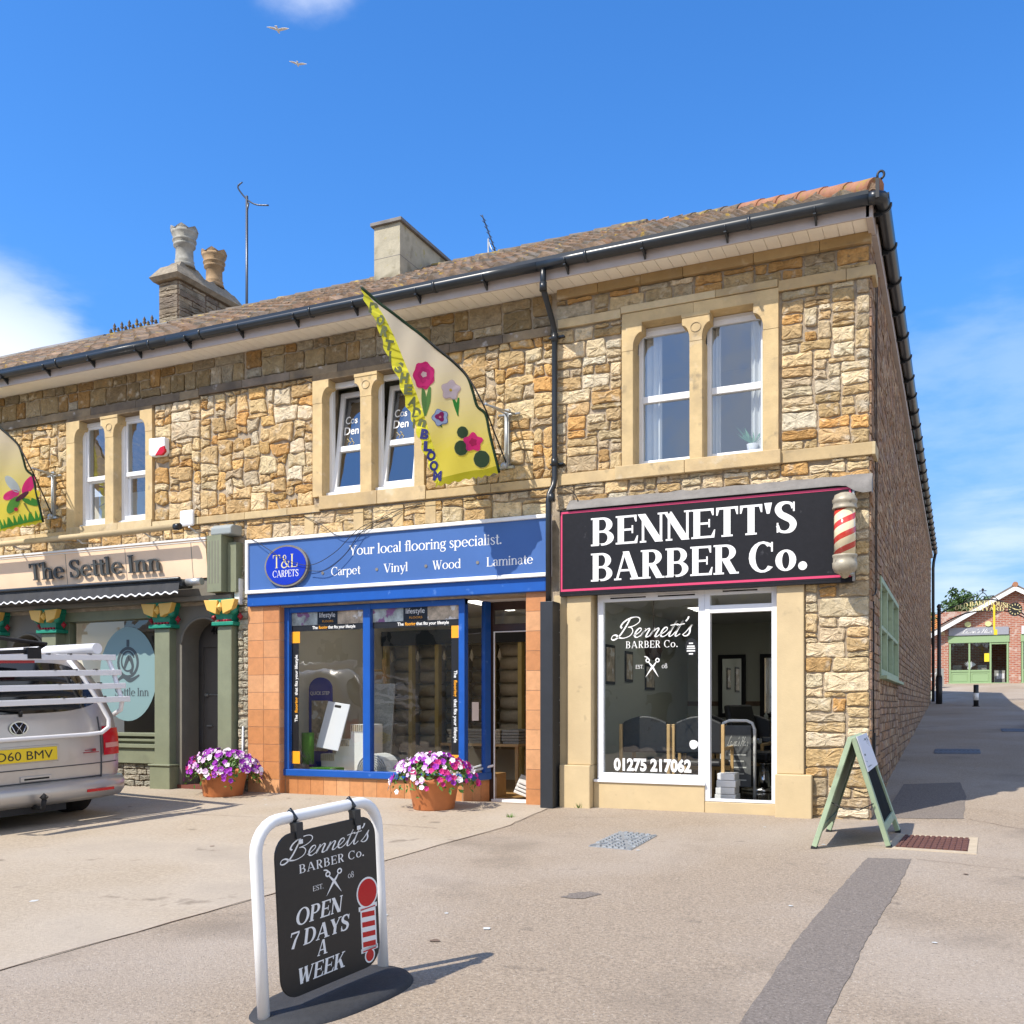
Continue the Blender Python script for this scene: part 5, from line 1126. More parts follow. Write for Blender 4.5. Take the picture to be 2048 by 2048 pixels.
for i in range(4):
    mb = MB(); x = -6.5 + i * .32
    for j in range(5): mb.box(x + rnd.uniform(-.02, .02), x + .28, 2.35, 2.9, .66 + j * .045, .70 + j * .045)
    o = mb.build('carpet_sample_pile', rnd.choice(['carpet_beige', 'carpet_grey', 'carpet_olive']), None, bevel=.012); tag(o, 'pile of folded carpet samples on the low table in the carpet shop', 'carpet samples', 'sample piles on the table')
t = thing('display_board', 'dark blue arched display board reading QUICK STEP behind the left window pane', 'display board', (-8.26, 1.2, .3))
mb = MB(); n = 14; mb.prism_xz([(-8.62 + .30, .30), (-7.90, .30), (-7.90, 1.50)] + [(-8.11 + .21 * 1.0 * math.cos(math.pi * k / n) , 1.50 + .19 * math.sin(math.pi * k / n)) for k in range(n + 1)] + [(-8.32, 1.50)], 1.18, 1.22); mb.build('board', 'display_blue', t)
mb = MB(); mb.box(-8.26, -7.96, 1.172, 1.179, .55, 1.33); mb.build('picture', 'photo_tan', t)
mb = MB(); mb.sans('QUICK STEP', (-8.29, 1.178, 1.42), EX, EZ, .055, .36, bold=.02); mb.build('lettering', 'white_letter', t)
t = thing('sample_stairs', 'white model staircase covered with carpet in the left carpet shop window', 'display steps', (-7.5, .7, .3))
mb = MB(); mb.prism_xz([(-7.72, .301), (-6.92, .301), (-6.92, .98), (-7.20, .98), (-7.20, .76), (-7.46, .76), (-7.46, .54), (-7.72, .54)], .66, 1.10); mb.build('steps', 'interior_white', t, bevel=.01)
mb = MB()
for k in range(3):
    for j in range(7): x = -7.71 + k * .26 + j * .035; mb.box(x, x + .018, .64, .66, .44 + k * .22, .535 + k * .22)
mb.build('carpet_strips', 'carpet_beige', t)
T = Matrix.Translation((-7.46, .45, .62)) @ Matrix.Rotation(R(-14), 4, 'X') @ Matrix.Rotation(R(8), 4, 'Y')
mb = MB(T); mb.box(-.20, .20, -.012, .012, 0, .70); mb.mi = 1; mb.box(-.06, .06, -.016, .016, .62, .665); o = mb.build('tile_sample_board', ['sign_white', 'dark'], None, bevel=.01); tag(o, 'white tile sample board with a hand slot leaning on the model staircase', 'sample board')
T = Matrix.Translation((-7.06, 1.22, .31)) @ Matrix.Rotation(R(-6), 4, 'X'); mb = MB(T); mb.box(-.24, .20, -.012, .012, 0, 1.28); o = mb.build('flooring_panel', 'carpet_grey', None, bevel=.006); tag(o, 'tall grey flooring panel standing behind the model staircase', 'floor sample')
t = thing('ladder', 'pale wooden stepladder standing inside behind the left carpet window', 'ladder', (-7.6, 2.0, 0))
for x, l in ((-7.85, .04), (-7.45, -.04)): mb = MB(); mb.prism_xz([(x, .0), (x + .04, .0), (x + l + .04, 2.0), (x + l, 2.0)], 1.98, 2.03); mb.build('rail', 'wood', t)
for k in range(6): mb = MB(); mb.box(-7.80 + .005 * k, -7.45 - .005 * k, 1.96, 2.05, .3 + .3 * k, .33 + .3 * k); mb.build('rung', 'wood', t)
mb = MB(); mb.tube([(-7.72, .34, .40), (-7.72, .34, .86)], .09, 14); mb.prism_xy([(-7.62, .25), (-7.25, .28), (-7.2, .5), (-7.62, .5)], .302, .36); o = mb.build('artificial_grass_roll', 'grass_roll'); tag(o, 'roll of bright green artificial grass in the corner of the carpet window', 'grass roll')
def folded(name, x0, x1, y, z, lab):
    mb = MB(); n = 7
    for k in range(n):
        r = .05 + .026 * k; P = []
        for j in range(11): a = R(180 - 18 * j); P.append((x0 + .34 + r * 1.2 * math.cos(a) * (1.0 if j else 1), y - .05, z + .03 + max(0, r * 1.15 * math.sin(a))))
        P = [(x0 - .0 + .02 * k, y - .05, z + .015 + .004 * k)] + P + [(x1 - .03 * (n - k), y - .05, z + .02)]
        for p, q in zip(P, P[1:]):
            a_ = [mb.v((p[0], p[1], p[2])), mb.v((q[0], q[1], q[2])), mb.v((q[0], q[1] + .36, q[2])), mb.v((p[0], p[1] + .36, p[2]))]; mb.f(a_, True)
            b_ = [mb.v((p[0], p[1] - .0005, p[2])), mb.v((q[0], q[1] - .0005, q[2])), mb.v((q[0], q[1] - .0005, q[2] - .014)), mb.v((p[0], p[1] - .0005, p[2] - .014))]; mb.f(b_)
    o = mb.build(name, 'interior_white'); tag(o, lab, 'carpet')
folded('folded_carpet', -6.95, -6.0, .36, .31, 'folded cream carpet heaped on the window floor beside the blue mullion')
T = Matrix.Translation((-5.02, .72, .05)) @ Matrix.Rotation(R(-20), 4, 'Y')
mb = MB(Matrix.Translation((-4.50, 1.0, .0)) @ Matrix.Rotation(R(24), 4, 'Y') @ Matrix.Rotation(R(20), 4, 'Z'))
for k in range(4): mb.box(-.22, .18 - .02 * k, -.2, .2, .02 + .05 * k, .055 + .05 * k)
o = mb.build('carpet_sample_book', 'interior_white', None, bevel=.008); tag(o, 'white carpet sample books slumped on the floor inside the carpet shop doorway', 'sample books')
mb = MB(Matrix.Translation((-5.15, .62, .33)) @ Matrix.Rotation(R(-18), 4, 'Y') @ Matrix.Rotation(R(35), 4, 'Z')); mb.box(-.30, .25, -.2, .2, 0, .03); mb.box(-.25, .2, -.18, .18, .05, .075); o = mb.build('sample_tray', 'sign_white', None, bevel=.006); tag(o, 'white sample trays lying in the slanted end of the carpet window', 'sample trays')
# electrics and wires on the walls
t = thing('alarm_box', 'white and red burglar alarm box on the stone wall beside the pub window', 'alarm box', (-10.15, -.05, 5.18))
mb = MB(); mb.prism_xz([(-10.31, 5.06), (-10.25, 5.03), (-10.04, 5.03), (-9.98, 5.08), (-9.99, 5.30), (-10.31, 5.31)], -.14, -.032); mb.build('case', 'white_upvc', t, bevel=.02)
mb = MB(); mb.prism_xz([(-10.18, 5.035), (-10.04, 5.028), (-9.975, 5.08), (-9.99, 5.17), (-10.08, 5.15)], -.147, -.10); mb.build('lamp', 'red_lamp', t, bevel=.01)
mb = MB(); mb.box(-9.72, -9.46, -.12, -.06, 3.93, 4.17); o = mb.build('junction_box', 'white_upvc', None, bevel=.03); tag(o, 'plain white plastic box on the stone course left of the blue sign', 'junction box')
def wire(pts, lab, r=.0048):
    mb = MB(); mb.tube(catmull(pts, 8), r, 6); o = mb.build('cable', 'wire'); tag(o, lab, 'cable', 'loose cables above the blue sign')
wire([(-8.6, -.05, 3.70), (-8.3, -.15, 3.62), (-8.0, -.19, 3.46), (-7.7, -.20, 3.30), (-7.3, -.18, 3.20), (-6.9, -.17, 3.35), (-6.5, -.15, 3.66), (-6.1, -.06, 3.80)], 'black cable looping down across the round badge of the blue sign')
wire([(-7.35, -.17, 3.13), (-7.05, -.17, 3.12), (-6.75, -.16, 3.30), (-6.45, -.15, 3.62), (-6.0, -.06, 3.86), (-5.6, -.04, 3.93)], 'black cable sagging to the right of the round badge')
wire([(-7.5, -.05, 3.92), (-7.2, -.08, 3.78), (-6.9, -.15, 3.60), (-6.65, -.155, 3.56), (-6.35, -.15, 3.64), (-5.9, -.05, 3.84)], 'black cable dipping over the top edge of the blue sign')
wire([(-8.95, -.07, 3.93), (-7.2, -.08, 3.95), (-5.5, -.08, 3.95), (-4.4, -.08, 3.955), (-3.75, -.09, 3.95), (-3.2, -.08, 3.95)], 'black cable running under the stone sill course')
wire([(-3.60, -.06, 3.96), (-3.45, -.09, 3.90), (-3.38, -.06, 3.74), (-3.50, -.05, 3.70)], 'short black cable coil beside the downpipe')
# ---------------------------------------------------------------- pub front
def capital(bld, x0, x1, z0=2.42, z1=2.80):
    c = (x0 + x1) / 2; h = (x1 - x0) / 2; mb = MB(); mb.mi = 0
    mb.box(c - h - .07, c + h + .07, -.17, .1, z0, z0 + .055); frustum(mb, c - h, c + h, -.12, .1, z0 + .055, z1 - .06, -.07, -.05); mb.box(c - h - .10, c + h + .10, -.20, .1, z1 - .06, z1)
    for k in range(5): mb.mi = 2; mb.box(c - h + .02 + k * h * .4, c - h + .06 + k * h * .4, -.155, -.12, z0 + .056, z0 + .09)
    for sx in (-1, 1):
        mb.mi = 1; mb.prism_xz([(c + sx * (h * .25), z1 - .02), (c + sx * (h + .16), z1 - .01), (c + sx * (h + .10), z1 - .16), (c + sx * (h * .5), z1 - .22)][::sx], -.235, -.14)
        mb.mi = 0; mb.lathe([(0, -.07), (.05, -.04), (.06, 0), (.04, .05), (0, .07)], (c + sx * (h + .06), -.14, z0 + .22), 10)
        mb.mi = 2; mb.lathe([(0, -.06), (.045, 0), (0, .06)], (c + sx * (h + .11), -.06, z0 + .13), 8)
    mb.mi = 1; mb.lathe([(0, -.07), (.055, 0), (0, .08)], (c, -.21, z1 - .12), 10)
    mb.build('capital', ['green_cap', 'yellow_cap', 'red_cap'], bld, bevel=.008)
def column(bld, x0, x1):
    mb = MB(); mb.box(x0, x1, -.12, .2, .36, 2.42); mb.box(x0 - .05, x1 + .05, -.17, .2, -.15, .34); mb.box(x0 - .07, x1 + .07, -.19, .2, .34, .37); mb.build('column', 'olive', bld, bevel=.012); capital(bld, x0, x1)
for a, b in ((-10.21, -9.91), (-8.99, -8.73), (-12.62, -12.30), (-14.0, -13.60)): column(inn, a, b)
def arch_wall(bld, x0, x1, c, hw, zs, y0=.02, y1=.36):
    """wall panel with a round-headed opening"""
    mb = MB(); n = 16; top = 2.82; rz = hw * .92
    P = [(c - hw, -.15)] + [(c + hw * math.cos(math.pi - math.pi * k / n), zs + rz * math.sin(math.pi * k / n)) for k in range(n + 1)] + [(c + hw, -.15)]
    mb.prism_xz([(x0, -.15), (c - hw, -.15), (c - hw, zs), (x0, zs)], y0, y1); mb.prism_xz([(c + hw, -.15), (x1, -.15), (x1, zs), (c + hw, zs)], y0, y1)
    for k in range(n):
        a, b = P[1 + k], P[2 + k]; xa = x0 if k == 0 else a[0]; xb = x1 if k == n - 1 else b[0]
        mb.prism_xz([(xa, a[1] if k else zs), (a[0], a[1]), (b[0], b[1]), (xb, b[1] if k < n - 1 else zs), (xb, top), (xa, top)], y0, y1)
    mb.tube([(c + (hw + .015) * math.cos(math.pi - math.pi * k / 20), y0 - .01, zs + (rz + .015) * math.sin(math.pi * k / 20)) for k in range(21)], .022, 8)
    mb.box(c - hw - .04, c - hw, y0 - .02, y0, -.1, zs); mb.box(c + hw, c + hw + .035, y0 - .02, y0, -.1, zs)
    mb.build('arched_wall', 'inn_grey', bld)
arch_wall(inn, -9.91, -8.99, -9.38, .40, 2.18); arch_wall(inn, -13.60, -12.62, -13.10, .40, 2.05)
mb = MB(); mb.box(-9.95, -8.95, .50, .56, 2.16, 2.9); mb.box(-9.95, -9.82, .50, .56, -.1, 2.16); mb.box(-9.30, -8.95, .50, .56, -.1, 2.16); mb.build('door_surround', 'inn_door', inn)
mb = MB(); mb.box(-9.82, -9.30, .53, .57, .05, 2.16); d = mb.build('door', 'inn_door', inn)
mb = MB(); mb.tube([(-9.74, .52, 1.42), (-9.74, .47, 1.42)], .025, 10); mb.box(-9.72, -9.45, .51, .53, 1.415, 1.425); mb.box(-9.74, -9.64, .49, .53, .93, .95); mb.build('handle', 'steel', d)
mb = MB(); mb.sans('46', (-9.66, .498, 2.36), EX, EZ, .115, .17, bold=.03); mb.build('house_number', 'black_print', inn)
mb = MB(); mb.box(-9.85, -8.98, -.02, .5, -.12, .06); mb.mi = 1; mb.box(-13.6, -12.6, .30, .5, .0, 2.8); mb.build('doorstep', [mat('red_step', (.16, .05, .035), .8, var=.2), 'dark'], inn)
# pub window between the columns
mb = MB(); mb.box(-12.30, -10.21, .02, .30, .36, .60); mb.box(-12.30, -10.21, -.02, .28, .60, .66); mb.box(-12.30, -10.21, .0, .28, .70, .74); mb.box(-12.30, -10.21, -.03, .30, .78, .83); mb.box(-12.30, -10.21, .05, .30, .66, .78); mb.box(-12.30, -10.21, .02, .30, 2.60, 2.82); mb.box(-12.30, -12.20, .06, .20, .83, 2.6); mb.box(-10.30, -10.21, .06, .20, .83, 2.6)
w = mb.build('shop_window', 'olive', inn, bevel=.006)
mb = MB(); pane(mb, -12.21, -10.29, .83, 2.62, .14); mb.build('pane', 'glass_shop', w)
M['frosted'] = mat('frosted_oval', (.22, .33, .33), .35); M['oval_ink'] = mat('grey_print', (.06, .075, .08), .5)
mb = MB(); mb.prism_xz([(-11.0 + .60 * math.cos(a), 1.75 + .74 * math.sin(a)) for a in [2 * math.pi * k / 40 for k in range(40)]], .126, .130); mb.mi = 1
mb.strokes([arc(0, 0, .23, .25, 0, 360, .05, .05, 24), arc(0, .02, .15, .17, 20, 330, .03, .03, 20), brush([(-.24, -.30, .03), (-.10, -.22, .06), (.05, -.28, .07), (.24, -.20, .03)]), brush([(-.08, -.1, .04), (.02, .08, .08), (.10, -.05, .05), (.06, -.18, .06)]), rect(-.03, .25, .03, .36)], (-11.0, .125, 1.93), EX, EZ, 1.0)
st, ln = set_line('Settle Inn', S=.15, H=.07, F=.06); mb.strokes(st, (-11.28, .125, 1.40), EX, EZ, .13, .72, ln)
mb.build('oval_decal', ['frosted', 'oval_ink'], w)
mb = MB(); mb.box(-12.2, -10.3, 1.2, 1.25, .2, 2.8); mb.build('interior_wall', mat('dim_pub_wall', (.10, .07, .05), .8), inn)
mb = MB(); mb.mi = 1; mb.box(-12.30, -10.27, .10, .25, -.1, .36); mb.mi = 0; lay(mb, snecked(-12.30, -10.27, -.08, .36, cw=.05, chh=.045, wr=(3, 7), hr=(1, 2)), lambda u, v, d: (u, .10 - d, v), [(.30, .28, .22), (.24, .22, .17), (.36, .33, .26)], .008, .03); mb.build('plinth', ['stone_dark_rubble', 'mortar_side'], inn)
mb = MB(); mb.box(-16, -8.72, -.16, .02, 2.80, 2.87); mb.box(-16, -8.72, -.10, .02, 2.87, 3.12); mb.build('entablature', 'inn_grey', inn, bevel=.008)
# beige sign leaning forward, raised letters
s = thing('shop_sign', 'beige pub sign with raised dark letters reading The Settle Inn above a black awning', 'sign', (-12, -.1, 3.14))
TL = Matrix.Translation((0, -.10, 3.14)) @ Matrix.Rotation(R(6), 4, 'X'); mb = MB(TL); mb.box(-16.5, -9.16, -.03, .02, 0, .56); mb.mi = 1; mb.box(-16.5, -9.14, -.045, .03, .561, .59); mb.box(-16.5, -9.15, -.036, .02, .53, .54)
mb.mi = 2
for x in (-14.05, -12.02, -10.75, -9.44): mb.box(x, x + .010, -.0318, -.03, .0, .53)
mb.build('board', ['inn_sign', 'white_paint', 'inn_grey'], s)
mb = MB(TL); st, ln = set_line('The Settle Inn', S=.15, H=.075, F=.08); mb.strokes(st, (-12.80, -.055, .145), EX, EZ, .27, 2.80, ln, thick=.022); mb.build('lettering', 'pewter', s)
t = thing('trough_lamp', 'long pale tubular lamp on arms above the beige pub sign', 'lamp', (-12, -.4, 3.87))
mb = MB(); mb.tube([(-16.5, -.42, 3.86), (-9.52, -.42, 3.86)], .045, 12); mb.build('tube', 'cream', t)
mb = MB(); mb.tube([(-9.519, -.42, 3.86), (-9.42, -.42, 3.86)], .05, 12); mb.build('end_cap', 'black_plastic', t)
for x in (-13.0, -11.6, -10.2, -9.3): mb = MB(); mb.tube([(x + .05, -.42, 3.84), (x, -.22, 3.80), (x, -.02, 3.82)], .014, 8); mb.build('arm', 'steel', t)
mb = MB(); mb.box(-9.05, -8.79, -.27, .0, 2.90, 3.72); 
for k in range(4): mb.mi = 1; mb.box(-9.02 + k * .055, -9.005 + k * .055, -.272, -.269, 3.02, 3.64); mb.mi = 0
mb.box(-8.78, -8.62, -.15, .0, 2.90, 3.62); mb.build('console', ['olive', 'inn_grey'], inn, bevel=.012)
mb = MB(); mb.prism_yz([(-.26, 3.722), (-.26, 3.83), (-.20, 3.87), (.0, 3.87), (.0, 3.722)], -9.0, -8.62); o = mb.build('grey_control_box', mat('grey_plastic', (.30, .33, .32), .45), None, bevel=.02); tag(o, 'grey plastic cover on top of the fluted green console beside the blue sign', 'cover')
a = thing('awning', 'folded black awning with white scalloped edge over the pub front', 'awning', (-12, -.3, 3.0))
mb = MB(); mb.box(-16, -9.40, -.42, -.17, 2.98, 3.10); mb.tube([(-16, -.44, 3.10), (-9.40, -.44, 3.10)], .028, 10); mb.build('cassette', 'black_plastic', a, bevel=.02)
mb = MB(); mb.tube([(-9.40, -.30, 3.06), (-9.12, -.30, 3.06)], .055, 12); mb.build('motor', 'steel', a)
mb = MB(); n = 330; w0 = -16
up = [mb.v((w0 + 6.58 * k / n, -.425, 3.06)) for k in range(n + 1)]; lo = [mb.v((w0 + 6.58 * k / n, -.47 - .008 * math.sin(k * .3), 2.905 + .016 * math.sin(2 * math.pi * (w0 + 6.58 * k / n) / .17))) for k in range(n + 1)]
lo2 = [mb.v((w0 + 6.58 * k / n, -.473 - .008 * math.sin(k * .3), 2.885 + .016 * math.sin(2 * math.pi * (w0 + 6.58 * k / n) / .17))) for k in range(n + 1)]
for k in range(n): mb.mi = 0; mb.f((up[k], up[k + 1], lo[k + 1], lo[k]), True); mb.mi = 1; mb.f((lo[k], lo[k + 1], lo2[k + 1], lo2[k]), True)
mb.build('valance', ['awning', 'white_paint'], a)
mb = MB(); mb.box(-8.70, -8.60, -.10, .0, 2.72, 3.10); o = mb.build('meter_box', 'interior_white', None, bevel=.01); tag(o, 'narrow whitish box on the stone strip between the pub and the blue sign', 'box')
mb = MB(); mb.tube([(-8.58, -.04, .95), (-8.585, -.05, .4), (-8.58, -.10, -.03)], .02, 8); o = mb.build('thin_pipe', 'steel', None); tag(o, 'thin grey pipe at the foot of the stone strip by the tiled pier', 'pipe')
# ---------------------------------------------------------------- flags
def flag(w0, ph, label, group, design, bx=0):
    d = Vector((-math.sin(R(ph)), -math.cos(R(ph)), 0)); n = Vector((math.cos(R(ph)), -math.sin(R(ph)), 0)); w0 = Vector(w0)
    root = thing('feather_flag', label, 'flag', tuple(w0), group=group)
    def rip(u, z):
        k = max(0, min(1, (u + .05) / .8)); return .034 * k * math.sin(6.5 * u - 3.4 * z) + .012 * math.sin(15 * u + 4 * z) * k
    def at(u, z, o=0): return w0 + d * u + Vector((0, 0, z)) + n * (rip(u, z) + o)
    pole = [(1.62, 2.265), (1.353, 2.033), (1.049, 1.801), (.745, 1.56), (.376, 1.234), (.272, 1.006), (.216, .817), (.112, .712), (.055, .448), (-.054, .004)]
    lead = [(1.622, 2.25), (1.582, 2.094), (1.449, 1.846), (1.334, 1.504), (1.182, 1.161), (1.078, .838), (.983, .601), (.888, .326), (.774, .032), (.717, -.148)]
    inner = [(1.619, 2.257), (1.40, 1.996), (1.239, 1.701), (1.125, 1.425), (1.011, 1.139), (.926, .893), (.84, .646), (.764, .381), (.689, .135), (.641, -.045)]
    res = lambda P, m: [Vector(catmull(P, 12)[min(len(catmull(P, 12)) - 1, round(i * (len(P) - 1) * 12 / m))]) for i in range(m + 1)]
    m = 44; PL, IN, LD = res(pole, m), res(inner, m), res(lead, m)
    mb = MB(); g = 14; top, bot = (.68, .62, .49), (.78, .68, .085)
    ids = [[mb.v(at(*PL[i].lerp(IN[i], j / g), 0)) for j in range(g + 1)] for i in range(m + 1)]
    for i in range(m):
        for j in range(g):
            z = PL[i].lerp(IN[i], j / g).y; t = max(0, min(1, (1.45 - z) / 1.15)); mb.col = tuple(lerp(a, b, t ** 1.2) for a, b in zip(top, bot)); mb.f((ids[i][j], ids[i + 1][j], ids[i + 1][j + 1], ids[i][j + 1]), True)
    mb.build('cloth', 'cloth', root)
    mb = MB(); m2 = 132; IN2, LD2 = res(inner, m2), res(lead, m2); a_ = []; b_ = []
    for i in range(m2 + 1):
        e = (LD2[i] - IN2[i]); e = e.normalized() if e.length > 1e-5 else Vector((1, 0)); q = LD2[i] + e * .016 * math.sin(i * .62)
        a_.append(mb.v(at(*IN2[i], .001))); b_.append(mb.v(at(*q, .001)))
    mb.col = (.78, .76, .05)
    for i in range(m2): mb.f((a_[i], a_[i + 1], b_[i + 1], b_[i]), True)
    mb.build('edge_band', 'cloth', root)
    mb = MB(); mb.col = (.45, .42, .012); H0 = [(-.054, .004), (.14, -.05), (.291, -.067), (.556, -.121), (.717, -.148)]; q = catmull(H0, 12); a_ = []; b_ = []
    for i, (u, z) in enumerate(q): a_.append(mb.v(at(u - .012, z + .095, .002))); b_.append(mb.v(at(u + .01, z - .012 * math.sin(i * 1.1), .002)))
    for i in range(len(q) - 1): mb.f((a_[i], a_[i + 1], b_[i + 1], b_[i]), True)
    mb.build('hem', 'cloth', root)
    mb = MB(); mb.col = (.015, .05, .02); mb.tube([at(u, z) for u, z in catmull(pole, 5)], .017, 8); mb.build('pole_sleeve', 'cloth', root)
    tb = w0 + Vector((-.112 + bx, .58, 0)); V3 = lambda a, b, c: tuple(tb + Vector((a, b, c))); jn = w0 + d * .14 + Vector((0, 0, .83))
    mb = MB(); mb.tube(catmull([V3(0, -.02, .27), tuple(tb.lerp(jn, .5) + Vector((0, 0, .13))), tuple(jn)] + [tuple(w0 + d * u + Vector((0, 0, z))) for u, z in ((.376, 1.234), (.745, 1.56), (1.2, 1.92), (1.64, 2.29))], 5), .010, 8)
    mb.build('pole', 'wire', root)
    mb = MB(); mb.tube([V3(0, 0, .90), V3(0, 0, .24)], .017, 10)
    mb.tube([V3(0, .0, .88), tuple(jn + Vector((.03, 0, .01)))], .013, 8); mb.tube([V3(.11, .03, .88), tuple(jn + Vector((.01, .02, .01)))], .013, 8); mb.tube([V3(-.12, .02, .88), V3(.18, .02, .88)], .016, 8)
    mb.lathe([(.0, -.05), (.05, -.04), (.055, .0), (.03, .03), (0, .04)], V3(-.03, 0, .24), 10); mb.box(tb.x - .10, tb.x + .10, tb.y - .01, tb.y + .07, tb.z + .19, tb.z + .22); mb.box(tb.x - .03, tb.x + .03, tb.y, tb.y + .08, tb.z + .19, tb.z + .95)
    mb.build('wall_bracket', 'steel', root)
    design(root, at, inner, lead)
def blob(mb, at, u, z, r, col, lobes=0, depth=.12, o=.006, sx=1, rot=0, n=30):
    mb.col = col; c = mb.v(at(u, z, o)); P = []
    for k in range(n):
        a = 2 * math.pi * k / n; rr = r * (1 + depth * math.cos(lobes * a)) if lobes else r; du, dz = rr * sx * math.cos(a), rr * math.sin(a); cr, sr = math.cos(rot), math.sin(rot)
        P.append(mb.v(at(u + du * cr - dz * sr, z + du * sr + dz * cr, o)))
    for k in range(n): mb.f((c, P[k], P[(k + 1) % n]))
def stalk(mb, at, pts, w, col, o=.005):
    mb.col = col; B = brush([(u, z, ww) for (u, z), ww in zip(pts, w)])
    A = [(mb.v(at(*a, o)), mb.v(at(*b, o))) for a, b in B]
    for p, q in zip(A, A[1:]): mb.f((p[0], q[0], q[1], p[1]))
def garden(root, at, inner, lead):
    mb = MB(); PK = (.62, .02, .20)
    stalk(mb, at, [(.875, 1.06), (.86, .89), (.85, .70)], [.02, .065, .02], (.08, .20, .05)); stalk(mb, at, [(.785, 1.04), (.81, .87), (.845, .70)], [.03, .065, .02], (.10, .24, .06))
    blob(mb, at, .858, 1.185, .165, (.50, .012, .15), 7, .07, .007, .78); blob(mb, at, .858, 1.19, .145, PK, 6, .09, .009, .78); blob(mb, at, .856, 1.19, .09, (.50, .014, .16), 5, .12, .011, .80); blob(mb, at, .858, 1.195, .034, (.62, .50, .50), 5, .1, .013)
    stalk(mb, at, [(.515, .93), (.47, .81), (.445, .69)], [.02, .045, .01], (.02, .22, .03)); stalk(mb, at, [(.44, .92), (.45, .82), (.45, .70)], [.02, .035, .01], (.02, .22, .03))
    blob(mb, at, .535, 1.01, .118, (.50, .40, .45), 5, .13, .007, .90, .4); blob(mb, at, .535, 1.01, .106, (.60, .52, .56), 5, .16, .009, .90, .4); blob(mb, at, .535, 1.01, .018, (.55, .40, .05), 0, 0, .011)
    blob(mb, at, .66, .67, .096, (.05, .10, .38), 5, .12, .007); blob(mb, at, .66, .67, .088, (.42, .52, .72), 5, .14, .009); blob(mb, at, .66, .68, .052, (.30, .01, .12), 3, .25, .011); blob(mb, at, .66, .675, .014, (.7, .3, .35), 0, 0, .013); stalk(mb, at, [(.665, .59), (.64, .555)], [.03, .01], (.03, .15, .03))
    G1 = (.035, .075, .030)
    for u, z, r in ((.39, .49, .072), (.405, .30, .090), (.159, .167, .104)): blob(mb, at, u, z, r + .006, (.55, .52, .20), 0, 0, .006, .92); blob(mb, at, u, z, r, G1, 9, .02, .008, .92)
    blob(mb, at, .262, .372, .108, PK, 5, .17, .010, 1.0, .3); blob(mb, at, .262, .372, .045, (.42, .01, .10), 5, .15, .012)
    mb.build('flower_applique', 'cloth', root)
    L = [('P', 1.478, 2.026), ('O', 1.392, 1.873), ('R', 1.335, 1.73), ('T', 1.285, 1.569), ('I', 1.238, 1.436), ('S', 1.168, 1.302), ('H', 1.102, 1.169), ('E', 1.053, 1.027), ('A', 0.996, 0.884), ('D', 0.952, 0.752), ('I', 0.95, 0.625), ('n', 0.878, 0.64), ('B', 0.854, 0.486), ('L', 0.815, 0.34), ('O', 0.776, 0.228), ('O', 0.745, 0.107), ('M', 0.702, -0.016)]
    mb = MB(); mb.mi = 0
    for k, (ch, u, z) in enumerate(L):
        mb.mi = 1 if k >= 12 else 0; a = R(-66 + (16 if ch in 'In' and 8 < k < 12 else 0)); rr = Vector((-math.cos(R(24)), math.sin(R(24))))
        # letters stand upright across the band, each slightly turned
        ra = R(-12 + 9 * math.sin(k * 2.1)); hgt = .112; wd = .105
        t2 = MB(); t2.sans(ch, (0, 0, 0), (1, 0, 0), (0, 1, 0), hgt, wd if ch not in 'I' else .028, bold=.06)
        base = len(mb.V)
        for p in t2.V:
            x, y = p[0] - wd / 2, p[1] - hgt / 2; x2, y2 = x * math.cos(ra) - y * math.sin(ra), x * math.sin(ra) + y * math.cos(ra)
            mb.v(at(u - x2, z + y2, .008))
        for f_ in t2.F: mb.f([base + i for i in f_])
    mb.build('lettering', [mat('flag_olive_letters', (.085, .10, .035), .8), mat('flag_navy_letters', (.010, .012, .12), .8)], root)
def dragonfly(root, at, inner, lead):
    mb = MB()
    for du, dz, r, sx, rot, col in ((.16, .20, .17, .42, -.7, (.45, .52, .60)), (-.10, .18, .17, .5, .5, (.62, .02, .20)), (-.15, .02, .15, .55, 1.3, (.75, .62, .05)), (-.14, -.08, .15, .4, 1.9, (.05, .25, .03)), (.14, -.14, .16, .5, .6, (.10, .32, .05)), (.18, .02, .14, .5, 1.2, (.62, .03, .22))):
        blob(mb, at, .27 + du * .95, .40 + dz * .95, r * .95, col, 0, 0, .008, sx, rot)
    blob(mb, at, .27, .40, .12, (.10, .02, .05), 0, 0, .012, .30, .9); stalk(mb, at, [(.24, .30), (.17, .18), (.12, .14)], [.03, .02, .01], (.20, .20, .05), .010); blob(mb, at, .36, .20, .03, (.5, .02, .08), 0, 0, .010)
    for k in range(12): stalk(mb, at, [(-.02 + .056 * k, .04 - .012 * k), (-.01 + .056 * k + .02 * (k % 3), .17 - .012 * k + .02 * (k % 2))], [.07, .01], (.05, .28, .03), .006)
    mb.build('insect_applique', 'cloth', root)
flag((-4.23, -.66, 4.07), 68, 'yellow feather flag with appliqued flowers over the window between pub and barber', 'flags on the front of the row', garden)
flag((-12.01, -.66, 4.08), 68, 'flag with a bright winged insect at the left end of the row', 'flags on the front of the row', dragonfly, -.30)
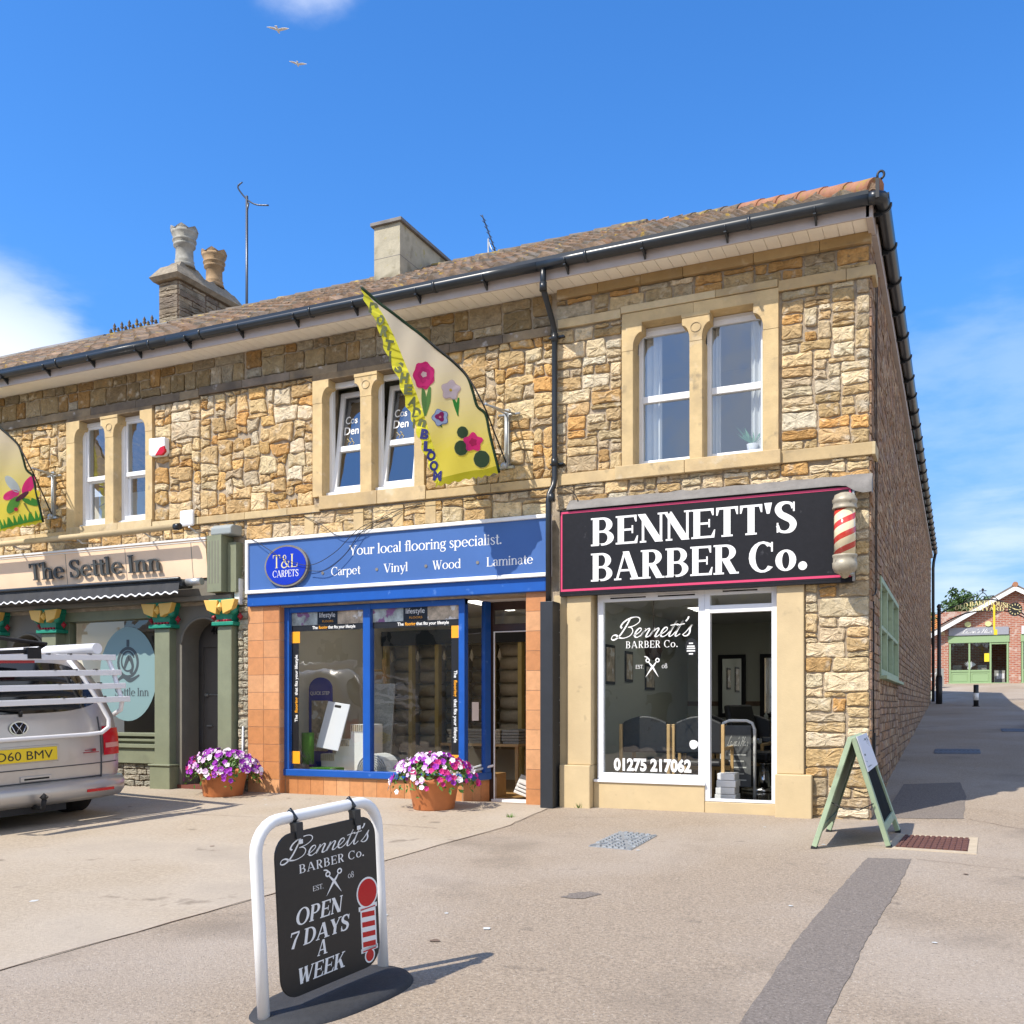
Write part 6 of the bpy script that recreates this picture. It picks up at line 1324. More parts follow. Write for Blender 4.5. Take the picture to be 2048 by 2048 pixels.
# ---------------------------------------------------------------- camper van
van = thing('camper_van', 'silver camper van seen from behind with a white bike rack on its tailgate', 'van', (-8.68, -3.63, -.134), (0, -.040, R(80)))
van.scale = (.97, .97, .97)
HW = 1.36
def hw(z):
    pts = [(.30, 1.30), (.55, 1.35), (.9, 1.36), (1.25, 1.33), (1.6, 1.24), (1.9, 1.10), (2.0, 1.0), (2.05, .86)]
    for (a, b), (c, e) in zip(pts, pts[1:]):
        if z <= c: return b + (e - b) * max(0, (z - a)) / (c - a)
    return pts[-1][1]
def wr(z):
    pts = [(.30, .06), (.6, .0), (1.0, .0), (1.25, .05), (1.6, .17), (1.92, .30), (2.0, .36), (2.05, .48)]
    for (a, b), (c, e) in zip(pts, pts[1:]):
        if z <= c: return b + (e - b) * max(0, (z - a)) / (c - a)
    return pts[-1][1]
def rear(l, z, o=0):
    s_ = l / hw(z); return (l, wr(z) + .16 * abs(s_) ** 5 - o, z)
mb = MB(); zs = [.30, .42, .55, .7, .85, 1.0, 1.12, 1.25, 1.4, 1.6, 1.78, 1.92, 2.0, 2.05]; ns = 24
ring = [[mb.v(rear(hw(z) * (-1 + 2 * k / ns), z)) for k in range(ns + 1)] for z in zs]
for i in range(len(zs) - 1):
    for k in range(ns): mb.f((ring[i][k], ring[i][k + 1], ring[i + 1][k + 1], ring[i + 1][k]), True)
secs = []
for w_ in (.6, 2.0, 4.6, 5.6, 6.3):
    hs = 1 if w_ < 5 else (.96 if w_ < 6 else .86); row = []
    for sd in (1, -1):
        for z in (zs if sd > 0 else zs[::-1]): zz = z if w_ < 5 else .30 + (z - .30) * (.75 if w_ < 6 else .45); row.append(mb.v((sd * hw(z) * hs, w_ + (0 if z < 1.95 else .05), zz)))
    secs.append(row)
edge = [ring[i][ns] for i in range(len(zs))] + [ring[i][0] for i in range(len(zs))][::-1]
prev = edge
for row in secs:
    for k in range(len(row) - 1): mb.f((prev[k], row[k], row[k + 1], prev[k + 1]), True)
    prev = row
mb.f(prev)
N_ = len(zs)
for k in range(ns): pass
body = mb.build('body', 'van', van, local=True)
mb = MB()
def on_rear(mb, P, o, smooth=False, sub=1): mb.poly([rear(l, z, o) for l, z in P])
def strip_rear(mb, l0, l1, zf0, zf1, o, n=24, m=5):
    ids = [[mb.v(rear(lerp(l0, l1, k / n), lerp(zf0(lerp(l0, l1, k / n)), zf1(lerp(l0, l1, k / n)), j / m), o)) for j in range(m + 1)] for k in range(n + 1)]
    for k in range(n):
        for j in range(m): mb.f((ids[k][j], ids[k + 1][j], ids[k + 1][j + 1], ids[k][j + 1]), True)
strip_rear(mb, -1.08, 1.08, lambda l: 1.33 + .10 * abs(l / 1.08) ** 4, lambda l: 1.93 - .26 * abs(l / 1.08) ** 6, .008); mb.build('rear_window', 'van_glass', van, local=True)
mb = MB(); mb.tube([rear(.05, 1.36, .03), rear(-.25, 1.40, .04), rear(-.62, 1.43, .035)], .012, 6); mb.tube([rear(.05, 1.30, .0), rear(.05, 1.36, .035)], .022, 8); mb.build('wiper', 'rubber', van, local=True)
mb = MB(); n = 60
M['seam'] = mat('panel_gap', (.06, .06, .065), .6)
for l in (-1.04, 1.04): mb.tube([rear(l, .50 + .75 * k / 12, .003) for k in range(13)], .009, 6)
mb.tube([rear(-1.04 + 2.08 * k / 20, .52, .003) for k in range(21)], .009, 6); mb.tube([rear(-1.3 + 2.6 * k / 20, .68, .002) for k in range(21)], .007, 6); mb.build('panel_seam', 'seam', van, local=True)
for sd in (-1, 1):
    mb = MB(); strip_rear(mb, sd * 1.07, sd * 1.345, lambda l: .77, lambda l: 1.13 - (.03 if abs(l) > 1.2 else 0), .022, 8, 4); 
    mb.mi = 1; strip_rear(mb, sd * 1.10, sd * 1.33, lambda l: .86, lambda l: .92, .026, 6, 1); mb.build('tail_light', ['red_lamp', 'pink_lamp'], van, local=True)
mb = MB(); P0 = [(.26, .05), (.25, -.06), (.33, -.15), (.44, -.16), (.50, -.10), (.505, .02)]
secs = []
for k in range(25):
    l = -1.42 + 2.84 * k / 24; cv = .30 * abs(l / 1.42) ** 5; secs.append([mb.v((l, y_ + cv, z_)) for z_, y_ in P0])
for a_, b_ in zip(secs, secs[1:]):
    for k in range(len(P0) - 1): mb.f((a_[k], b_[k], b_[k + 1], a_[k + 1]), True)
bm_ = mb.build('bumper', 'van', van, local=True)
mb = MB(); mb.box(.72, 1.08, -.152, -.135, .35, .385); mb.build('reflector', 'red_lamp', bm_, local=True)
mb = MB(); mb.tube([(.1, .0, .24), (.1, -.25, .24), (.1, -.28, .34)], .03, 8); mb.lathe([(0, -.05), (.05, 0), (0, .05)], (.1, -.28, .37), 10); mb.box(-.9, .5, -.05, .4, .17, .27); mb.build('tow_bar', 'rubber', van, local=True)
mb = MB(); mb.box(-.46, .46, -.016, .03, .755, .955); 
mb.build('plate_recess', 'van', van, bevel=.01, local=True)
mb = MB(); mb.box(-.43, .43, -.030, -.0165, .77, .93); pl_ = mb.build('number_plate', 'plate_yellow', van, bevel=.008, local=True)
mb = MB(); mb.sans('O60 BMV', (-.31, -.0315, .797), (1, 0, 0), (0, 0, 1), .105, .68); mb.build('lettering', 'black_print', pl_, local=True)
mb = MB(); yb = wr(1.16) - .012; C = (0, 1.165)
def ringp(r0, r1, y, n=32): 
    for k in range(n):
        a, b = 2 * math.pi * k / n, 2 * math.pi * (k + 1) / n; q = [(r, t) for r, t in ((r0, a), (r1, a), (r1, b), (r0, b))]
        mb.poly([(1.36 * r * math.cos(t), y, C[1] + r * math.sin(t)) for r, t in q])
mb.mi = 1; ringp(0, .082, yb - .001); mb.mi = 0; ringp(.070, .084, yb - .006)
for st in ([(-.034, .062), (0, -.002), (.034, .062)], [(-.062, .030), (-.030, -.062), (0, .006), (.030, -.062), (.062, .030)]): mb.tube([(1.36 * a, yb - .006, C[1] + b) for a, b in st], .008, 6)
mb.build('round_emblem', ['chrome', 'dark'], van, local=True)
mb = MB(); mb.sans('TDi'[:0] or '-', (.80, -.012, .80), (1, 0, 0), (0, 0, 1), .02, .12) if 0 else None
mb.box(.78, .98, -.012, .0, .815, .825); mb.box(.80, .94, -.012, .0, .845, .853); mb.box(.90, .94, -.012, 0, .83, .865); mb.build('model_badge', 'red_cap', van, local=True)
mb = MB(); mb.box(-.02, .36, -.012, .02, .535, .60); mb.mi = 1; mb.box(.02, .33, -.016, .01, .553, .578); mb.build('tailgate_handle', ['van', 'dark'], van, bevel=.008, local=True)
for sd in (-1, 1):
    mb = MB(); cx_ = sd * 1.16; prof = []
    rg = []
    for k in range(28):
        a = 2 * math.pi * k / 28
        rg.append([mb.v((cx_ + dx, .95 + r_ * math.cos(a), .33 + r_ * math.sin(a))) for dx, r_ in ((-.15, .20), (-.15, .30), (-.12, .335), (.12, .335), (.15, .30), (.15, .20))])
    for k in range(28):
        for j in range(5): mb.f((rg[k][j], rg[(k + 1) % 28][j], rg[(k + 1) % 28][j + 1], rg[k][j + 1]), True)
    wl = mb.build('wheel', 'rubber', van, local=True)
    mb = MB(); mb.tube([(cx_ - .14, .95, .33), (cx_ + .14, .95, .33)], .205, 20); mb.build('rim', 'steel', wl, local=True)
mb = MB(); mb.box(-1.2, 1.2, .4, 6, .26, .34); mb.build('underside', 'rubber', van, local=True)
rk = None
mb = MB(); bars = [(1.985, .02), (1.795, -.09), (1.63, -.17), (1.465, -.25)]
mb.tube([(1.12, .02, 1.985), (1.16, -.01, 1.95), (1.165, -.09, 1.80), (1.165, -.25, 1.44), (1.16, -.22, 1.33), (1.15, -.10, 1.28)], .028, 10); mb.tube([(-1.12, .02, 1.985), (-1.16, -.01, 1.95), (-1.165, -.09, 1.80), (-1.165, -.25, 1.44), (-1.16, -.22, 1.33), (-1.15, -.10, 1.28)], .028, 10)
mb.tube([(.78, .25, 1.96), (.88, .12, 1.75), (1.02, -.02, 1.40), (1.09, -.07, 1.22), (1.08, -.08, 1.12), (.98, -.08, 1.055), (.80, -.075, 1.045), (-.80, -.075, 1.045), (-.98, -.08, 1.055), (-1.08, -.08, 1.12), (-1.09, -.07, 1.22), (-.78, .25, 1.96)], .026, 10)
rk = mb.build('bike_rack', 'rack_white', van, local=True)
for z, w_ in bars:
    mb = MB(); mb.box(-1.20, 1.24, w_ - .065, w_ - .010, z - .034, z + .034); mb.mi = 1
    for l in (.35, .62, .88): mb.box(l, l + .03, w_ - .08, w_ - .005, z + .034, z + .048)
    mb.build('rail', ['rack_white', 'rubber'], rk, bevel=.018, local=True)
mb = MB(); mb.tube([(1.08, .10, 2.10), (1.08, 3.6, 2.11)], .068, 16); mb.build('roll_out_awning', 'rack_white', van, local=True)
mb = MB(); mb.tube([(-.5, .1, 2.03), (.2, -.02, 2.06), (.35, -.02, 2.14), (-.3, 0, 2.22), (-1.0, .05, 2.24)], .024, 8); mb.box(.10, .26, -.06, .04, 1.97, 2.10); mb.build('bike_clamp', 'rubber', van, local=True)
mb = MB(); mb.box(-.5, .22, .02, .09, 1.92, 1.955); mb.build('brake_light', 'red_lamp', van, local=True)
# ---------------------------------------------------------------- petunia pots
def pot(c, r0, r1, h, label, spread, hue, sd):
    rr = random.Random(sd); t = thing('flower_pot', label, 'flower pot', c, group='pots of petunias in front of the shops')
    mb = MB(); mb.lathe([(r0 * .97, 0), (r0, .02), (lerp(r0, r1, .8), h * .80), (r1 * .98, h * .82), (r1, h * .85), (r1, h), (r1 - .03, h), (r1 - .035, h - .05)], c, 36); mb.build('tub', 'terracotta', t)
    mb = MB(); mb.lathe([(r1 - .03, h - .051), (0.001, h - .03)], c, 24); mb.build('soil', 'soil', t)
    lf = MB(); fl = MB()
    def place(k):
        a = rr.uniform(0, 2 * math.pi); q = rr.random() ** .55; R_ = spread * q; z = h + .02 + (.23 * (1 - q * q) + rr.uniform(0, .06)) - max(0, q - .82) * rr.uniform(.2, 1.3)
        return Vector((c[0] + R_ * 1.08 * math.cos(a), c[1] + R_ * .85 * math.sin(a), c[2] + z)), Vector((math.cos(a) * (q + .15), math.sin(a) * (q + .15), .95 - .75 * q)).normalized()
    for k in range(620):
        p, n = place(k); p = p - n * .035 - Vector((0, 0, rr.uniform(0, .08))); n = (n + Vector((rr.uniform(-.7, .7), rr.uniform(-.7, .7), rr.uniform(-.4, .6)))).normalized(); a = n.orthogonal().normalized(); a.rotate(__import__('mathutils').Quaternion(n, rr.uniform(0, 6.3))); b = n.cross(a); s = rr.uniform(.022, .042)
        g = rr.uniform(.6, 1.25); lf.col = (.085 * g, .19 * g, .022 * g); q = [p - a * s, p - b * s * .5 + n * .006, p + a * s * 1.2, p + b * s * .5 + n * .006]; ii = [lf.v(x) for x in q]; lf.f((ii[0], ii[1], ii[2])); lf.f((ii[0], ii[2], ii[3]))
    for k in range(360):
        p, n = place(k)
        if math.sin(13 * p.x + sd) * math.sin(15 * p.z + 9 * p.y) > .35: continue
        p = p.copy(); p += n * .012; n = (n + Vector((rr.uniform(-.35, .35), rr.uniform(-.35, .35) - .25, rr.uniform(-.1, .3)))).normalized(); a = n.orthogonal().normalized(); a.rotate(__import__('mathutils').Quaternion(n, rr.uniform(0, 6.3))); b = n.cross(a); s = rr.uniform(.028, .043)
        side = (p.x - c[0]) / spread; cc = rr.choice(hue(side)); g = rr.uniform(.8, 1.15); fl.col = tuple(x * g for x in cc); m = fl.v(p - n * .012); P = []
        for j in range(15):
            an = 2 * math.pi * j / 15; r = s * (1 + .13 * math.cos(5 * an)); P.append(fl.v(p + a * r * math.cos(an) + b * r * math.sin(an) + n * .004 * math.sin(5 * an)))
        for j in range(15): fl.f((m, P[j], P[(j + 1) % 15]))
        fl.col = (.75, .68, .40); 
    o = lf.build('foliage', 'leaf', t); o['kind'] = 'stuff'; o = fl.build('blossoms', 'petal', t); o['kind'] = 'stuff'
PU, MA, WH, LI = (.30, .015, .38), (.50, .010, .17), (.78, .70, .74), (.62, .40, .62)
pot((-8.58, -.47, -.028), .27, .335, .37, 'round terracotta tub of purple and white petunias beside the pub doorway', .55, lambda s: [PU, MA, PU, LI] if s < -.3 else ([LI, WH, PU, WH] if s < .3 else [PU, LI, WH, PU]), 3)
pot((-5.04, -.72, -.035), .255, .32, .40, 'round terracotta tub of white pink and purple petunias under the carpet shop window', .54, lambda s: [WH, LI, WH, PU] if s < -.25 else ([PU, LI, MA, WH] if s < .25 else [MA, MA, WH, PU]), 8)
# ---------------------------------------------------------------- swing sign in the foreground
PW, PH = .72, .818
pos = Vector((-2.067, -7.148, .229)); E_ = (0, -.063, 1.41)
rm = __import__('mathutils').Euler(E_).to_matrix(); base = pos - rm @ Vector((0, 0, PH / 2 + .12))
sw = thing('swing_sign', 'white framed swing sign with black panel reading OPEN 7 DAYS A WEEK on the pavement', 'sign', tuple(base), E_)
zb = .12; FW = .435; FY = .045
mb = MB(); zt = zb + PH + .068; rc_ = .15
path = [(-FW, FY, .03), (-FW, FY, .5), (-FW, FY, zt - rc_)] + [(-FW + rc_ - rc_ * math.cos(R(15 * k)), FY, zt - rc_ + rc_ * math.sin(R(15 * k))) for k in range(1, 7)] + [(FW - rc_ + rc_ * math.sin(R(15 * k)), FY, zt - rc_ + rc_ * math.cos(R(15 * k))) for k in range(0, 7)] + [(FW, FY, .5), (FW, FY, .03)]
mb.tube(path, .030, 16); mb.build('frame', 'white_paint', sw, local=True)
def rrect(w, h, r, n=6):
    o = []
    for cx_, cy_, a0 in ((w - r, h - r, 0), (-w + r, h - r, 90), (-w + r, -h + r, 180), (w - r, -h + r, 270)): o += [(cx_ + r * math.cos(R(a0 + 90 * k / n)), cy_ + r * math.sin(R(a0 + 90 * k / n))) for k in range(n + 1)]
    return o
mb = MB(); mb.prism([(x, z + zb + PH / 2) for x, z in rrect(PW / 2, PH / 2, .11)], lambda a, b, d: (a, d, b), .006, -.006)
M['panel_black'] = mat('sign_panel_black', (.018, .017, .016), .42, var=.15, vscale=30)
pn = mb.build('panel', 'panel_black', sw, local=True, bevel=.003)
U = lambda u: -PW / 2 + u * PW
Vz = lambda v: zb + PH * (1 - v)
mb = MB(); yp = -.0065
st, ln = set_script("Bennett's", .075); mb.strokes(st, (U(.10), yp, Vz(.165)), EX, EZ, .100, .60, ln, shear=.30)
st, ln = set_line('BARBER Co.', S=.15, H=.06, F=.06, track=.09); mb.strokes(st, (U(.21), yp, Vz(.258)), EX, EZ, .044, .475, ln)
st, ln = set_line('EST.', **REG); mb.strokes(st, (U(.33), yp, Vz(.390)), EX, EZ, .026, .075, ln); st, ln = set_line('08', **REG); mb.strokes(st, (U(.685), yp, Vz(.375)), EX, EZ, .032, .045, ln)
mb.strokes(scissors(), (U(.53), yp, Vz(.435)), EX, EZ, .128, .145, 1)
for txt, u0, u1, v, ch_ in (('OPEN', .15, .60, .57, .082), ('7 DAYS', .08, .67, .70, .080), ('A', .34, .44, .80, .076), ('WEEK', .14, .61, .93, .080)):
    st, ln = set_line(txt, S=.20, H=.075, F=.07); mb.strokes(st, (U(u0), yp, Vz(v)), EX, EZ, ch_, (u1 - u0) * PW, ln, shear=.22)
mb.build('lettering', 'white_letter', pn, local=True)
mb = MB(); mb.mi = 0; xc = U(.882)
def disc(x, z, r, y, n=30): mb.poly([(x + r * math.cos(2 * math.pi * k / n), y, z + r * math.sin(2 * math.pi * k / n)) for k in range(n)])
disc(xc, Vz(.505), .084, yp - .0004); mb.box(xc - .060, xc + .060, yp - .0006, yp, Vz(.885), Vz(.60)); mb.box(xc - .072, xc + .072, yp - .0006, yp, Vz(.615), Vz(.585)); mb.box(xc - .066, xc + .066, yp - .0006, yp, Vz(.895), Vz(.865)); disc(xc, Vz(.925), .040, yp - .0004)
mb.mi = 1; disc(xc, Vz(.505), .074, yp - .0012); disc(xc, Vz(.925), .031, yp - .0012); mb.box(xc - .058, xc + .058, yp - .0013, yp, Vz(.611), Vz(.604)); mb.box(xc - .052, xc + .052, yp - .0013, yp, Vz(.890), Vz(.882))
for k in range(4):
    v0 = .625 + k * .066; P = [(xc - .050, Vz(v0 + .0)), (xc + .050, Vz(v0 + .012)), (xc + .050, Vz(v0 + .046)), (xc - .050, Vz(v0 + .034))]; mb.prism(P, lambda a, b, d: (a, d, b), yp, yp - .0013)
mb.build('pole_emblem', ['white_letter', 'red_lamp'], pn, local=True)
for l in (-.20, .22):
    mb = MB(); mb.box(l - .022, l + .022, -.016, .03, zb + PH - .035, zb + PH + .045); mb.tube([(l, FY, zt - .038), (l, FY - .038, zt - .005), (l, FY, zt + .037), (l, FY + .038, zt)], .011, 8); mb.mi = 1; mb.box(l - .014, l + .014, -.019, -.0165, zb + PH - .062, zb + PH - .040); mb.build('clip', ['black_plastic', 'white_letter'], sw, bevel=.004, local=True)
mb = MB(); n = 40; sup = lambda a, k: (math.copysign(abs(math.cos(a)) ** .75, math.cos(a)) * .50 * k, math.copysign(abs(math.sin(a)) ** .8, math.sin(a)) * .27 * k)
rings = [[mb.v((*sup(2 * math.pi * j / n, k), z)) for j in range(n)] for k, z in ((1.0, -.01), (1.0, .035), (.95, .062), (.80, .075), (.2, .080))]
for A_, B_ in zip(rings, rings[1:]):
    for j in range(n): mb.f((A_[j], A_[(j + 1) % n], B_[(j + 1) % n], B_[j]), True)
mb.f(rings[-1]); M['rubber_base'] = mat('rubber_base', (.030, .031, .034), .75, var=.25, vscale=30, bump=.25, bscale=90); mb.build('base', 'rubber_base', sw, local=True)
# ---------------------------------------------------------------- folding board by the corner
ab = thing('folding_sign', 'sage green folding chalkboard standing by the stone corner of the alley', 'sign', (-.01, -1.34, -.05))
def slab(F0, F1, A0, A1, inward):
    F0, F1, A0, A1 = map(Vector, (F0, F1, A0, A1)); nr = (F1 - F0).cross(A0 - F0).normalized() * inward
    def P(s_, t_, o=0): return F0.lerp(F1, s_).lerp(A0.lerp(A1, s_), t_) + nr * o
    def bar(mb, s0, s1, t0, t1, o0, o1): 
        i = [mb.v(P(s_, t_, o)) for o in (o0, o1) for s_, t_ in ((s0, t0), (s1, t0), (s1, t1), (s0, t1))]
        for q in ((0, 1, 2, 3), (7, 6, 5, 4), (0, 4, 5, 1), (1, 5, 6, 2), (2, 6, 7, 3), (3, 7, 4, 0)): mb.f([i[k] for k in q])
    return P, bar
for (F0, F1, A0, A1, sg) in (((.295, -1.729, -.065), (.327, -.702, -.026), (-.005, -1.86, .955), (.0, -.78, .965), 1), ((-.337, -1.984, -.073), (-.324, -.863, -.032), (-.025, -1.86, .955), (-.02, -.78, .965), -1)):
    P, bar = slab(F0, F1, A0, A1, sg); mb = MB()
    bar(mb, 0, .085, .02, 1, -.02, .025); bar(mb, .915, 1, .02, 1, -.02, .025); bar(mb, .085, .915, .14, .21, -.018, .023); bar(mb, .085, .915, .94, 1, -.018, .023); fr_ = mb.build('frame', 'sage', ab, bevel=.005)
    mb = MB(); bar(mb, 0, .085, -.005, .019, -.022, .027); bar(mb, .915, 1, -.005, .019, -.022, .027); mb.build('foot', 'rubber', fr_)
    mb = MB(); bar(mb, .086, .914, .211, .939, -.006, .006); bd = mb.build('board', 'chalk' if sg > 0 else 'sage', ab)
    if sg > 0:
        mb = MB(); bar(mb, .03, .97, .68, 1.0, .026, .034); cd = mb.build('card', 'sign_white', ab)
        mb = MB()
        def on(pts, w_, o): 
            B = brush([(a, b, w_) for a, b in pts], False)
            for (a, b), (c_, e_) in zip(B, B[1:]): mb.poly([P(*a, o), P(*c_, o), P(*e_, o), P(*b, o)])
        for k, ln_ in enumerate(([(.18, .93), (.46, .93)], [(.18, .93), (.18, .84)], [(.30, .96), (.30, .84)], [(.46, .95), (.42, .84)], [(.22, .88), (.40, .88)], [(.54, .95), (.54, .85)], [(.54, .95), (.68, .95)], [(.68, .95), (.66, .85)], [(.55, .90), (.68, .90)], [(.76, .96), (.86, .93)], [(.80, .96), (.76, .86)], [(.14, .825), (.48, .825)])): on(ln_, .018, .0345 + .0002 * (k % 4))
        for z_ in (.765, .715):
            for k in range(9): a0 = .16 + k * .075; on([(a0, z_), (a0 + .05, z_)], .013, .0345)
        mb.build('card_print', 'black_print', cd)
        mb = MB(); rr = random.Random(4)
        for k in range(26):
            a0, b0 = rr.uniform(.18, .75), rr.choice([.60, .55, .48, .41, .38, .30]); on([(a0, b0), (a0 + rr.uniform(.03, .08), b0 + rr.uniform(-.01, .01))], .010, .0066)
        mb.build('chalk_writing', 'chalk_mark', bd)
mb = MB(); mb.tube([(-.20, -1.90, .36), (-.08, -1.88, .30), (.05, -1.85, .29), (.17, -1.80, .35)], .006, 6); mb.tube([(-.17, -.85, .42), (0, -.80, .36), (.18, -.75, .42)], .006, 6); mb.build('chain', 'wire', ab)
# ---------------------------------------------------------------- covers in the ground
M['iron_grate'] = mat('dull_grating', (.13, .13, .135), .6, metal=.3, var=.2, vscale=20)
def cover(name, P, mt, label, frame=None, studs=(7, 9), cross=False, proud=.012):
    t = thing(name, label, 'drain cover', (P[0][0], P[0][1], gz(*P[0])))
    at_ = lambda u, v, o=0: (lambda x, y: (x, y, gz(x, y) + o))(lerp(lerp(P[0][0], P[3][0], u), lerp(P[1][0], P[2][0], u), v), lerp(lerp(P[0][1], P[3][1], u), lerp(P[1][1], P[2][1], u), v))
    mb = MB(); c = .07; O = [(c, 0), (1 - c, 0), (1, c), (1, 1 - c), (1 - c, 1), (c, 1), (0, 1 - c), (0, c)] if not cross else [(0, 0), (1, 0), (1, 1), (0, 1)]
    mb.prism(O, lambda a, b, d: at_(a, b, d), .0, .008)
    for i in range(studs[0]):
        for j in range(studs[1]):
            u, v = (i + .5) / studs[0], (j + .5) / studs[1]; du, dv = .30 / studs[0], .30 / studs[1]
            if cross and (abs(u - v) < .09 or abs(u + v - 1) < .09): continue
            mb.prism([(u - du, v - dv), (u + du, v - dv), (u + du, v + dv), (u - du, v + dv)], lambda a, b, d: at_(a, b, d), .008, .008 + proud)
    if cross:
        for s_ in (0, 1): mb.prism([(0, .04 if not s_ else .96), (.04, 0 if not s_ else 1), (1, .96 if not s_ else .04), (.96, 1 if not s_ else 0)], lambda a, b, d: at_(a, b, d), .0081, .016)
    mb.build('plate', mt, t)
    if frame:
        mb = MB(); e = .12
        for q in ([(-e, -e), (1 + e, -e), (1, 0), (0, 0)], [(1 + e, -e), (1 + e, 1 + e), (1, 1), (1, 0)], [(1 + e, 1 + e), (-e, 1 + e), (0, 1), (1, 1)], [(-e, 1 + e), (-e, -e), (0, 0), (0, 1)]): mb.prism(q, lambda a, b, d: at_(a, b, d), .0, .007)
        mb.build('surround', frame, t)
cover('tread_plate', [(-2.33, -2.56), (-2.315, -1.66), (-1.885, -1.76), (-1.89, -2.62)], 'steel', 'pale metal tread plate cover with a diagonal cross in the pavement before the barber', None, (7, 11), True)
cover('manhole_cover', [(.345, -1.66), (.395, -.965), (.98, -.955), (.955, -1.69)], 'iron_brown', 'rusty brown manhole cover with a pale surround beside the folding sign', 'pale_concrete', (12, 7))
cover('drain_grating', [(.50, 6.6), (.50, 7.5), (1.22, 7.6), (1.22, 6.7)], 'iron_grate', 'grey metal grating in the shaded alley beside the dark side wall', None, (10, 2), False, .006)
cover('drain_grating', [(1.72, 11.8), (1.72, 12.7), (2.35, 12.7), (2.35, 11.8)], 'iron_grate', 'grey metal grating at the right edge of the alley in shade', None, (10, 2), False, .006)
for x, y, s_ in ((-3.36, -.10, 1), (-3.82, -1.1, .8)):
    mb = MB()
    for k in range(26):
        a = rnd.uniform(0, 6.3); r = rnd.uniform(0, .06) * s_; h = rnd.uniform(.03, .08) * s_; p = Vector((x + r * math.cos(a), y + r * math.sin(a), gz(x, y))); tdir = Vector((math.cos(a) * .5, math.sin(a) * .5, 1)) * h; q = Vector((-math.sin(a), math.cos(a), 0)) * .006
        mb.col = jit((.12, .22, .03), .3); mb.poly([p - q, p + q, p + tdir])
    o = mb.build('grass_tuft', 'leaf'); tag(o, 'tiny tuft of grass at the foot of the cream pilaster' if s_ == 1 else 'tiny tuft of weeds in the pavement joint before the carpet shop door', 'weeds')
# ---------------------------------------------------------------- roof aerials and gulls
t = thing('aerial_mast', 'tall thin aerial mast behind the roof right of the two chimney pots', 'aerial', (-12.7, 5, 8.4))
mb = MB(); mb.tube([(-12.71, 5, 8.2), (-12.705, 5, 11.95)], .028, 8); mb.build('mast', 'alu', t)
mb = MB(); mb.tube(catmull([(-12.80, 4.9, 12.18), (-12.86, 4.9, 12.12), (-12.80, 4.95, 12.0), (-12.68, 5, 11.86), (-12.5, 5.05, 11.75), (-12.22, 5.1, 11.70)], 5), .016, 8); mb.tube([(-12.74, 4.9, 12.2), (-12.86, 4.9, 12.16)], .014, 6); mb.tube([(-12.71, 5, 11.6), (-12.66, 5, 11.8)], .02, 6); mb.build('cross_arm', 'alu', t)
t = thing('tv_aerial', 'small tilted television aerial behind the roof right of the rendered chimney', 'aerial', (-7.07, 5, 8.8))
mb = MB(); mb.tube([(-7.07, 5, 8.4), (-7.07, 5, 9.93)], .018, 8); mb.tube([(-7.07, 5, 9.9), (-7.0, 5, 9.72), (-6.93, 5, 9.62)], .010, 6); mb.build('mast', 'steel', t)
mb = MB(); mb.tube([(-7.20, 5, 10.40), (-6.86, 5, 9.50)], .012, 6)
for k in range(8): p = Vector((-7.20, 5, 10.40)).lerp(Vector((-6.86, 5, 9.50)), (k + .5) / 8); mb.tube([p + Vector((0, -.12, 0)), p + Vector((0, .12, 0))], .006, 5)
mb.build('yagi', 'alu', t)
def gull(c, s_, rz, label):
    t = thing('gull', label, 'bird', c, (0, .12, rz), 'gulls in the blue sky')
    M.setdefault('gull', mat('gull_feathers', (.62, .60, .56), .7, var=.12, vscale=6))
    mb = MB(); mb.tube([(0, -.30 * s_, 0), (0, -.2 * s_, .01), (0, 0, .015), (0, .16 * s_, 0), (0, .24 * s_, .02), (0, .32 * s_, .0)], [.02 * s_, .05 * s_, .075 * s_, .06 * s_, .045 * s_, .01 * s_], 10)
    for sd in (-1, 1):
        P = [(0, .12), (.25, .20), (.50, .10), (.72, -.06), (.48, -.06), (.25, -.04), (0, -.10)]; A = []; B = []
        hgt = lambda x: .16 * math.sin(min(1, x / .35) * 1.4) - .10 * max(0, x - .3)
        a = [mb.v((sd * x * s_, y * s_, hgt(x) * s_ + .012)) for x, y in P]; b = [mb.v((sd * x * s_, y * s_, hgt(x) * s_ - .004)) for x, y in P]
        for q in ((0, 1, 5, 6), (1, 2, 4, 5), (2, 3, 4)): mb.f([a[k] for k in q]); mb.f([b[k] for k in q][::-1])
        for k in range(7): mb.f((a[k], a[(k + 1) % 7], b[(k + 1) % 7], b[k]))
    mb.prism([(-.05 * s_, -.26 * s_), (.05 * s_, -.26 * s_), (.08 * s_, -.40 * s_), (-.08 * s_, -.40 * s_)], lambda a_, b_, d: (a_, b_, d), -.005, .012)
    mb.build('plumage', 'gull', t, local=True)
gull((-23.42, 19.72, 27.77), .62, R(20), 'pale gull gliding near the top of the sky'); gull((-22.71, 20.05, 26.43), .48, R(28), 'smaller pale gull gliding below the other one')
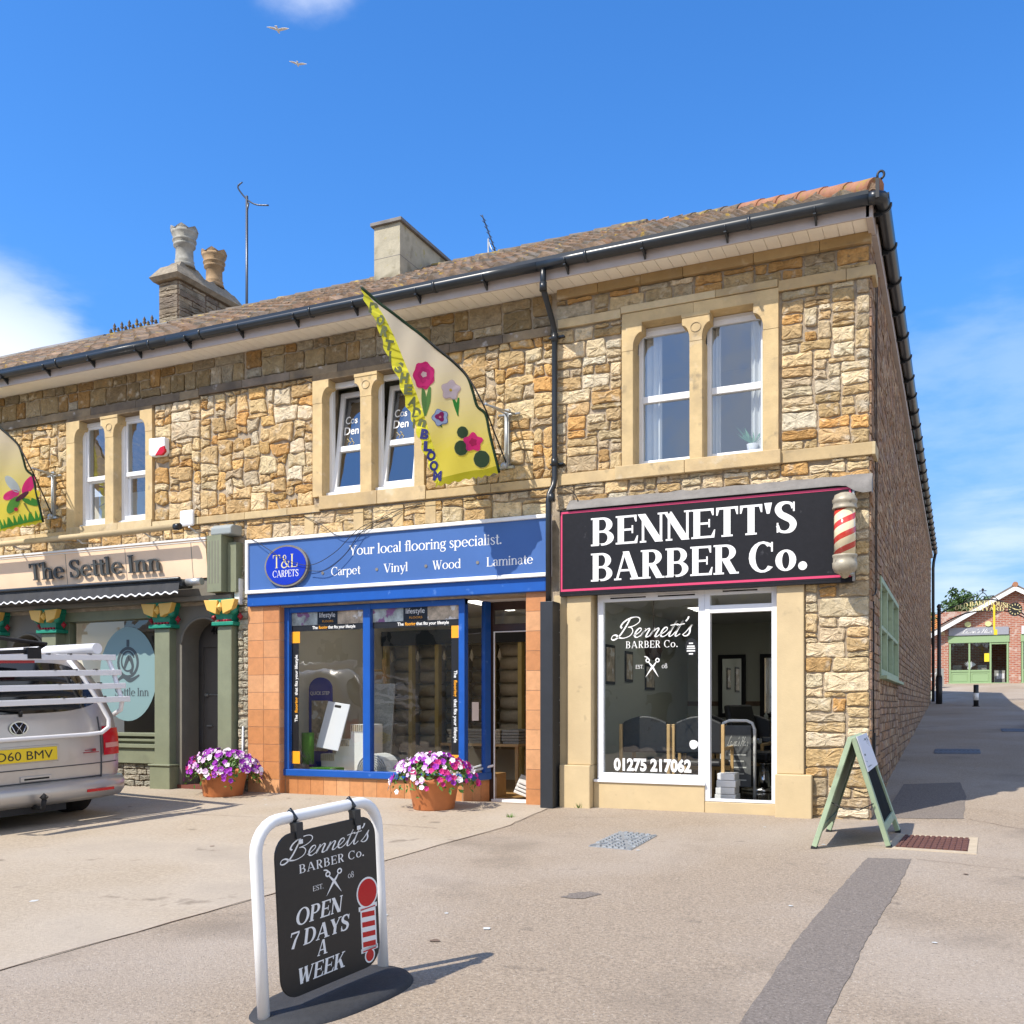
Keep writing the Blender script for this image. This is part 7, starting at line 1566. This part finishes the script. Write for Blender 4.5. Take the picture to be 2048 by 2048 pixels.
# ---------------------------------------------------------------- courtyard at the end of the alley
YC = 34.0
ct = thing('courtyard_shop', 'red brick gabled shop with a green shopfront at the far end of the alley', 'building', (3, YC, 2.2))
def pent(mb, holes=()):
    pass
mb = MB()
def gable_piece(x0, x1, z0, z1f):
    mb.prism_xz([(x0, z0), (x1, z0), (x1, z1f(x1)), (x0, z1f(x0))], YC, YC + .3)
zg = lambda x: 4.30 + (x + .08) * .585 if x <= 3.0 else 4.30 + (6.08 - x) * .585
gable_piece(-.08, .50, 2.1, zg); gable_piece(2.78, 3.0, 2.1, zg); gable_piece(3.0, 3.22, 2.1, zg); gable_piece(5.5, 6.08, 2.1, zg); gable_piece(.50, 2.78, 4.22, zg); gable_piece(3.22, 5.5, 4.22, zg)
mb.box(-.08, .10, YC + .3, YC + 9, 2.1, 4.28); mb.box(5.9, 6.08, YC + .3, YC + 9, 2.1, 4.28); mb.box(.1, 5.9, YC + 3, YC + 3.1, 2.1, 5.5); mb.build('wall', 'brick', ct)
mb = MB(); 
for sd in (0, 1):
    f_ = (lambda x: x) if not sd else (lambda x: 6.0 - x); P = [(f_(-.32), 4.22), (f_(3.0), 6.16), (f_(3.0), 6.26), (f_(-.32), 4.32)]; mb.prism_xz(P if not sd else P[::-1], YC - .28, YC + 9.2)
rf = mb.build('roof', mat('dark_roof_tile', (.16, .13, .11), .9, var=.2, vscale=6), ct)
mb = MB()
for sd in (0, 1):
    f_ = (lambda x: x) if not sd else (lambda x: 6.0 - x); P = [(f_(-.34), 4.04), (f_(3.0), 5.99), (f_(3.0), 6.17), (f_(-.34), 4.23)]; mb.prism_xz(P if not sd else P[::-1], YC - .32, YC - .281)
mb.build('bargeboard', 'white_paint', rf)
mb = MB(); mb.tube([(3.0, YC - .33, 6.24), (3.0, YC + 9, 6.24)], .11, 10); mb.build('ridge_tiles', 'hip', rf)
def green_front(x0, x1, glass2=True):
    mb = MB(); yf = YC + .05; xm, xd = lerp(x0, x1, .345), lerp(x0, x1, .70); W_ = x1 - x0
    for a in (x0, xm - .03, xd - .03, x1 - .07): mb.box(a, a + .07, yf - .06, yf + .06, 2.2, 4.02)
    mb.box(x0 - .03, x1 + .03, yf - .08, yf + .06, 3.90, 4.20); mb.box(x0 + .07, xd - .03, yf - .05, yf + .05, 2.68, 2.76); mb.box(x0 + .07, xd - .03, yf - .03, yf + .03, 2.22, 2.68); mb.box(x0 - .04, x1 + .04, yf - .12, yf + .06, 2.16, 2.22)
    for a, b in ((x0 + .12, xm - .08), (xm + .09, xd - .08)): frame_rect(mb, a, b, 2.28, 2.62, yf - .042, yf - .03, .02)
    mb.box(xd + .04, x1 - .07, yf - .05, yf + .05, 3.82, 3.90); w = mb.build('shopfront', 'sage2', ct, bevel=.006)
    mb = MB(); pane(mb, x0 + .06, xm - .02, 2.75, 3.91, yf); pane(mb, xm + .03, xd - .02, 2.75, 3.91, yf); mb.build('pane', 'glass_shop', w); return xm, xd
green_front(.515, 2.765); green_front(3.24, 5.48)
mb = MB(); mb.box(.1, 5.9, YC + .31, YC + 3, 2.1, 2.2); mb.box(.1, 5.9, YC + .31, YC + 3, 4.25, 4.30); mb.build('interior_structure', mat('dim_interior', (.05, .048, .045), .8), ct)
s = thing('shop_sign', 'grey sign with white script reading Laura\'s Hair on the courtyard shop', 'sign', (1.64, YC, 4.35)); mb = MB(); mb.box(.50, 2.77, YC - .07, YC - .01, 4.215, 4.54); mb.build('board', mat('grey_sign_board', (.30, .31, .35), .5), s)
mb = MB(); st, ln = set_script("Laura's Hair", .10); mb.strokes(st, (1.02, YC - .071, 4.30), EX, EZ, .17, 1.15, ln, shear=.25, lift=.004); mb.build('lettering', 'white_letter', s)
s = thing('shop_sign', 'pale sign board over the right hand courtyard shopfront cut by the picture edge', 'sign', (4.36, YC, 4.35)); mb = MB(); mb.box(3.24, 5.48, YC - .07, YC - .01, 4.215, 4.54); mb.build('board', 'sign_white', s)
for x in (1.235, 2.01):
    o = MB(); o.prism_xz([(x + .125 * math.cos(a), 4.67 + .11 * math.sin(a)) for a in [2 * math.pi * k / 24 for k in range(24)]], YC - .10, YC - .01); o = o.build('round_wall_light', mat('pale_lime_disc', (.60, .62, .28), .5)); tag(o, 'pale round wall light on the courtyard gable, left one' if x < 2 else 'pale round wall light on the courtyard gable, right one', 'wall light', 'round lights on the gable')
mb = MB(); mb.prism_xz([(.27 + .10 * math.cos(a), 4.25 + .16 * math.sin(a)) for a in [math.pi * k / 12 for k in range(13)]], YC - .03, YC - .005); o = mb.build('arched_plaque', 'pale_lamp_plaque' if 0 else 'cream'); tag(o, 'small cream arched plaque left of the courtyard shop sign', 'plaque')
mb = MB(); mb.box(1.86, 2.05, YC + .02, YC + .025, 3.10, 3.45); o = mb.build('window_poster', 'yellow'); tag(o, 'small yellow poster in the middle pane of the courtyard shop', 'poster')
for x in (.82, 1.80):
    t = thing('salon_chair', 'grey chair back showing in the left pane of the courtyard shop' if x < 1 else 'grey chair back showing in the middle pane of the courtyard shop', 'chair', (x, YC + .8, 2.2), group='chairs in the courtyard shop')
    mb = MB(); mb.box(x - .18, x + .18, YC + .72, YC + .80, 2.75, 3.0); mb.build('backrest', 'carpet_grey', t, bevel=.03); mb = MB(); mb.box(x - .18, x + .18, YC + .8, YC + 1.15, 2.62, 2.72); mb.build('seat', 'carpet_grey', t, bevel=.03); mb = MB(); mb.tube([(x, YC + .95, 2.2), (x, YC + .95, 2.62)], .03, 8); mb.build('leg', 'steel', t)
t = thing('potted_plant', 'white leaved pot plant standing inside the courtyard shop window', 'plant', (1.30, YC + .35, 2.76)); mb = MB()
for k in range(9): a = R(-60 + 15 * k); mb.poly([(1.30, YC + .35, 2.86), (1.30 + .22 * math.sin(a) - .03, YC + .33, 2.9 + .20 * math.cos(a)), (1.30 + .30 * math.sin(a), YC + .33, 2.88 + .28 * math.cos(a)), (1.30 + .22 * math.sin(a) + .03, YC + .33, 2.88 + .18 * math.cos(a))])
mb.build('leaves', 'sign_white', t); mb = MB(); mb.lathe([(.06, 0), (.08, .12)], (1.30, YC + .35, 2.76), 12); mb.build('pot', 'sign_white', t)
mb = MB(); mb.box(2.26, 2.66, YC + .7, YC + 1.1, 2.2, 2.75); mb.mi = 1; mb.box(2.34, 2.64, YC + .69, YC + .70, 2.40, 2.62); o = mb.build('reception_desk', ['carpet_grey', 'sign_white']); tag(o, 'grey reception desk just inside the open courtyard shop door', 'desk')
# arch over the way in
ar = thing('arch_sign', 'black iron arch with gold letters reading OLD BAKEHOUSE COURTYARD across the alley', 'arch', (.294, 24, 1.3))
for x in (.294, 2.96):
    mb = MB(); mb.tube([(x, 24, gz(x, 24) - .05), (x, 24, 2.2)], .10, 12); mb.tube([(x, 24, 2.2), (x, 24, 2.3), (x, 24, 4.42)], [.10, .065, .055], 12); mb.lathe([(.05, 0), (.075, .02), (.05, .05), (.07, .10), (.075, .14), (.04, .19), (0, .21)], (x, 24, 4.42), 12); mb.build('post', 'iron_black', ar)
mb = MB(); UP = catmull([(.30, 4.28), (.63, 4.48), (1.05, 4.62), (1.49, 4.70), (1.96, 4.69), (2.40, 4.48), (2.95, 4.05)], 6); LO = catmull([(.30, 3.90), (.75, 4.15), (1.26, 4.32), (1.96, 4.35), (2.45, 4.26), (2.95, 4.0)], 6)
for C_ in (UP, LO): mb.tube([(x, 24, z) for x, z in C_], .020, 8)
for pts in ([(1.0, 4.62), (1.15, 4.75), (1.32, 4.84), (1.45, 4.78), (1.40, 4.70)], [(2.10, 4.62), (1.98, 4.75), (1.85, 4.83), (1.75, 4.78), (1.79, 4.70)], [(1.42, 4.72), (1.50, 4.86), (1.60, 4.94), (1.70, 4.86), (1.76, 4.72)], [(1.53, 4.75), (1.60, 4.83), (1.67, 4.75)]): mb.tube([(x, 24, z) for x, z in catmull(pts, 5)], .013, 6)
mb.tube([(1.6, 24, 4.92), (1.6, 24, 5.08)], .018, 6); mb.tube([(1.49, 24, 5.0), (1.71, 24, 5.0)], .014, 6); mb.lathe([(0, -.05), (.045, 0), (0, .06)], (1.6, 24, 5.04), 8); mb.build('scrollwork', 'iron_black', ar)
def curved(txt, f_, x0, x1, h):
    st, ln = set_line(txt, **SER); mb = MB(); k = (x1 - x0) / ln
    for q, S_ in enumerate(st):
        P = lambda p, o: (x0 + p[0] * k, 24 - .045 - .0006 * (q % 4) - o, f_(x0 + p[0] * k) + p[1] * h); A_ = [(mb.v(P(a, 0)), mb.v(P(b, 0))) for a, b in S_]
        for a, b in zip(A_, A_[1:]): mb.f((a[1], b[1], b[0], a[0]))
    return mb
mb = curved('OLD BAKEHOUSE', lambda x: 4.53 - .22 * (x - 1.58) ** 2, .77, 2.40, .145); mb.build('lettering', 'gold', ar); mb = curved('COURTYARD', lambda x: 4.355 - .10 * (x - 1.58) ** 2, .96, 2.23, .125); mb.build('lettering', 'gold', ar)
ck = thing('wall_clock', 'round black clock with gold numerals hanging at the right of the iron arch', 'clock', (2.53, 24, 4.35)); mb = MB(); cc = lambda r: [(2.53 + 1.0 * r * math.cos(a), 4.35 + r * 1.05 * math.sin(a)) for a in [2 * math.pi * k / 32 for k in range(32)]]
mb.prism_xz(cc(.205), 23.86, 23.955); mb.build('case', 'iron_black', ck); mb = MB()
for k in range(12): a = 2 * math.pi * k / 12; d_ = Vector((math.cos(a), 0, math.sin(a))); e_ = Vector((-math.sin(a), 0, math.cos(a))) * .012; c_ = Vector((2.53, 23.857, 4.35)); mb.poly([c_ + d_ * .13 - e_, c_ + d_ * .18 - e_, c_ + d_ * .18 + e_, c_ + d_ * .13 + e_])
for a, l, w_ in ((R(150), .10, .02), (R(-12), .15, .014)): d_ = Vector((math.cos(a), 0, math.sin(a))); e_ = Vector((-math.sin(a), 0, math.cos(a))) * w_; c_ = Vector((2.53, 23.855, 4.35)); mb.poly([c_ - e_, c_ + d_ * l - e_ * .3, c_ + d_ * l + e_ * .3, c_ + e_])
mb.build('hands_and_numerals', 'gold', ck)
mb = MB(); mb.box(1.90, 1.96, 23.90, 23.95, 3.72, 4.52); mb.box(1.92, 2.02, 23.90, 23.95, 3.55, 3.72); o = mb.build('hanging_banner', 'yellow', None); tag(o, 'narrow bright yellow strip hanging from the iron arch', 'banner')
b = thing('bollard', 'short black bollard with a white band in the alley mouth', 'bollard', (1.376, 22.3, 1.23)); mb = MB(); z0 = gz(1.376, 22.3); mb.tube([(1.376, 22.3, z0 - .03), (1.376, 22.3, z0 + .68)], .075, 14); mb.tube([(1.376, 22.3, z0 - .02), (1.376, 22.3, z0 + .02)], .11, 14); mb.build('post', 'iron_black', b); mb = MB(); mb.tube([(1.376, 22.3, z0 + .20), (1.376, 22.3, z0 + .42)], .078, 14); mb.build('white_band', 'white_paint', b)
t = thing('folding_sign', 'grey board in a white folding frame beside the far end of the side wall', 'sign', (.12, 31.5, 2.0)); mb = MB(); z0 = gz(.1, 31.5); mb.box(.02, .34, 31.5, 31.54, z0 + .08, z0 + .78); mb.build('board', 'carpet_grey', t); mb = MB(); mb.tube([(-.18, 31.3, z0 + .55), (.06, 31.3, z0 + .62), (-.12, 31.3, z0 + .38), (.02, 31.3, z0)], .022, 8); mb.build('frame', 'white_paint', t)
mb = MB(); mb.prism_xy([(2.25, 12.9), (9, 12.9), (9, 16), (2.9, 17.5)], gz(2, 12) - .05, gz(2, 14) + .14); o = mb.build('kerb', 'pale_concrete', None, bevel=.02); o['kind'] = 'structure'
# house and trees beyond
hs = thing('tiled_house', 'low house with an orange tiled roof behind the courtyard shop', 'house', (-.5, 44, 2.2)); mb = MB(); mb.box(-6, 2.4, 44, 50, 2.1, 5.05); mb.build('wall', 'brick', hs)
mb = MB(); M['orange_tile'] = mat('orange_pantiles', (.52, .20, .05), .85, var=.25, vscale=8)
n = 70
for i in range(9):
    for k in range(n):
        f_ = lambda kk, ii: (-6.2 + 8.8 * kk / n, 43.7 + ii * .37, 4.98 + ii * .145 + .05 * math.sin(kk * 2.1))
        ii = [mb.v(f_(k, i)), mb.v(f_(k + 1, i)), mb.v((lambda p: (p[0], p[1], p[2] - .03))(f_(k + 1, i + 1))), mb.v((lambda p: (p[0], p[1], p[2] - .03))(f_(k, i + 1)))]; mb.f(ii)
mb.poly([(-6.2, 47.0, 6.28), (2.6, 47.0, 6.28), (2.6, 50.3, 5.0), (-6.2, 50.3, 5.0)]); mb.build('roof', 'orange_tile', hs)
def tree(c, h, r, label, sd, n=2600):
    rr = random.Random(sd); t = thing('tree', label, 'tree', c, group='trees beyond the courtyard'); z = c[2]; mb = MB(); top = Vector((c[0] + .2, c[1], z + h * .72)); b0 = Vector(c)
    mb.tube([b0, b0.lerp(top, .5) + Vector((.1, 0, 0)), top], [.20, .13, .05], 8)
    for k in range(9): p = b0.lerp(top, rr.uniform(.4, .95)); a = rr.uniform(0, 6.3); mb.tube([p, p + Vector((math.cos(a), math.sin(a), .8)) * r * .4, p + Vector((math.cos(a), math.sin(a), .9)) * r * .8], [.06, .035, .01], 6)
    mb.build('trunk', 'dark_wood', t); cl = [(Vector((rr.gauss(0, .45), rr.gauss(0, .45), rr.gauss(0, .38))) * r, rr.uniform(.22, .45) * r) for _ in range(26)]; mb = MB()
    for k in range(n):
        q, s_ = rr.choice(cl); v_ = Vector((rr.gauss(0, 1), rr.gauss(0, 1), rr.gauss(0, 1))); v_ = v_.normalized() * s_ * rr.uniform(.5, 1.05); p = Vector((c[0], c[1], z + h - r * .9)) + q + v_; nn = Vector((rr.gauss(0, 1), rr.gauss(0, 1), rr.gauss(0, 1))).normalized(); a = nn.orthogonal().normalized() * rr.uniform(.06, .13); bb = nn.cross(a) * .6
        g = rr.uniform(.6, 1.3); mb.col = (.055 * g, .11 * g, .022 * g); mb.poly([p - a, p - bb, p + a, p + bb])
    mb.build('crown', 'leaf', t)
tree((1.15, 52, 2.2), 5.9, 1.25, 'dark green tree rising behind the orange roofed house', 5); tree((-1.6, 40.8, 2.0), 3.9, 1.0, 'small light green tree between the side wall and the orange roof', 9, 1200)
# ---------------------------------------------------------------- across the street: seen only as reflections in the windows
op = thing('street_terrace', 'terrace of rendered houses across the street reflected in the shop windows', 'building', (-14, -30, -.6))
mb = MB(); mb.box(-42, 6, -36, -30, -.7, 5.6); mb.build('wall', 'render_grey', op); mb = MB(); mb.prism_yz([(-29.7, 5.5), (-36.3, 5.5), (-33, 7.6)], -42.2, 6.2); mb.build('roof', 'ridge', op)
mb = MB()
for k in range(16):
    for z in (.4, 3.3): x = -40.5 + k * 2.9; mb.box(x, x + 1.1, -30.0 + .001, -29.96, z, z + 1.5)
mb.build('window_row', 'van_glass', op)['kind'] = 'stuff'
